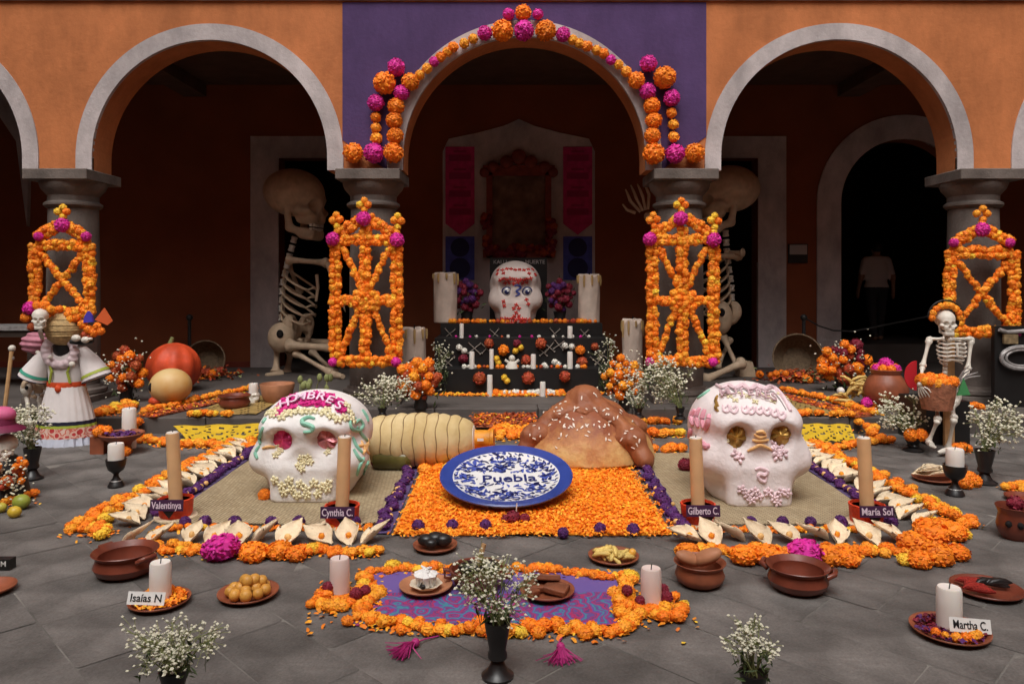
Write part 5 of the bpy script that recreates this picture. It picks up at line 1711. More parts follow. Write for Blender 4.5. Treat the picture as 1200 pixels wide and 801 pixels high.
b = MB(); b.box(p + Vector((-.2, .02, .075)), (.12, .12, .15)); tag(b.build('clay_block', m_clay, None, p + Vector((-.2, 0, 0))), 'small clay block under the marigolds beside the footed bowl', 'block')
p = gp(1095, 563); dish('clay dish of corn husks beside the right black goblet', p, .155)
for i in range(7):
    o = link('corn_husk', R.choice(HUSK), None, p + Vector((R.uniform(-.06, .06), R.uniform(-.05, .05), .03 + i * .006)), (R.uniform(-.3, .3), R.uniform(-.1, .2), R.uniform(-.3, .3) + (PI if i % 2 else 0)), .19)
    tag(o, 'pale corn husk on the dish beside the right black goblet', 'corn husk', 'corn husks on the dish')
for (x, y) in ((1136, 566), (1131, 572), (1142, 570)):
    p = gp(x, y); tag(link('marigold', pom_mesh('orange', 'hi'), None, p + Vector((0, 0, .04)), rrot(), .055), 'orange marigold on the paving right of the right black goblet', 'flower', 'marigolds by the right goblet')
b0 = gp(38, 561); babys_breath('black vase of white blossoms at the left, before the white dress', b0, b0 + Vector((-.02, .0, .44)), (.17, .14, .17), 380, (.24, .065), .012, 40)
b0 = gp(1154, 566); babys_breath('tall black vase of white blossoms at the right', b0, b0 + Vector((.12, .02, .46)), (.20, .15, .19), 430, (.25, .072), .012, 40)
b0 = gp(1070, 528); babys_breath('small black pot of white blossoms and two marigolds by the skeleton', b0, b0 + Vector((-.05, .05, .36)), (.27, .18, .17), 300, (.12, .075), .013, 40)
for dx in (-.045, .045):
    tag(link('marigold', pom_mesh('orange', 'hi'), None, b0 + Vector((dx, -.05, .15)), rrot(), .06), 'orange marigold in the small black pot by the skeleton', 'flower', 'marigolds in the small black pot')

# ------------------------------------------------------------------ step carpets of cut paper and petals
m_yel = M('yellow_tissue', (.62, .40, .02), .6, .12, 10)
m_brn = M('brown_tissue', (.34, .22, .07), .6, .25, 12)
m_sand = M('brick_sand', (.36, .10, .045), .9, .3, 18, bump=.5, bs=80)
def cut_paper(label, tl, tr, br, bl, mat, nx, ny, hole, scal=True, name='cut_paper', ruffle=.006):
    """a sheet of tissue with real holes; corners are world points"""
    tl, tr, br, bl = map(Vector, (tl, tr, br, bl))
    nrm = (tr - tl).cross(bl - tl).normalized()
    if nrm.z < 0: nrm = -nrm
    V = []; F = []
    for j in range(ny + 1):
        for i in range(nx + 1):
            u, v = i / nx, j / ny
            if scal and j == ny: v -= .07 * abs(math.sin(u * PI * 6))
            p = tl.lerp(tr, u).lerp(bl.lerp(br, u), v)
            V.append(p + nrm * (ruffle * math.sin(u * 17 + v * 5) + ruffle * .5 * math.sin(v * 13)))
    for j in range(ny):
        for i in range(nx):
            if not hole(i, j): F.append((j * (nx + 1) + i, j * (nx + 1) + i + 1, (j + 1) * (nx + 1) + i + 1, (j + 1) * (nx + 1) + i))
    c = (tl + br) / 2
    me = mesh_of(name, [p - c for p in V], F, mat)
    o = link(name, me, None, c)
    sd = o.modifiers.new('thickness', 'SOLIDIFY'); sd.thickness = .002
    return tag(o, label, 'cut paper')
def lace(i, j):
    if i < 2 or j < 1: return False
    return (i % 5 in (1, 2) and j % 4 == 1 + (i // 5) % 2) or ((i + 2 * j) % 9 == 0 and j > 2)
def fern(i, j):
    return (i + j) % 4 == 0 and (i * 7 + j * 3) % 5 < 3 and j > 0 and i > 0
cut_paper('yellow cut paper banner draped over the step at the left', pp(203, 499, 7.30), pp(318, 496, 7.30), pp(292, 520.5, 6.88), pp(221, 516, 6.98), m_yel, 34, 12, lace)
cut_paper('yellow cut paper banner draped over the step at the right', pp(925, 496, 7.30), pp(996, 497, 7.30), pp(1003, 517, 6.96), pp(936, 519, 6.9), m_yel, 34, 12, lace)
zf = PZ + .012
cut_paper('brown lattice cut paper spread on the porch floor behind the left yellow banner', gp(286, 462, zf), gp(335, 466, zf), gp(300, 485, zf), gp(222, 485, zf), m_brn, 36, 22, fern, False, ruffle=.004)
cut_paper('brown lattice cut paper spread on the porch floor behind the right yellow banner', gp(905, 464, zf), gp(945, 468, zf), gp(990, 486, zf), gp(915, 486, zf), m_brn, 36, 22, fern, False, ruffle=.004)
def sand_strip(label, pts, wd, mi=0):
    t = thing('sand_strip', label, 'sand carpet', pts[0])
    b = MB()
    for a, c in zip(pts, pts[1:]):
        d = (c - a).normalized(); q = Vector((-d.y, d.x, 0)).normalized() * wd / 2
        b.poly([a - q, c - q, c + q, a + q], .012, (0, 0, 1))
    b.build('sand', m_sand, t)
    b = MB(); ps = []
    for i in range(500):
        k = R.randrange(len(pts) - 1); u = R.random(); d = (pts[k + 1] - pts[k]).normalized()
        q = Vector((-d.y, d.x, 0)).normalized()
        ps.append(pts[k].lerp(pts[k + 1], u) + q * R.uniform(-.55, .55) * wd + Vector((0, 0, .008)))
    scatter_petals(b, ps, .018, .5, wts=(3, 1, .3)); b.build('petals', [FC['rust'], FC['orange'], FC['yellow']], t, kind='stuff', fix=False)
    return t
zp = PZ + .016
sand_strip('brick red sand strip beside the left brown cut paper', [gp(172, 487, zp), gp(228, 475, zp), gp(292, 461, zp)], .20)
sand_strip('brick red sand strip beside the right brown cut paper', [gp(912, 462, zp), gp(965, 475, zp), gp(1012, 487, zp)], .20)
sand_strip('brick red sand carpet sloping down the step behind the bottle', [pp(590, 499, 7.55), pp(590, 484, 7.9)], .62)
row('row of marigolds along the left brick red sand strip on the porch', [tuple(gp(163, 486, PZ)), tuple(gp(220, 472, PZ)), tuple(gp(300, 455, PZ))], .045, .10)
row('row of marigolds along the right brick red sand strip on the porch', [tuple(gp(918, 458, PZ)), tuple(gp(975, 471, PZ)), tuple(gp(1028, 487, PZ))], .045, .10)
row('row of marigolds along the step edge above the left yellow banner', [tuple(gp(222, 487, PZ + .01)), tuple(gp(272, 487, PZ + .01))], .045, .09, 1, .3)
row('row of marigolds along the step edge above the right yellow banner', [tuple(gp(930, 487, PZ + .01)), tuple(gp(998, 487, PZ + .01))], .045, .09, 1, .1)
row('row of marigolds on the paving below the left yellow banner', [tuple(gp(142, 514)), tuple(gp(195, 522)), tuple(gp(300, 527))], .045, .12)
row('row of marigolds on the paving below the right yellow banner', [tuple(gp(918, 528)), tuple(gp(985, 526)), tuple(gp(1042, 517))], .045, .12)
row('slanting row of marigolds between the left yellow banner and the HOMBRES skull', [tuple(gp(288, 525)), tuple(gp(320, 512))], .05, .12)
row('cluster of marigolds at the left end of the left yellow banner', [tuple(gp(152, 510)), tuple(gp(160, 497, .1))], .055, .14, 1, .25)
row('cluster of marigolds at the right end of the right yellow banner', [tuple(gp(1018, 514)), tuple(gp(1014, 497, .1))], .055, .14, 1)
row('pile of marigolds on the step left of the footed clay bowl', [tuple(gp(120, 488, PZ)), tuple(gp(160, 476, PZ))], .06, .20, 1.3)
row('first row of marigolds on the paving below the step behind the bread', [tuple(gp(750, 497)), tuple(gp(795, 497))], .055, .10)
row('second row of marigolds on the paving behind the bread', [tuple(gp(742, 512)), tuple(gp(803, 512))], .060, .14, 1, .2)
row('third row of marigolds on the paving behind the bread', [tuple(gp(764, 530)), tuple(gp(803, 530))], .060, .10)
row('row of marigolds on the paving below the step left of the bottle', [tuple(gp(432, 500)), tuple(gp(450, 500))], .055, .10)
row('row of marigolds on the paving between the HOMBRES skull and the bottle', [tuple(gp(432, 514)), tuple(gp(452, 514))], .060, .12)
row('bed of marigolds on the paving between the bottle neck and the bread', [tuple(gp(578, 508)), tuple(gp(626, 512))], .055, .5, 1, .2)
for px, py, lb in ((443, 548, 'red rosette on the left mat between the HOMBRES skull and the bottle'), (803, 552, 'red rosette on the right mat beside the pale pink skull')):
    p = gp(px, py); t = thing('red_rosette', lb, 'flower', p); bloom(t, p + Vector((0, 0, .05)), .06, 'red', 'hi')
row('short row of marigolds under the bottle at the back of the petal carpet', [tuple(gp(494, 556)), tuple(gp(522, 552))], .055, .16, 1)
big_flower(310, 586, 8, 'orange', 'orange marigold under the left cheek of the HOMBRES skull', None, 'hi', 1.0)

# things on the left cut paper
p = gp(297, 472, PZ); candle('small white candle on the skull shaped holder on the left cut paper', p + Vector((0, 0, .09)), .05, .13)
t = thing('skull_candle_holder', 'small white skull shaped candle holder on the left cut paper', 'candle holder', p)
P2, F2 = snets(lambda X, Y, Z: skull_sdf(X, Y, Z), (-.62, -.62, -.03), (.62, .72, 1.1), 30)
link('head', mesh_of('head', P2 * .13, F2, m_bonew, smooth=True), t, p)
p = gp(275, 478, PZ); pot('small round red clay bowl on the left cut paper', p, .17, .14, m_clayd, False, 'clay_bowl')
p = gp(325, 471, PZ)
b = MB(); b.lathe([(0, 0), (.12, 0), (.16, .06), (.19, .20), (.185, .21), (.15, .1), (0, .04)], p, 28, cap=False); tag(b.build('earthen_pot', m_clayl, None, p, smooth=40), 'plain earthen flowerpot behind the HOMBRES skull', 'pot')
t = thing('potted_sprigs', 'green budded sprigs rising behind the HOMBRES skull', 'plant', gp(366, 475, PZ))
for i in range(9):
    q = WL[t.name] + Vector((R.uniform(-.16, .16), 0, .02)); e = q + Vector((R.uniform(-.12, .12), R.uniform(-.1, .1), R.uniform(.15, .32)))
    b = MB(); b.tube([q, q.lerp(e, .5) + Vector((0, 0, .04)), e], [.006, .006, .003], 4); b.ball(e, (.03, .03, .045), 8, 6); b.build('sprig', m_stem, t)

# ------------------------------------------------------------------ things on the porch, left
p = gp(188, 462, PZ)
def pumpkin_sdf(X, Y, Z):
    a = np.arctan2(Y, X)
    k = 1 + .035 * np.cos(a * 9)
    return (np.sqrt((X / (.36 * k)) ** 2 + (Y / (.36 * k)) ** 2 + ((Z - .30) / .31) ** 2) - 1) * .28
P3, F3 = snets(pumpkin_sdf, (-.42, -.42, -.04), (.42, .42, .64), 44)
m_squash = M('red_orange_squash', (.62, .07, .02), .55, .35, 5, bump=.4, bs=20)
t = thing('big_squash', 'large ribbed red orange squash on the porch at the left', 'squash', p + Vector((0, .25, 0)))
link('flesh', mesh_of('flesh', P3 * np.array([.86, .86, .98]), F3, m_squash, smooth=True), t, p + Vector((0, .25, 0)), (0, .15, .2))
b = MB(); b.tube([p + Vector((.0, .25, .57)), p + Vector((.03, .25, .66))], [.035, .02], 7); b.build('stalk', m_stem, t)
p = gp(200, 473, PZ)
t = thing('pale_gourd', 'round cream gourd with a black hole lying before the red squash', 'gourd', p)
b = MB(); b.ball(p + Vector((0, 0, .195)), (.225, .2, .195), 28, 18); b.build('shell', M('cream_gourd', (.66, .47, .22), .5, .3, 4, var2=(.60, .30, .07)), t, smooth=True)
b = MB(); b.ball(p + Vector((-.15, -.13, .20)), (.03, .03, .05), 12, 8); b.build('hole', m_hole, t)
b = MB(); b.ball(p + Vector((-.13, -.08, .045)), (.075, .06, .05), 12, 8); tag(b.build('small_squash', m_squash, None, p + Vector((-.13, -.08, 0)), smooth=True), 'small orange squash at the foot of the cream gourd', 'squash')
b0 = gp(148, 470, PZ)
bouquet('bouquet of rust and orange flowers in a vase left of the red squash', b0, b0 + Vector((.02, 0, .36)), (.22, .16, .22), 20, .055, ['orange', 'rust', 'rust', 'orange'], m_blackclay, .18, .07, 130)
b0 = gp(493, 478, PZ)
bouquet('bouquet of orange flowers in a vase right of the left tall marigold frame', b0, b0 + Vector((-.02, 0, .31)), (.22, .14, .20), 26, .062, ['orange', 'orange', 'rust', 'amber'], m_blackclay, .15, .07, 60)
b0 = gp(731, 478, PZ)
bouquet('bouquet of small orange flowers left of the right tall marigold frame', b0, b0 + Vector((-.03, 0, .33)), (.20, .14, .22), 22, .05, ['orange', 'orange', 'amber'], m_blackclay, .15, .06, 200)
b0 = gp(985, 458, PZ)
bouquet('bouquet of orange and pink flowers on the porch at the right', b0, b0 + Vector((.03, 0, .36)), (.30, .18, .25), 26, .07, ['orange', 'orange', 'rust', 'orange', 'red'], m_blackclay, .15, .07, 120)
b0 = gp(448, 489, PZ); babys_breath('low tuft of white blossoms at the foot of the column left of the altar', b0, b0 + Vector((0, .06, .27)), (.30, .13, .13), 360, (.10, .05), .014, 60)
b0 = gp(797, 491, PZ); babys_breath('loose spray of white blossoms at the foot of the column right of the altar', b0, b0 + Vector((-.16, .08, .42)), (.30, .15, .22), 420, (.12, .05), .013, 90)
b0 = gp(748, 489, PZ); babys_breath('small pot of white blossoms under the orange bouquet right of the altar', b0, b0 + Vector((0, .05, .22)), (.18, .12, .12), 200, (.10, .05), .012, 60)
m_basket = M('dark_wicker', (.16, .11, .065), .85, .35, 30, bump=.6, bs=60)
# baskets lying on their sides
def basket(label, px, py, r, turn):
    p = gp(px, py, PZ)
    t = thing('fallen_basket', label, 'basket', p)
    m = Matrix.Translation(p + Vector((0, 0, r * .9))) @ Matrix.Rotation(turn, 4, 'Z') @ Matrix.Rotation(math.radians(78), 4, 'X')
    b = MB(); b.lathe([(0, -r * .95), (r * .6, -r * .93), (r * .88, -r * .5), (r, 0), (r * 1.02, .01), (r * .96, 0), (r * .84, -r * .5), (r * .55, -r * .85), (0, -r * .86)], seg=32, mat=m, cap=False); b.build('wicker', m_basket, t, smooth=40)
    for k in range(6):
        b = MB(); q = r * (.62 + .36 * math.sin(PI * .5 * (k + 1) / 6)); z = -r * (1 - k / 5) * .92
        b.tube([m @ Vector((q * math.cos(a * PI / 14), q * math.sin(a * PI / 14), z)) for a in range(29)], .012, 5); b.build('wicker_hoop', m_basket, t)
    b = MB(); d = Vector((math.sin(turn), -math.cos(turn), 0))
    scatter_petals(b, [p + d * R.uniform(-.1, .45) + Vector((R.gauss(0, .22), R.gauss(0, .1), .02 + abs(R.gauss(0, .05)))) for i in range(500)], .026, .7, wts=(5, 1, 1.5))
    b.build('spilled_petals', [FC['rust'], FC['orange'], m_stem], t, kind='stuff', fix=False)
    for i in range(14):
        bloom(t, p + d * R.uniform(0, .4) + Vector((R.gauss(0, .25), R.gauss(0, .08), .05 + abs(R.gauss(0, .05)))), R.uniform(.04, .065), R.choice(['rust', 'rust', 'orange']), 'md')
    return t
basket('straw basket spilling red petals on the porch beside the red squash', 240, 441, .27, .25)
basket('straw basket spilling red flowers on the porch beside the right doorway', 935, 444, .33, -.3)
for px, lb in ((514, 'left'), (712, 'right')):
    b0 = pp(px, 462, 8.9); b0.z = PZ
    babys_breath('dark sprays of small white blossoms against the %s end of the altar' % lb, b0, b0 + Vector((0, .0, .42)), (.20, .12, .30), 170, (.12, .05), .011, 160)
# stanchions and rope
def stanchion(label, px, y0, y1, mat, d, ball):
    b0 = pp(px, y1, d); t = thing('rope_post', label, 'post', Vector((b0.x, d, PZ)))
    top = pp(px, y0, d)
    b = MB(); b.lathe([(.15, 0), (.15, .02), (.03, .04), (.025, .05)], (b0.x, d, PZ), 20); b.build('foot', mat, t, smooth=35)
    b = MB(); b.tube([(b0.x, d, PZ + .04), top], .025, 10); b.build('pole', mat, t, smooth=True)
    b = MB(); b.ball(top, .05, 10, 7, 0); b.build('knob', ball, t, smooth=True)
    return top
a = stanchion('dark rope post against the wall beside the left straw basket', 222, 372, 432, m_iron, 11.0, m_iron)
a = stanchion('dark rope post beside the arched doorway', 942, 372, 432, m_iron, 10.9, m_iron)
e = pp(1000, 388, 10.9)
b = MB(); b.tube([a, a.lerp(e, .3) - Vector((0, 0, .06)), a.lerp(e, .6) - Vector((0, 0, .07)), e, pp(1090, 370, 10.9)], .012, 5); tag(b.build('rope', m_iron, None, a, smooth=True), 'thin dark rope slung from the post across the arched doorway', 'rope')
t = thing('leaning_staff', 'thin leaning staff with a pale knob left of the white dress', 'staff', gp(3, 480, 0))
b = MB(); top = pp(14, 408, 7.7); b.tube([pp(3, 500, 7.6), top], .02, 8); b.build('shaft', m_wood, t)
b = MB(); b.ball(top, .035, 10, 7); b.build('knob', m_bonew, t, smooth=True)
b = MB(); b.ball(top - Vector((.0, 0, .1)), .025, 8, 6); b.build('knob', m_silver, t, smooth=True)
# dark table at far left
t = thing('dark_table', 'dark table edge behind the figures at the far left', 'table', (-6.6, 9.6, PZ))
tp = pp(0, 383, 9.6)
b = MB(); b.box((-6.7, 9.6, tp.z), (1.5, .6, .05)); b.build('top', m_silver, t)
b = MB(); b.box((-6.7, 9.6, tp.z - .07), (1.45, .55, .08)); b.build('apron', m_door, t)
for dx in (-.68, .68):
    b = MB(); b.box((-6.7 + dx, 9.4, (tp.z + PZ) / 2 - .05), (.06, .06, tp.z - PZ - .1)); b.build('leg', m_door, t)
# jar and bananas at the right
p = gp(1038, 478, PZ)
t = thing('clay_jar', 'round brown clay jar with a magenta and orange flower crown on the porch', 'jar', p)
b = MB(); b.lathe([(0, 0), (.12, 0), (.20, .10), (.225, .20), (.19, .30), (.14, .36), (.16, .41), (.15, .415), (.12, .37), (0, .3)], p, 30, cap=False); b.build('body', m_clay, t, smooth=50)
for i in range(8):
    bloom(t, p + Vector((math.cos(i * .8) * .10, math.sin(i * .8) * .10, .42)), .055, 'pink' if i % 3 == 1 else 'orange', 'md')
bloom(t, p + Vector((0, 0, .46)), .08, 'pink', 'hi')
p = gp(1002, 474, PZ)
bn = MB(); bn.tube([(-1, 0, -.1), (-.7, 0, .12), (0, 0, .26), (.7, 0, .12), (1, 0, -.1)], [.07, .17, .20, .17, .06], 7)
bnm = mesh_of('banana', bn.V, bn.F, M('banana_yellow', (.66, .44, .13), .5, .25, 12, rnd=.3), smooth=True)
for i in range(26):
    k = i / 26
    h = .25 * (1 - k) ** 1.2
    o = link('banana', bnm, None, p + Vector((R.uniform(-.16, .16) * (1.25 - k * .0) * (1 - h * 2.2) + .01, R.uniform(-.1, .06), .03 + h * R.uniform(.75, 1.05))), (R.uniform(-.5, .5), R.uniform(-.75, -.1) if R.random() < .5 else R.uniform(.1, .75), R.uniform(-.5, .5)), .095)
    tag(o, 'small yellow banana piled on the porch beside the clay jar', 'banana', 'bananas piled beside the jar')
for (dx, c) in ((-.03, 'pink'), (.05, 'orange'), (.1, 'orange')):
    q = gp(1018, 478, PZ); tag(link('marigold' if c == 'orange' else 'magenta_flower', pom_mesh(c, 'hi'), None, q + Vector((dx, -.03, .06)), rrot(), .065), ('orange' if c == 'orange' else 'magenta') + ' flower at the foot of the banana pile', 'flower', 'flowers at the banana pile')
b = MB(); q = gp(983, 463, PZ); b.ball(q + Vector((0, -.05, .06)), .045, 12, 8); tag(b.build('white_ball', m_wax, None, q, smooth=True), 'small white ball before the right bouquet', 'ball')

# ------------------------------------------------------------------ the altar
AZ = PZ
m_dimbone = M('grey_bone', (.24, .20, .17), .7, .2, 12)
ax0, ax1 = pp(502, 460, 8.95).x, pp(722, 460, 8.95).x
AC = (ax0 + ax1) / 2
T = [(8.95, .46, 1.10), (9.30, .80, 1.08), (9.65, .965, 1.04)]
al = thing('altar', 'black three tier altar with flowers, crossed bones and candles', 'altar', (AC, 9.6, AZ))
yb = 10.4
for i, (y0, z1, hw) in enumerate(T):
    z0 = AZ if i == 0 else T[i - 1][1]
    b = MB(); b.box((AC, (y0 + yb) / 2, (z0 + z1) / 2), (hw * 2, yb - y0, z1 - z0 - .002)); b.build('tier', m_black, al)
def tier_front(px, py):
    i = 0 if py > 432 else 1 if py > 396 else 2
    return T[i][0]
for (px, py, s) in ((527, 391, 9), (580, 391, 8), (650, 391, 9), (685, 391, 7), (556, 408, 10), (644, 407, 8), (525, 425, 11), (700, 425, 11), (655, 404, 8), (637, 413, 6), (570, 408, 8), (705, 415, 8)):
    y = tier_front(px, py) - .012; c = pp(px, py, y); k = y / FPX * s
    t2 = None
    for sg in (1, -1):
        a = .75 * sg + R.uniform(-.15, .15)
        b = MB(); d = Vector((math.cos(a), 0, math.sin(a))) * k
        b.tube([c - d, c - d * .85, c + d * .85, c + d], [.014, .006, .006, .014], 6); b.build('crossed_bone', m_dimbone, al)
for (px, py, r, c) in ((573, 402, 6, 'rust'), (590, 410, 7, 'orange'), (606, 402, 5, 'red'), (634, 402, 7, 'rust'), (680, 410, 6, 'orange'), (697, 406, 5, 'rust'), (543, 420, 6, 'red'), (617, 422, 7, 'rust'), (682, 424, 7, 'rust'),
                      (562, 443, 8, 'rust'), (619, 443, 8, 'rust'), (662, 441, 7, 'rust'), (538, 407, 4, 'white'), (544, 411, 4, 'white'), (584, 425, 4, 'yellow'), (582, 420, 4, 'yellow'), (610, 407, 4, 'yellow'), (604, 411, 4, 'yellow'), (594, 446, 4, 'yellow'), (591, 442, 4, 'yellow'), (662, 405, 4, 'white'), (670, 406, 4, 'white'), (638, 428, 4, 'white'), (650, 424, 4, 'white'), (654, 427, 4, 'white')):
    y = tier_front(px, py); bloom(al, pp(px, py, y - .02), r * y / FPX, c, 'md', 'paper_flower')
def ledge(px0, px1, py, y, z, n, cols, r):
    for i in range(n):
        x = px0 + (px1 - px0) * (i + R.uniform(.2, .8)) / n
        q = pp(x, py, y); bloom(al, Vector((q.x, y + .05, z + r * .7)), r * R.uniform(.7, 1.2), R.choice(cols), 'md', 'ledge_flower')
ledge(525, 700, 380, 9.68, T[2][1], 34, ['orange', 'rust', 'orange', 'amber'], .035)
ledge(530, 700, 396, 9.33, T[1][1], 14, ['white', 'rust', 'pink', 'white'], .022)
ledge(540, 690, 432, 8.98, T[0][1], 26, ['white', 'orange', 'rust', 'white'], .028)
ledge(580, 660, 458, 8.80, AZ, 26, ['orange', 'amber', 'white', 'white'], .045)
row('thin line of marigold petals along the foot of the altar', [tuple(gp(510, 463, PZ)), tuple(gp(612, 464, PZ)), tuple(gp(716, 462, PZ))], .026, .08, .9, .2)
def standing(px, ptop, pbot, wpx, d, z):
    k = d / FPX
    c = pp(px, pbot, d); c.z = z
    return c, wpx * k / 2, (pbot - ptop) * k
for (px, pt, pb, wp, d, z) in ((541, 378, 395, 5, 9.36, T[1][1]), (668, 379, 393, 6, 9.36, T[1][1]), (553, 411, 431, 6, 9.0, T[0][1]), (668, 411, 431, 6.5, 9.0, T[0][1]), (576, 408, 431, 5, 9.0, T[0][1]), (625, 414, 431, 6, 9.0, T[0][1]), (574, 434, 459, 6.5, 8.80, AZ), (636, 442, 459, 6.5, 8.80, AZ)):
    c, r, h = standing(px, pt, pb, wp, d, z)
    lvl = {0: 'the floor before the altar', 1: 'the lower ledge of the altar', 2: 'the upper ledge of the altar'}[0 if d < 8.9 else 1 if d < 9.2 else 2]
    candle('thin white candle on ' + lvl, c, r, h, None, 'white_candle', 'thin candles of the altar')
c, r, h = standing(600, 418, 432, 1, 9.03, T[0][1])
t = thing('white_clay_figure', 'small white clay figure in the middle of the lower altar ledge', 'figure', c)
b = MB(); b.lathe([(0, 0), (.075, 0), (.06, .05), (.045, .08), (0, .1)], c, 14); b.build('body', m_bonew, t, smooth=40)
b = MB(); b.ball(c + Vector((0, 0, .12)), .04, 10, 7); b.build('head', m_bonew, t, smooth=True)
for s in (-1, 1):
    b = MB(); b.tube([c + Vector((s * .04, 0, .07)), c + Vector((s * .085, 0, .10))], .016, 6); b.build('arm', m_bonew, t, smooth=True)
def great_candle(label, px, pt, pb, wpx, d, z):
    c, r, h = standing(px, pt, pb, wpx, d, z)
    t = thing('great_candle', label, 'candle', c)
    def f(X, Y, Z):
        a = np.arctan2(Y, X); q = np.sqrt(X * X + Y * Y)
        k = q - (r * (.94 + .025 * np.sin(a * 5 + Z * 7) * np.clip(Z / h, 0, 1) + .012 * np.sin(a * 9 - Z * 11)))
        return np.maximum(np.maximum(k, -Z), Z - h * (1 - .025 * (1 + np.sin(a * 4))))
    P, F = snets(f, (-r * 1.2, -r * 1.2, -.02), (r * 1.2, r * 1.2, h * 1.05), 56)
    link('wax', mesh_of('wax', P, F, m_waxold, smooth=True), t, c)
    b = MB()
    for i in range(9):
        a = i * .7; q = Vector((math.cos(a) * r * .97, math.sin(a) * r * .97, 0)); l = R.uniform(.08, .25) * h
        b.tube([c + q + Vector((0, 0, h * .97)), c + q * 1.04 + Vector((0, 0, h * .97 - l * .5)), c + q * 1.03 + Vector((0, 0, h * .97 - l))], [r * .1, r * .11, r * .07], 6)
    b.build('wax_drips', M('gold_wax', (.42, .27, .11), .6, .2, 10), t, kind='stuff', smooth=True)
    b = MB(); b.tube([c + Vector((0, 0, h * .95)), c + Vector((.01, 0, h * 1.03))], .008, 5); b.build('wick', m_black, t)
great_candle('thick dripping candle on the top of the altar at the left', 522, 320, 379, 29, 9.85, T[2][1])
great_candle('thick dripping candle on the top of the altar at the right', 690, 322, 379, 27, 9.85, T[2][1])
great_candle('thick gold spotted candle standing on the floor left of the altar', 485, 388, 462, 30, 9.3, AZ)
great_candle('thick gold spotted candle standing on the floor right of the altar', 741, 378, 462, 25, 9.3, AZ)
for (px, lb) in ((547, 'dark bunch of red flowers between the left thick candle and the altar skull'), (656, 'dark bunch of red flowers between the altar skull and the right thick candle')):
    c = pp(px, 379, 10.0); c.z = T[2][1]
    bouquet(lb, c, c + Vector((0, 0, .36)), (.19, .15, .20), 24, .052, ['red', 'red', 'red', 'purple'], m_black, .14, .08, 0)
# skull of the altar
c = pp(604, 382, 10.0); c.z = T[2][1]
t = thing('painted_skull', 'white sugar skull with blue ringed eyes and red icing on top of the altar', 'skull', c)
hd = link('head', mesh_of('head', _sk[0] * np.array([.665, .62, .80]), _sk[1], M('dimmed_sugar', (.62, .52, .47), .7, .1, 5, bump=.5, bs=26), smooth=True), t, c)  # sugar white darkened so the skull looks shaded inside the porch
pj = Proj([hd])
for (x, y) in ((594, 342), (618, 342)):
    p, n = pj(x, y, .0); p = p + Vector((0, -.015, 0))
    for (r, m, o) in ((.072, m_navy, 0), (.055, m_silver, .012), (.035, m_navy, .02), (.013, m_white, .026)):
        b = MB(); b.ball(p + Vector((0 if r > .02 else .012, -o, 0 if r > .02 else .012)), (r, .02, r), 16, 10); b.build('eye_ring' if r > .02 else 'eye_glint', m, t, smooth=True)
m_redi = M('red_icing', (.62, .03, .02), .5, .2, 10)
b = MB()
for (x, y) in [(x, y + R.uniform(-1, 1)) for y, xs in ((316, range(584, 628, 5)), (321, (583, 590, 620, 627)), (327, range(586, 626, 4)), (331, range(592, 620, 5)), (374, range(588, 624, 4)), (378, range(590, 620, 5))) for x in xs] + [(590, 353), (591, 358), (617, 351), (619, 356), (605, 357), (602, 361), (608, 361), (605, 366), (603, 370), (608, 370)]:
    icing_flower(b, pj, x, y, .022, 4)
b.build('red_icing', m_redi, t, kind='stuff', fix=False)
b = MB()
for pts in ([(603, 335), (607, 334), (610, 337), (605, 341), (609, 344), (604, 347)],): rope(b, pj, smooth_path(pts), .012)
b.build('blue_icing', m_bluep, t, smooth=True)
# black board behind it with faint pale lettering
c0 = pp(574, 302, 10.5); c1 = pp(641, 382, 10.5)
t = thing('black_board', 'black board with faint pale lettering behind the altar skull', 'board', ((c0.x + c1.x) / 2, 10.5, T[2][1]))
b = MB(); b.box(((c0.x + c1.x) / 2, 10.5, (c0.z + PZ) / 2), (c1.x - c0.x, .05, c0.z - PZ)); b.build('board', m_black, t)
for tx, px in (('KALLI', 586), ('MUERTE', 627)):
    me = text_mesh(tx, .075, .0005, m_silver); q = MB(); q.add([v.co for v in me.vertices], [f.vertices[:] for f in me.polygons], 0, Matrix.Translation(pp(px, 307, 10.47)) @ Matrix.Rotation(PI / 2, 4, 'X'))
    q.build('lettering', m_silver, t, fix=False)

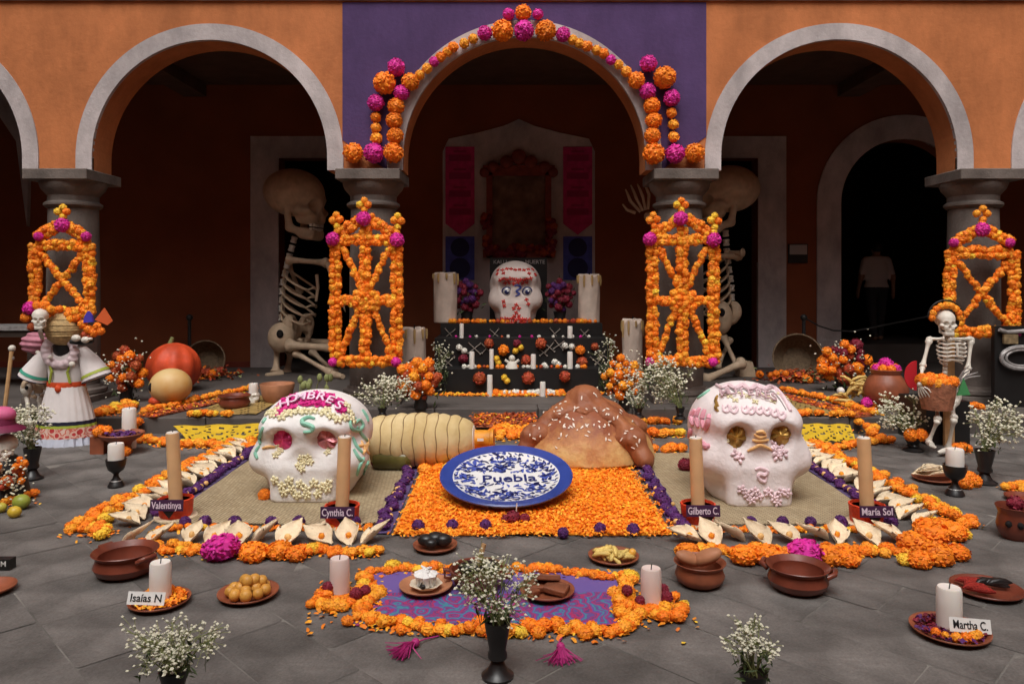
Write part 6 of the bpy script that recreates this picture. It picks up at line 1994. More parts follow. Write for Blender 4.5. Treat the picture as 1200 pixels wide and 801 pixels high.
# ------------------------------------------------------------------ banners and framed picture on the blind doorway
m_ban = M('magenta_banner', (.50, .02, .15), .7, .25, 9)
m_post = M('blue_poster', (.06, .075, .36), .7, .3, 9)
WY = BW - .045
for px, lb in ((539, 'left'), (677, 'right')):
    q = lambda x, y: pp(x, y, WY)
    t = thing('paper_banner', 'magenta pointed paper banner at the %s of the picture above the altar' % lb, 'banner', q(px, 275))
    b = MB(); b.poly([q(px - 17, 172), q(px + 17, 172), q(px + 17, 262), q(px, 275), q(px - 17, 262)], .012, (0, -1, 0)); b.build('paper', m_ban, t)
    for k in range(4):
        b = MB(); a = pp(px, 185 + k * 21, WY - .004); b.box(a, (.34, .008, .10)); b.box(a + Vector((0, 0, .1)), (.2, .008, .03)); b.build('cut_figure', M('dark_magenta', (.30, .010, .09), .7), t)
    t = thing('blue_poster', 'blue poster under the magenta banner at the %s of the altar picture' % lb, 'poster', q(px, 328))
    b = MB(); b.poly([q(px - 17, 277), q(px + 17, 277), q(px + 17, 328), q(px - 17, 328)], .012, (0, -1, 0)); b.build('paper', m_post, t)
    for (dy, rr) in ((-12, 11), (12, 12)):
        b = MB(); a = pp(px, 302 + dy, WY - .006); b.lathe([(0, -.004), (rr * WY / FPX, -.004), (rr * WY / FPX, .004), (0, .004)], (0, 0, 0), 20, mat=Matrix.Translation(a) @ Matrix.Rotation(PI / 2, 4, 'X')); b.build('dark_figure', M('dark_blue', (.012, .012, .075), .7), t)
t = thing('carved_picture', 'dark carved picture frame with a crest hanging above the altar', 'picture', pp(608, 300, WY))
m_gilt = M('dark_gilt', (.20, .035, .02), .6, .3, 10)
b = MB(); b.poly([pp(x, y, WY - .05) for x, y in ((575, 205), (641, 205), (641, 300), (575, 300))], .04, (0, -1, 0)); b.build('canvas', M('dim_canvas', (.15, .09, .06), .8, .5, 6), t)
for (x0, y0, x1, y1) in ((570, 200, 577, 302), (639, 200, 646, 302), (566, 194, 650, 206), (566, 292, 650, 302)):
    b = MB(); a, c = pp(x0, y0, WY - .07), pp(x1, y1, WY - .07); b.box(((a.x + c.x) / 2, WY - .06, (a.z + c.z) / 2), (c.x - a.x, .07, a.z - c.z)); o = b.build('frame_bar', m_gilt, t)
for (x, y, r) in ((608, 184, 9), (594, 190, 8), (622, 190, 8), (578, 196, 7), (638, 196, 7), (568, 202, 6), (648, 202, 6)):
    b = MB(); b.ball(pp(x, y, WY - .08), (r * WY / FPX, .05, r * WY / FPX), 14, 9); b.build('crest_scroll', m_gilt, t, smooth=True)
b = MB()
add_poms(b, [pp(R.uniform(568, 648), R.uniform(288, 300), WY - .12) for i in range(60)] + [pp(R.choice((570, 646)) + R.uniform(-4, 4), R.uniform(250, 295), WY - .12) for i in range(50)], .05, 'lo', .3, (0, 1), (3, 1))
o = b.build('flower_trim', [FC['red'], FC['rust']], t, kind='stuff', fix=False)

# ------------------------------------------------------------------ skeleton parts
def hskull_sdf(X, Y, Z):
    d = ell(X, Y, Z, (0, .10, .66), (.36, .46, .345))
    d = sm(d, rbox(X, Y, Z, (0, -.22, .42), (.22, .16, .20), .10), .10)
    for s in (-1, 1):
        d = sm(d, ell(X, Y, Z, (s * .23, -.20, .42), (.10, .16, .07)), .05)
    j = rbox(X, Y, Z, (0, -.26, .10), (.18, .13, .085), .06)
    for s in (-1, 1):
        j = sm(j, cap(X, Y, Z, (s * .22, .04, .38), (s * .20, -.02, .16), .045, .055), .04)
        j = sm(j, cap(X, Y, Z, (s * .20, -.02, .15), (s * .12, -.26, .09), .055, .06), .04)
    d = np.minimum(d, j)
    for s in (-1, 1):
        d = smax(d, -ell(X, Y, Z, (s * .145, -.42, .50), (.105, .17, .10)), .03)
        d = smax(d, -ell(X, Y, Z, (s * .34, -.03, .50), (.08, .12, .12)), .05)
    d = smax(d, -ell(X, Y, Z, (0, -.42, .345), (.055, .10, .075)), .03)
    d = smax(d, -rbox(X, Y, Z, (0, -.10, .205), (.16, .40, .022), .02), .02)
    return d
_hs = snets(hskull_sdf, (-.45, -.5, -.03), (.45, .62, 1.06), 56)
def human_skull(parent, c, h, rot, mat, name='skull'):
    o = link(name, mesh_of(name, _hs[0] * h, _hs[1], mat, smooth=True), parent, c, rot)
    b = MB()
    for z, s in ((.232, 1), (.172, -1)):
        for i in range(8):
            x = (i - 3.5) * .042
            b.box((x, -.365 + abs(x) ** 2 * 1.6, z), (.036, .04, .045))
    tm = mesh_of('teeth', [Vector(v) * h for v in b.V], b.F, m_bonew)
    t = bpy.data.objects.new('teeth', tm); COL.objects.link(t); t.parent = o; t['kind'] = 'stuff'
    return o
def bone(parent, a, b, r, mat, name='bone'):
    a, b = Vector(a), Vector(b); m = MB()
    ts = [0, .03, .08, .16, .3, .5, .7, .84, .92, .97, 1]; rs_ = [.6, 1.5, 1.7, 1.1, .85, .78, .85, 1.1, 1.7, 1.5, .6]
    m.tube([a.lerp(b, t) for t in ts], [r * q for q in rs_], 10)
    return m.build(name, mat, parent, smooth=True)
def spine(parent, pts, r, mat, n):
    P = [Vector(p) for p in pts]
    L = [(b - a).length for a, b in zip(P, P[1:])]; tot = sum(L)
    for i in range(n):
        u = (i + .5) / n * tot; k = 0
        while u > L[k] and k < len(L) - 1: u -= L[k]; k += 1
        d = (P[k + 1] - P[k]).normalized(); p = P[k] + d * u
        m = MB(); q = d.to_track_quat('Z', 'Y').to_matrix().to_4x4()
        m.lathe([(r * .7, -tot / n * .38), (r, -tot / n * .3), (r * .8, 0), (r, tot / n * .3), (r * .7, tot / n * .38)], (0, 0, 0), 10, mat=Matrix.Translation(p) @ q)
        m.build('vertebra', mat, parent, smooth=40)
def ribcage(parent, top, bot, fwd, w, d, r, n, mat, fall=.20):
    """ribs from a spine (top..bot) curving round to a breastbone in direction fwd"""
    top, bot, fwd = Vector(top), Vector(bot), Vector(fwd).normalized()
    up = (top - bot).normalized(); side = fwd.cross(up).normalized()
    L = (top - bot).length
    st0 = top + fwd * d - up * L * .16; st1 = top + fwd * d * 1.05 - up * L * .68
    m = MB(); m.tube([st0, st0.lerp(st1, .5) + fwd * .05 * d, st1], [r * 1.6, r * 1.4, r * 1.2], 8); m.build('breastbone', mat, parent, smooth=True)
    for i in range(n):
        u = (i + .2) / n
        s0 = top.lerp(bot, u)
        ww = w * (.62 + .38 * math.sin(PI * min(1, .25 + u * .75)))
        for s in (-1, 1):
            pts = []
            for k in range(11):
                a = PI * k / 10
                fr = 1 if u < .72 else (.75 - .5 * (u - .72))
                if a / PI > fr: break
                drop = up * (-L * fall * math.sin(a * .5) ** 1.3 + (L * .06 if k > 8 else 0))
                pts.append(s0 + side * s * math.sin(a) * ww + fwd * (1 - math.cos(a)) / 2 * d * (1 if u < .7 else .9) + drop)
            m = MB(); m.tube(pts, r, 7); m.build('rib', mat, parent, smooth=True)
def pelvis(parent, c, w, mat, q=None):
    def f(X, Y, Z):
        d = rbox(X, Y, Z, (0, .10, .02), (.16, .10, .2), .08)
        for s in (-1, 1):
            d = sm(d, ell(X, Y, Z, (s * .32, .0, .16), (.22, .16, .26)), .08)
            d = sm(d, cap(X, Y, Z, (s * .34, -.05, -.05), (s * .10, -.14, -.24), .09, .07), .07)
            d = smax(d, -ell(X, Y, Z, (s * .25, -.16, .18), (.14, .14, .17)), .05)
            d = smax(d, -ell(X, Y, Z, (s * .20, -.08, -.10), (.07, .3, .08)), .03)
        return d
    P, F = snets(f, (-.6, -.4, -.4), (.6, .4, .5), 40)
    return link('pelvis', mesh_of('pelvis', P * w, F, mat, smooth=True), parent, c, q)
def hand(parent, wrist, d, up, s, mat, curl=.5):
    d = Vector(d).normalized(); up = Vector(up); up = (up - d * up.dot(d)).normalized(); sd = d.cross(up)
    m = MB()
    for i in range(4):
        o = (i - 1.5) * .22
        l = (.85, 1.0, .92, .72)[i]
        k0 = Vector(wrist) + sd * o * .4 * s + d * .1 * s; k1 = Vector(wrist) + sd * o * s + d * .55 * s
        f1 = k1 + (d * math.cos(curl * .5) - up * math.sin(curl * .5)) * .3 * l * s
        f2 = f1 + (d * math.cos(curl * 1.3) - up * math.sin(curl * 1.3)) * .24 * l * s
        m.tube([k0, k1], [.05 * s, .05 * s], 6); m.tube([k1, f1], [.055 * s, .042 * s], 6); m.tube([f1, f2], [.048 * s, .026 * s], 6)
    t0 = Vector(wrist) + sd * -.3 * s + d * .12 * s
    t1 = t0 + (d * .6 - sd * .75).normalized() * .3 * s; t2 = t1 + (d * .9 - sd * .3).normalized() * .25 * s
    m.tube([t0, t1], [.055 * s, .048 * s], 6); m.tube([t1, t2], [.048 * s, .026 * s], 6)
    return m.build('hand', mat, parent, smooth=True)

# giant skeletons seated inside the doors
D = 11.1
Q = lambda x, y, dd=0: pp(x, y, D + dd)
k = D / FPX
gs = thing('giant_skeleton', 'giant seated skeleton facing the altar from the left doorway', 'skeleton', Q(345, 436))
human_skull(gs, Q(345, 240) + Vector((0, 0, -.50)), 1.02, (math.radians(8), 0, math.radians(75)), m_bone)
spine(gs, [Q(346, 276), Q(339, 300), Q(331, 335), Q(330, 375), Q(345, 392)], .05, m_bonew, 12)
ribcage(gs, Q(336, 312), Q(331, 372), (1, -.25, 0), .26, .50, .017, 6, m_bone, .46)
bone(gs, Q(335, 304, -.25), Q(385, 308, -.35), .045, m_bone, 'upper_arm')
bone(gs, Q(337, 306, .2), Q(352, 345, .3), .04, m_bone, 'upper_arm')
bone(gs, Q(385, 308, -.35), Q(392, 345, -.6), .035, m_bone, 'forearm')
hand(gs, Q(392, 345, -.6), (.2, 0, -1), (0, -1, 0), .28, m_bone)
pelvis(gs, Q(350, 388), .62, m_bone, (0, 0, math.radians(70)))
b = MB(); b.ball(Q(330, 395, -.25), (.20, .16, .22), 18, 12); b.build('hip_bone', m_bone, gs, smooth=True)
b = MB(); b.ball(Q(328, 391, -.41), (.05, .03, .06), 12, 8); b.build('hip_socket', m_hole, gs, smooth=True)
bone(gs, Q(335, 404, -.35), Q(398, 408, -.5), .060, m_bone, 'thigh')
bone(gs, Q(342, 398, .2), Q(398, 402, .2), .055, m_bone, 'thigh')
bone(gs, Q(344, 412, -.3), Q(390, 438, -.55), .040, m_bone, 'shin')
bone(gs, Q(364, 410, .0), Q(394, 438, -.2), .040, m_bone, 'shin')
for (a, c) in (((390, 439, -.55), (402, 441, -.8)), ((330, 438, -.2), (312, 440, -.4))):
    b = MB(); b.tube([Q(*a), Q(*c)], [.06, .035], 8); b.build('foot', m_bone, gs, smooth=True)
bone(gs, Q(325, 404, -.1), Q(323, 437, -.2), .05, m_bone, 'shin'); bone(gs, Q(341, 412, .1), Q(336, 437, .1), .05, m_bone, 'shin')
gs = thing('giant_skeleton', 'giant seated skeleton in the right doorway, mostly hidden by the column', 'skeleton', Q(850, 436))
human_skull(gs, Q(851, 236) + Vector((0, 0, -.48)), 1.0, (math.radians(4), 0, math.radians(-78)), m_bone)
spine(gs, [Q(850, 268), Q(852, 300), Q(857, 335), Q(858, 375)], .05, m_bonew, 10)
ribcage(gs, Q(850, 300), Q(855, 362), (-1, -.25, 0), .26, .5, .017, 6, m_bone, .46)
bone(gs, Q(868, 300, .0), Q(815, 300, -.5), .045, m_bone, 'upper_arm')
bone(gs, Q(815, 300, -.5), Q(756, 250, -.5), .04, m_bone, 'forearm')
hand(gs, Q(756, 250, -.5), (-.35, 0, 1), (0, -1, 0), .42, m_bone, .35)
bone(gs, Q(850, 296), Q(872, 296, -.2), .04, m_bone, 'collarbone')
pelvis(gs, Q(848, 372), .6, m_bone, (0, 0, math.radians(-60)))
b = MB(); b.ball(Q(846, 372, -.25), (.15, .14, .24), 18, 12); b.build('hip_bone', m_bone, gs, smooth=True)
b = MB(); b.ball(Q(846, 366, -.39), (.045, .03, .06), 12, 8); b.build('hip_socket', m_hole, gs, smooth=True)
bone(gs, Q(846, 392, -.2), Q(866, 434, -.4), .04, m_bone, 'shin'); bone(gs, Q(856, 396, 0), Q(840, 432, -.3), .035, m_bone, 'shin')
bone(gs, Q(823, 446, -.9), Q(872, 424, -.6), .055, m_bone, 'thigh')
b = MB(); b.poly([Q(868, 424, -.5), Q(882, 424, -.5), Q(888, 446, -.5), Q(866, 444, -.5)], .2, (0, -1, 0)); b.build('foot_block', m_bone, gs)

# ------------------------------------------------------------------ person walking off in the passage
pz = PZ + .30
pc = Vector(((1027 - 600) / FPX * 13.4, 13.4, pz))
H = 1.72
per = thing('person', 'person in a pale shirt and dark trousers walking away in the dark passage', 'person', pc)
def body(X, Y, Z):
    d = None
    def u(q, kk=.05):
        nonlocal d
        d = q if d is None else sm(d, q, kk)
    for s in (-1, 1):
        st = .10 * s
        u(cap(X, Y, Z, (s * .10, 0, .92), (s * .11, st * .6, .50), .095, .062))
        u(cap(X, Y, Z, (s * .11, st * .6, .50), (s * .11, st * 1.2 + .03, .08), .062, .042))
        u(cap(X, Y, Z, (s * .11, st * 1.2 + .05, .05), (s * .13, st * 1.2 - .14, .035), .045, .035))
        u(cap(X, Y, Z, (s * .20, 0, 1.40), (s * .27, .02 - st * .3, 1.12), .058, .045))
        u(cap(X, Y, Z, (s * .27, .02 - st * .3, 1.12), (s * .27, -.03 - st * .9, .88), .043, .030), .03)
        u(ell(X, Y, Z, (s * .27, -.04 - st * .95, .81), (.028, .045, .08)), .03)
    u(ell(X, Y, Z, (0, .0, .95), (.175, .13, .16)))
    u(ell(X, Y, Z, (0, .0, 1.25), (.20, .125, .26)))
    u(cap(X, Y, Z, (-.15, 0, 1.42), (.15, 0, 1.42), .065, .065))
    u(cap(X, Y, Z, (0, 0, 1.42), (0, 0, 1.54), .055, .05), .04)
    u(ell(X, Y, Z, (0, -.01, 1.62), (.078, .098, .118)), .03)
    for s in (-1, 1):
        u(ell(X, Y, Z, (s * .08, .0, 1.61), (.012, .025, .03)), .01)
    u(ell(X, Y, Z, (0, -.11, 1.60), (.014, .02, .025)), .015)
    return d
P, F = snets(body, (-.36, -.3, -.01), (.36, .32, 1.78), 110)
link('body', mesh_of('body', P, F, M('skin', (.30, .16, .10), .6), smooth=True), per, pc, (0, 0, PI))
def shell(f, g, lo, hi, n, nm, mat):
    P, F = snets(lambda X, Y, Z: np.maximum(f(X, Y, Z) - .012, g(X, Y, Z)), lo, hi, n)
    link(nm, mesh_of(nm, P, F, mat, smooth=True), per, pc, (0, 0, PI))
shell(body, lambda X, Y, Z: np.maximum(np.maximum(.93 - Z, Z - 1.49), np.abs(X) - .30 + .0 * Z + np.where(Z < 1.16, .08, 0)), (-.36, -.3, .85), (.36, .32, 1.55), 70, 'shirt', M('pale_shirt', (.55, .50, .48), .8))
shell(body, lambda X, Y, Z: np.maximum(np.maximum(.07 - Z, Z - .96), np.abs(X) - .215), (-.36, -.3, .0), (.36, .32, 1.0), 80, 'trousers', M('dark_trousers', (.03, .03, .035), .8))
P, F = snets(lambda X, Y, Z: np.maximum(ell(X, Y, Z, (0, .012, 1.65), (.09, .105, .105)), -(Y + .06 - (1.72 - Z) * -.3)), (-.15, -.15, 1.5), (.15, .15, 1.8), 30)
link('hair', mesh_of('hair', P, F, m_black, smooth=True), per, pc, (0, 0, PI))

# ------------------------------------------------------------------ embroidered dress on a stand, left
D = 6.9
Q = lambda x, y, dd=0: pp(x, y, D + dd)
k = D / FPX
c = gp(78, 518); D = c.y
def pleat(prof, cc, n, depth, el=.8, seg=72):
    V = []; F = []
    for (r, z, a) in prof:
        for i in range(seg):
            t = 2 * PI * i / seg
            rr = r * (1 + depth * a * math.cos(n * t))
            V.append((cc.x + rr * math.cos(t), cc.y + rr * math.sin(t) * el, z))
    for j in range(len(prof) - 1):
        for i in range(seg):
            F.append((j * seg + i, j * seg + (i + 1) % seg, (j + 1) * seg + (i + 1) % seg, (j + 1) * seg + i))
    return V, F
zz = lambda y: CAMZ - (y - HOR) * c.y / FPX
m_dress = M('white_cotton', (.72, .66, .64), .8, .06, 6, bump=.3, bs=25)
m_green = M('green_ribbon', (.36, .42, .05), .6); m_redr = M('red_ribbon', (.60, .07, .015), .6, .2, 14); m_teal = M('teal_ribbon', (.05, .32, .22), .6); m_navyr = M('black_ribbon', (.012, .010, .03), .6)
m_emb = None
def emb():
    m = bpy.data.materials.new('embroidered_band'); m.use_nodes = True
    t = m.node_tree; b = t.nodes['Principled BSDF']; L = t.links.new; b.inputs['Roughness'].default_value = .8
    tc = t.nodes.new('ShaderNodeTexCoord'); v = t.nodes.new('ShaderNodeTexVoronoi'); v.inputs['Scale'].default_value = 16
    L(tc.outputs['Object'], v.inputs['Vector']); cr = t.nodes.new('ShaderNodeValToRGB'); cr.color_ramp.interpolation = 'CONSTANT'
    e = cr.color_ramp.elements; e[0].color = (.45, .03, .03, 1); e[1].position = .36; e[1].color = (.66, .40, .32, 1)
    q = e.new(.55); q.color = (.55, .12, .08, 1); q = e.new(.68); q.color = (.66, .46, .38, 1)
    L(v.outputs['Distance'], cr.inputs[0]); L(cr.outputs[0], b.inputs['Base Color'])
    return m
dr = thing('embroidered_dress', 'white embroidered dress with a red sash and flared skirt on a dark stand', 'dress', c)
def ring_part(nm, prof, n, dp, mat, cc=None, el=.75):
    b = MB(); V, F = pleat(prof, cc or c, n, dp, el); b.add(V, F); return b.build(nm, mat, dr, smooth=60)
hw = lambda w: w * c.y / FPX / 2
ring_part('skirt', [(hw(62), zz(491), 1), (hw(56), zz(478), 1), (hw(48), zz(463), .8), (hw(41), zz(450), .3)], 22, .03, m_dress)
ring_part('skirt_band', [(hw(63.5), zz(495), 1), (hw(62.5), zz(490.5), 1)], 22, .03, m_navyr)
ring_part('skirt_band', [(hw(65), zz(498), 1), (hw(64), zz(494.8), 1)], 22, .03, m_green)
ring_part('embroidered_band', [(hw(70), zz(509.5), 1), (hw(65.5), zz(497.8), 1)], 22, .03, emb())
ring_part('hem_ruffle', [(hw(75), zz(519.5), 1.6), (hw(72), zz(513), 1.2), (hw(70.5), zz(509.2), 1)], 26, .045, M('pale_blue_ruffle', (.55, .57, .66), .8, .1, 12))
ring_part('bodice', [(hw(40), zz(448), 0), (hw(41), zz(440), 0), (hw(43), zz(428), 0), (hw(44), zz(415), 0), (hw(34), zz(406), 0)], 1, 0, m_dress, None, .6)
ring_part('sash', [(hw(42), zz(452), .2), (hw(43), zz(449), .2), (hw(41.5), zz(446), .2)], 10, .03, m_redr)
b = MB(); b.ball(Vector((c.x, c.y - hw(34), zz(453))), (.03, .02, .035), 8, 6); b.build('sash_knot', m_redr, dr, smooth=True)
for s in (-1, 1):
    b = MB(); f = lambda x, y, dd: Vector((c.x + s * x * c.y / FPX, c.y + dd, zz(y)))
    b.tube([f(12, 447, -hw(26)), f(9, 434, -hw(28)), f(12, 425, -hw(25))], .012, 5); b.build('bodice_ribbon', m_green, dr, smooth=True)
    sh = [(f(17, 410, 0), .055), (f(27, 422, -.01), .085), (f(35, 437, -.02), .12), (f(37, 442, -.02), .132)]
    b = MB(); b.tube([q for q, r in sh], [r for q, r in sh], 20, cap=False); b.build('sleeve', m_dress, dr, smooth=True)
    b = MB(); b.tube([f(34.2, 435.5, -.02), f(35.6, 438.5, -.02)], [.121, .129], 20, cap=False); b.build('sleeve_band', m_teal if s < 0 else m_green, dr, smooth=True)
    b = MB(); b.tube([f(37.0, 442, -.02), f(37.4, 443, -.02)], [.134, .136], 20, cap=False); b.build('sleeve_band', m_navyr, dr, smooth=True)
# ruffled collar round a dark neck opening
cc = Vector((c.x - .0, c.y - .10, zz(410)))
b = MB()
V = []; F = []
for j, (r, o) in enumerate(((11, .0), (14, -.03), (18, -.035), (22, -.01))):
    for i in range(60):
        t = 2 * PI * i / 60
        rr = r * c.y / FPX * (1 + (.05 * j / 3) * math.cos(15 * t))
        V.append((cc.x + rr * math.cos(t), cc.y + o + .012 * j / 3 * math.cos(15 * t) - .10 * math.sin(t) * 0, cc.z + rr * math.sin(t) * .95))
for j in range(3):
    for i in range(60): F.append((j * 60 + i, j * 60 + (i + 1) % 60, (j + 1) * 60 + (i + 1) % 60, (j + 1) * 60 + i))
b.add(V, F); b.build('ruffled_collar', M('pale_pink_ruffle', (.66, .52, .54), .8, .1, 12), dr, smooth=60)
b = MB(); b.ball(cc + Vector((0, .06, .02)), (.092, .09, .10), 18, 12); b.build('dark_bust', m_black, dr, smooth=True)
b = MB(); b.tube([c + Vector((0, .0, 0)), Vector((c.x, c.y, zz(440)))], .02, 8); b.build('stand', m_iron, dr)
b = MB(); b.ball(Vector((c.x + 21 * c.y / FPX, c.y - .2, zz(424))), (.03, .025, .028), 10, 7); b.build('white_button', m_bonew, dr, smooth=True)
# straw basket worn as a hat, over the collar
hc = Vector((c.x + .015, c.y - .06, zz(391)))
t = thing('straw_hat_basket', 'straw basket lying above the white dress with marigolds on it', 'basket', hc)
b = MB(); b.ball(hc + Vector((0, 0, .05)), (.164, .149, .16), 20, 14); o = b.build('straw', m_straw, t, smooth=True)
for i in range(5):
    b = MB(); z = -.06 + i * .05; q = math.sqrt(max(.01, 1 - (z / .16) ** 2))
    b.tube([hc + Vector((math.cos(a * PI / 14) * .165 * q, math.sin(a * PI / 14) * .15 * q, .05 + z)) for a in range(29)], .0045, 5); b.build('straw_coil', m_straw, t)
for (x, y, r, cl) in ((62, 366, 4.5, 'orange'), (70, 362, 4.5, 'orange'), (80, 368, 5, 'orange'), (83, 374, 6, 'amber'), (90, 372, 5, 'orange'), (97, 380, 5.5, 'orange'), (104, 386, 6, 'orange'), (110, 389, 6, 'orange'), (100, 392, 5, 'rust'), (118, 388, 5, 'orange'), (114, 382, 5, 'orange'), (88, 366, 4, 'amber'), (106, 394, 4, 'rust')):
    bloom(t, pp(x, y, c.y - .12), r * c.y / FPX, cl, 'md')
b = MB(); a = pp(103, 372, c.y - .15); b.poly([a + Vector((-.045, 0, -.045)), a + Vector((.045, 0, -.04)), a + Vector((.03, 0, .02)), a + Vector((0, 0, .06)), a + Vector((-.03, 0, .02))], .03, (0, -1, 0)); b.build('blue_paper_drop', M('blue_paper', (.07, .05, .42), .6), t)
b = MB(); a = pp(122, 372, c.y - .12); b.poly([a + Vector((-.085, 0, -.02)), a + Vector((.03, 0, -.07)), a + Vector((.075, 0, -.03)), a + Vector((.0, 0, .09))], .012, (0, -1, 0)); b.build('orange_paper', M('orange_paper', (.68, .12, .03), .6), t)
for (x, y, r) in ((89, 396, 5.5), (100, 398, 5), (106, 397, 2.2)):
    b = MB(); b.ball(pp(x, y, c.y - .2), (r * k, .03, r * k * .75), 10, 7); b.build('white_shell', m_bonew, t, smooth=True)
b = MB(); b.tube([pp(83, 400, c.y - .16), pp(96, 402, c.y - .17), pp(109, 399, c.y - .16)], .022, 8); b.build('dark_rim', m_black, t, smooth=True)

# skeleton kneeling left of the dress
D = c.y + .15
Q = lambda x, y, dd=0: pp(x, y, D + dd)
sk2 = thing('flower_skeleton', 'small skeleton with a marigold crown and pink sleeve kneeling left of the white dress', 'skeleton', gp(40, 516))
human_skull(sk2, Q(47, 374, -.40) + Vector((0, 0, -.09)), .185, (.05, 0, .35), m_bonew)
for (x, y, r, cl) in ((36, 361, 8, 'pink'), (45, 358, 6, 'orange'), (54, 358, 6, 'orange'), (31, 372, 6, 'orange'), (38, 383, 5, 'rust'), (60, 362, 5, 'amber'), (33, 366, 5, 'red')):
    bloom(sk2, Q(x - 1, y, -.36), r * k, cl, 'hi', 'crown_flower')
spine(sk2, [Q(47, 388, -.3), Q(50, 398), Q(48, 420), Q(48, 448)], .02, m_bonew, 11)
P, F = snets(lambda X, Y, Z: ell(X, Y, Z, (0, 0, 0), (.13, .11, .105)) + .008 * np.sin(Z * 120 + X * 12), (-.16, -.15, -.13), (.16, .15, .13), 34)
link('pink_sleeve', mesh_of('pink_sleeve', P, F, M('dusty_pink_cloth', (.44, .17, .22), .7, .25, 10, bump=.4), smooth=True), sk2, Q(42, 402))
bone(sk2, Q(44, 412, -.12), Q(49, 421, -.2), .013, m_bonew, 'forearm'); bone(sk2, Q(49, 421, -.2), Q(60, 418, -.3), .012, m_bonew, 'forearm')
pelvis(sk2, Q(45, 456), .26, m_bone, (.2, 0, .5))
b = MB(); b.ball(Q(31, 455, -.05), (.055, .04, .07), 12, 8); b.build('hip_bone', m_bonew, sk2, smooth=True)
b = MB(); b.ball(Q(31, 454, -.09), (.018, .012, .02), 8, 6); b.build('hip_socket', m_hole, sk2, smooth=True)
bone(sk2, Q(31, 458), Q(35, 500, -.2), .022, m_bonew, 'thigh'); bone(sk2, Q(48, 466), Q(45, 500, -.15), .022, m_bonew, 'thigh')
bone(sk2, Q(35, 500, -.2), Q(30, 521, .1), .016, m_bonew, 'shin'); bone(sk2, Q(45, 500, -.15), Q(44, 520, .1), .016, m_bonew, 'shin')
b = MB(); b.box((gp(40, 518).x, gp(40, 518).y + .15, .13), (.12, .3, .26)); tag(b.build('dark_box', m_black, None, gp(40, 518)), 'dark box behind the kneeling skeleton at the left', 'box')

# painted mask figure at the left edge
p = gp(6, 585)
D = p.y; Q = lambda x, y, dd=0: pp(x, y, D + dd); k5 = D / FPX
t = thing('painted_skull_figure', 'painted skull mask with a wide pink hat among flowers at the left edge', 'figure', p)
human_skull(t, Q(6, 526) + Vector((0, 0, -.10)), .20, (.1, 0, .25), m_bonew, 'mask')
b = MB(); b.lathe([(0, .05), (.08, .05), (.09, .0), (.145, -.03), (.15, -.04), (.09, -.02), (0, .0)], Q(1, 497), 28, cap=False); b.build('hat', M('crimson_hat', (.16, .012, .05), .6, .2, 10), t, smooth=40)
b = MB(); b.ball(Q(2, 486), (.09, .08, .06), 16, 10); b.build('hat_crown', M('pink_hat_crown', (.62, .12, .26), .6), t, smooth=True)
b = MB(); b.lathe([(0, 0), (.16, 0), (.12, .2), (.07, .3), (0, .31)], p, 20); b.build('robe', m_black, t, smooth=40)
for i in range(30):
    x, y = R.uniform(-8, 30), R.uniform(530, 572)
    bloom(t, Q(x, y, -.12 + R.uniform(-.04, .04)), R.uniform(3, 5.5) * k5, R.choice(['orange', 'rust', 'orange', 'white', 'rust']), 'md')
b = MB()
for i in range(130): bud_geo(b, Q(R.gauss(14, 10), R.gauss(562, 14), -.15 + R.uniform(-.05, .05)), R.uniform(.007, .012))
b.build('white_blossoms', m_bud, t, kind='stuff', fix=False)
row('heap of marigolds with fruit on the paving at the left edge', [tuple(gp(-6, 590)), tuple(gp(40, 582))], .042, .20, 1.1)
for (x, y, r, cl, lb) in ((25, 596, 9, (.30, .34, .05), 'green guava at the left edge beside the marigolds'), (17, 606, 7, (.62, .42, .04), 'yellow lime on the paving at the left edge'), (1, 600, 6, (.50, .42, .06), 'greenish lime cut by the left edge')):
    q = gp(x, y); rr = r * q.y / FPX; b = MB(); b.ball(q + Vector((0, 0, rr * .95)), (rr * 1.1, rr, rr * .95), 14, 10); tag(b.build('fruit', M('fruit_' + lb.split()[0], cl, .4, .2, 12), None, q, smooth=True), lb, 'fruit')

# ------------------------------------------------------------------ standing skeleton with a flower basket, right
p = gp(1106, 526)
D = p.y; Q = lambda x, y, dd=0: pp(x, y, D + dd); kk = D / FPX
t = thing('basket_skeleton', 'white skeleton seated on a dark box holding a clay basket of marigolds at the right', 'skeleton', p)
human_skull(t, Q(1108, 378) + Vector((0, 0, -.115)), .225, (.05, 0, -.1), m_bonew)
b = MB(); b.ball(Q(1111, 375, .07), (.10, .07, .105), 14, 10); b.build('black_hair', m_black, t, smooth=True)
spine(t, [Q(1108, 392), Q(1108, 420), Q(1107, 442)], .024, m_bonew, 11)
ribcage(t, Q(1109, 396, .06), Q(1109, 424, .06), (0, -1, 0), .125, .16, .0078, 6, m_bonew)
for s, xa, xb in ((-1, 1107, 1089), (1, 1111, 1138)):
    bone(t, Q(xa, 397, -.06), Q(xb, 397, 0), .016, m_bonew, 'collarbone')
    b = MB(); b.ball(Q(xb, 398), .03, 10, 7); b.build('shoulder', m_bonew, t, smooth=True)
bone(t, Q(1089, 398), Q(1081, 430, -.05), .019, m_bonew, 'upper_arm'); bone(t, Q(1081, 430, -.05), Q(1078, 452, -.25), .015, m_bonew, 'forearm')
bone(t, Q(1138, 398), Q(1134, 434, -.05), .019, m_bonew, 'upper_arm'); bone(t, Q(1134, 434, -.05), Q(1118, 457, -.25), .015, m_bonew, 'forearm')
hand(t, Q(1078, 452, -.25), (.3, -.2, -1), (-1, -.4, 0), .13, m_bonew, .6); hand(t, Q(1118, 457, -.25), (-1, -.1, -.1), (0, -1, .3), .13, m_bonew, .6)
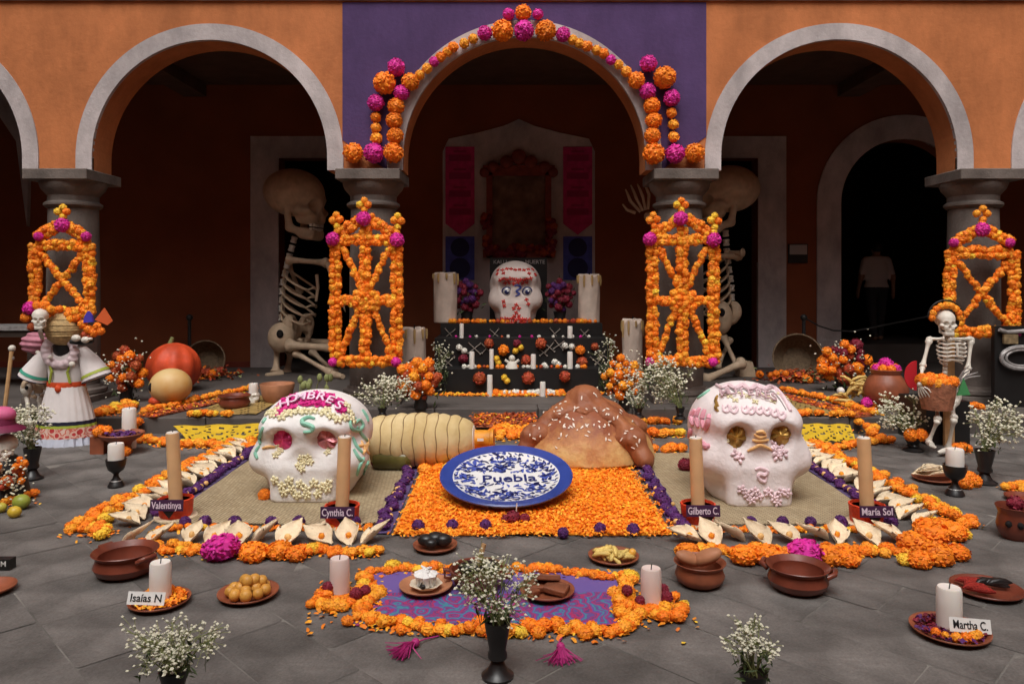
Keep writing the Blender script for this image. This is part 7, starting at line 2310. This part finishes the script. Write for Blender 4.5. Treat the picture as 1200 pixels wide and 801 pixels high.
pelvis(t, Q(1107, 470), .28, m_bonew, (0, 0, 0))
bone(t, Q(1098, 474), Q(1099, 492, -.3), .020, m_bonew, 'thigh'); bone(t, Q(1099, 492, -.3), Q(1088, 518, -.2), .017, m_bonew, 'shin')
bone(t, Q(1116, 474), Q(1118, 490, -.25), .020, m_bonew, 'thigh'); bone(t, Q(1118, 490, -.25), Q(1111, 526, -.15), .019, m_bonew, 'shin')
for (a, c2) in (((1088, 518, -.2), (1096, 524, -.35)), ((1111, 527, -.15), (1099, 530, -.3))):
    b = MB(); b.tube([Q(*a), Q(a[0] * .5 + c2[0] * .5, a[1] * .5 + c2[1] * .5, c2[2]), Q(*c2)], [.026, .024, .014], 8); b.build('foot', m_bonew, t, smooth=True)
for i in range(2):
    rr = .125 + i * .03
    cc = Q(1108, 372, .0)
    if i == 0:
        for a in range(9):
            an = PI * (a + .0) / 8; bloom(t, cc + Vector((math.cos(an) * rr, -.01, math.sin(an) * rr * .9)), .032, R.choice(['orange', 'amber']), 'md', 'crown_flower')
    else:
        b = MB(); b.tube([cc + Vector((math.cos(PI * a / 12) * rr * 1.02, 0, math.sin(PI * a / 12) * rr)) for a in range(13)], .008, 6); b.build('crown_wire', m_black, t)
bk = thing('clay_basket', 'reddish basket of marigolds held by the white skeleton', 'basket', Q(1098, 480, -.3))
b = MB(); c3 = Q(1098, 479, -.22); b.lathe([(0, 0), (.12, 0), (.14, .10), (.152, .23), (.145, .24), (.12, .12), (0, .05)], c3, 28, cap=False); b.build('body', M('reddish_wicker', (.34, .13, .07), .7, .35, 25, bump=.7, bs=40), bk, smooth=40)
for i in range(16):
    a = i * .393; bloom(bk, c3 + Vector((math.cos(a) * .128, math.sin(a) * .11, .245 + R.uniform(-.02, .02))), R.uniform(.04, .055), R.choice(['orange', 'orange', 'amber']), 'hi')
b = MB(); a = Q(1068, 440, .1); pts = [a + Vector((math.cos(PI * .5 + PI * i / 14) * .11 + .05, 0, math.sin(PI * .5 + PI * i / 14) * .135)) for i in range(15)]
b.poly(pts, .012, (0, -1, 0)); tag(b.build('red_fan', M('red_paper', (.50, .015, .025), .55), None, a), 'red paper half disc left of the white skeleton', 'paper fan')
b = MB(); a = Q(1129, 455, -.3); b.poly([a + Vector((-.055, 0, -.06)), a + Vector((.06, 0, -.055)), a + Vector((.005, 0, .085))], .012, (0, -1, 0)); tag(b.build('green_paper', M('green_paper', (.06, .26, .09), .6), None, a), 'green paper triangle beside the right hand of the white skeleton', 'paper')
tw = thing('dry_twigs', 'dry grey twigs beside the left arm of the white skeleton', 'twigs', Q(1122, 448, -.25))
for (x, y) in ((1146, 436), (1140, 431), (1149, 440), (1136, 428)):
    b = MB(); b.tube([Q(1120, 450, -.25), Q((1120 + x) / 2, (450 + y) / 2 - 3, -.28), Q(x, y, -.3)], [.009, .007, .003], 5); b.build('twig', m_silver, tw)
pl = thing('wooden_plank', 'upright bare wooden plank behind the white skeleton', 'plank', Vector((Q(1121, 520).x, D + .12, 0)))
b = MB(); b.box(Vector((Q(1121, 520).x, D + .12, .52)), (.09, .03, 1.04)); b.build('board', m_wood, pl)
b = MB(); b.box(Vector((Q(1124, 500).x, D + .42, .20)), (.40, .5, .40)); tag(b.build('black_box', m_black, None, Vector((Q(1124, 500).x, D + .42, 0))), 'black box on which the white skeleton sits', 'box')
row('row of marigolds on the black box behind the white skeleton', [tuple(Q(1130, 479, .3)), tuple(Q(1154, 479, .3))], .045, .08)
row('cluster of marigolds at the feet of the white skeleton', [tuple(gp(1118, 531)), tuple(gp(1138, 529))], .055, .12, 1.2)
# black scrolled stand at the right edge
D = 8.0; Q = lambda x, y, dd=0: pp(x, y, D + dd)
t = thing('black_display_stand', 'black display stand with an oval silver wreath and small plate at the right edge', 'stand', Vector((Q(1190, 478).x, D, PZ)))
b = MB(); b.box(Vector((Q(1192, 430).x, D + .06, (Q(0, 382).z + PZ) / 2)), (.44, .06, Q(0, 382).z - PZ)); b.build('board', m_black, t)
b = MB(); b.tube([Q(1171, 386), Q(1180, 389), Q(1195, 388), Q(1212, 386)], .022, 8); b.build('scroll_rail', m_silver, t, smooth=True)
b = MB(); b.box(Q(1184, 397), (.15, .03, .10)); b.build('brass_plate', M('brass_plate', (.24, .17, .09), .5, .5, 18), t)
for (w_, h_, r_) in ((.21, .115, .024), (.16, .085, .014)):
    b = MB(); b.tube([Q(1196, 419) + Vector((math.cos(a * PI / 16) * w_, -.01, math.sin(a * PI / 16) * h_)) for a in range(33)], r_, 7, cap=False); b.build('oval_wreath', m_silver, t, smooth=True)
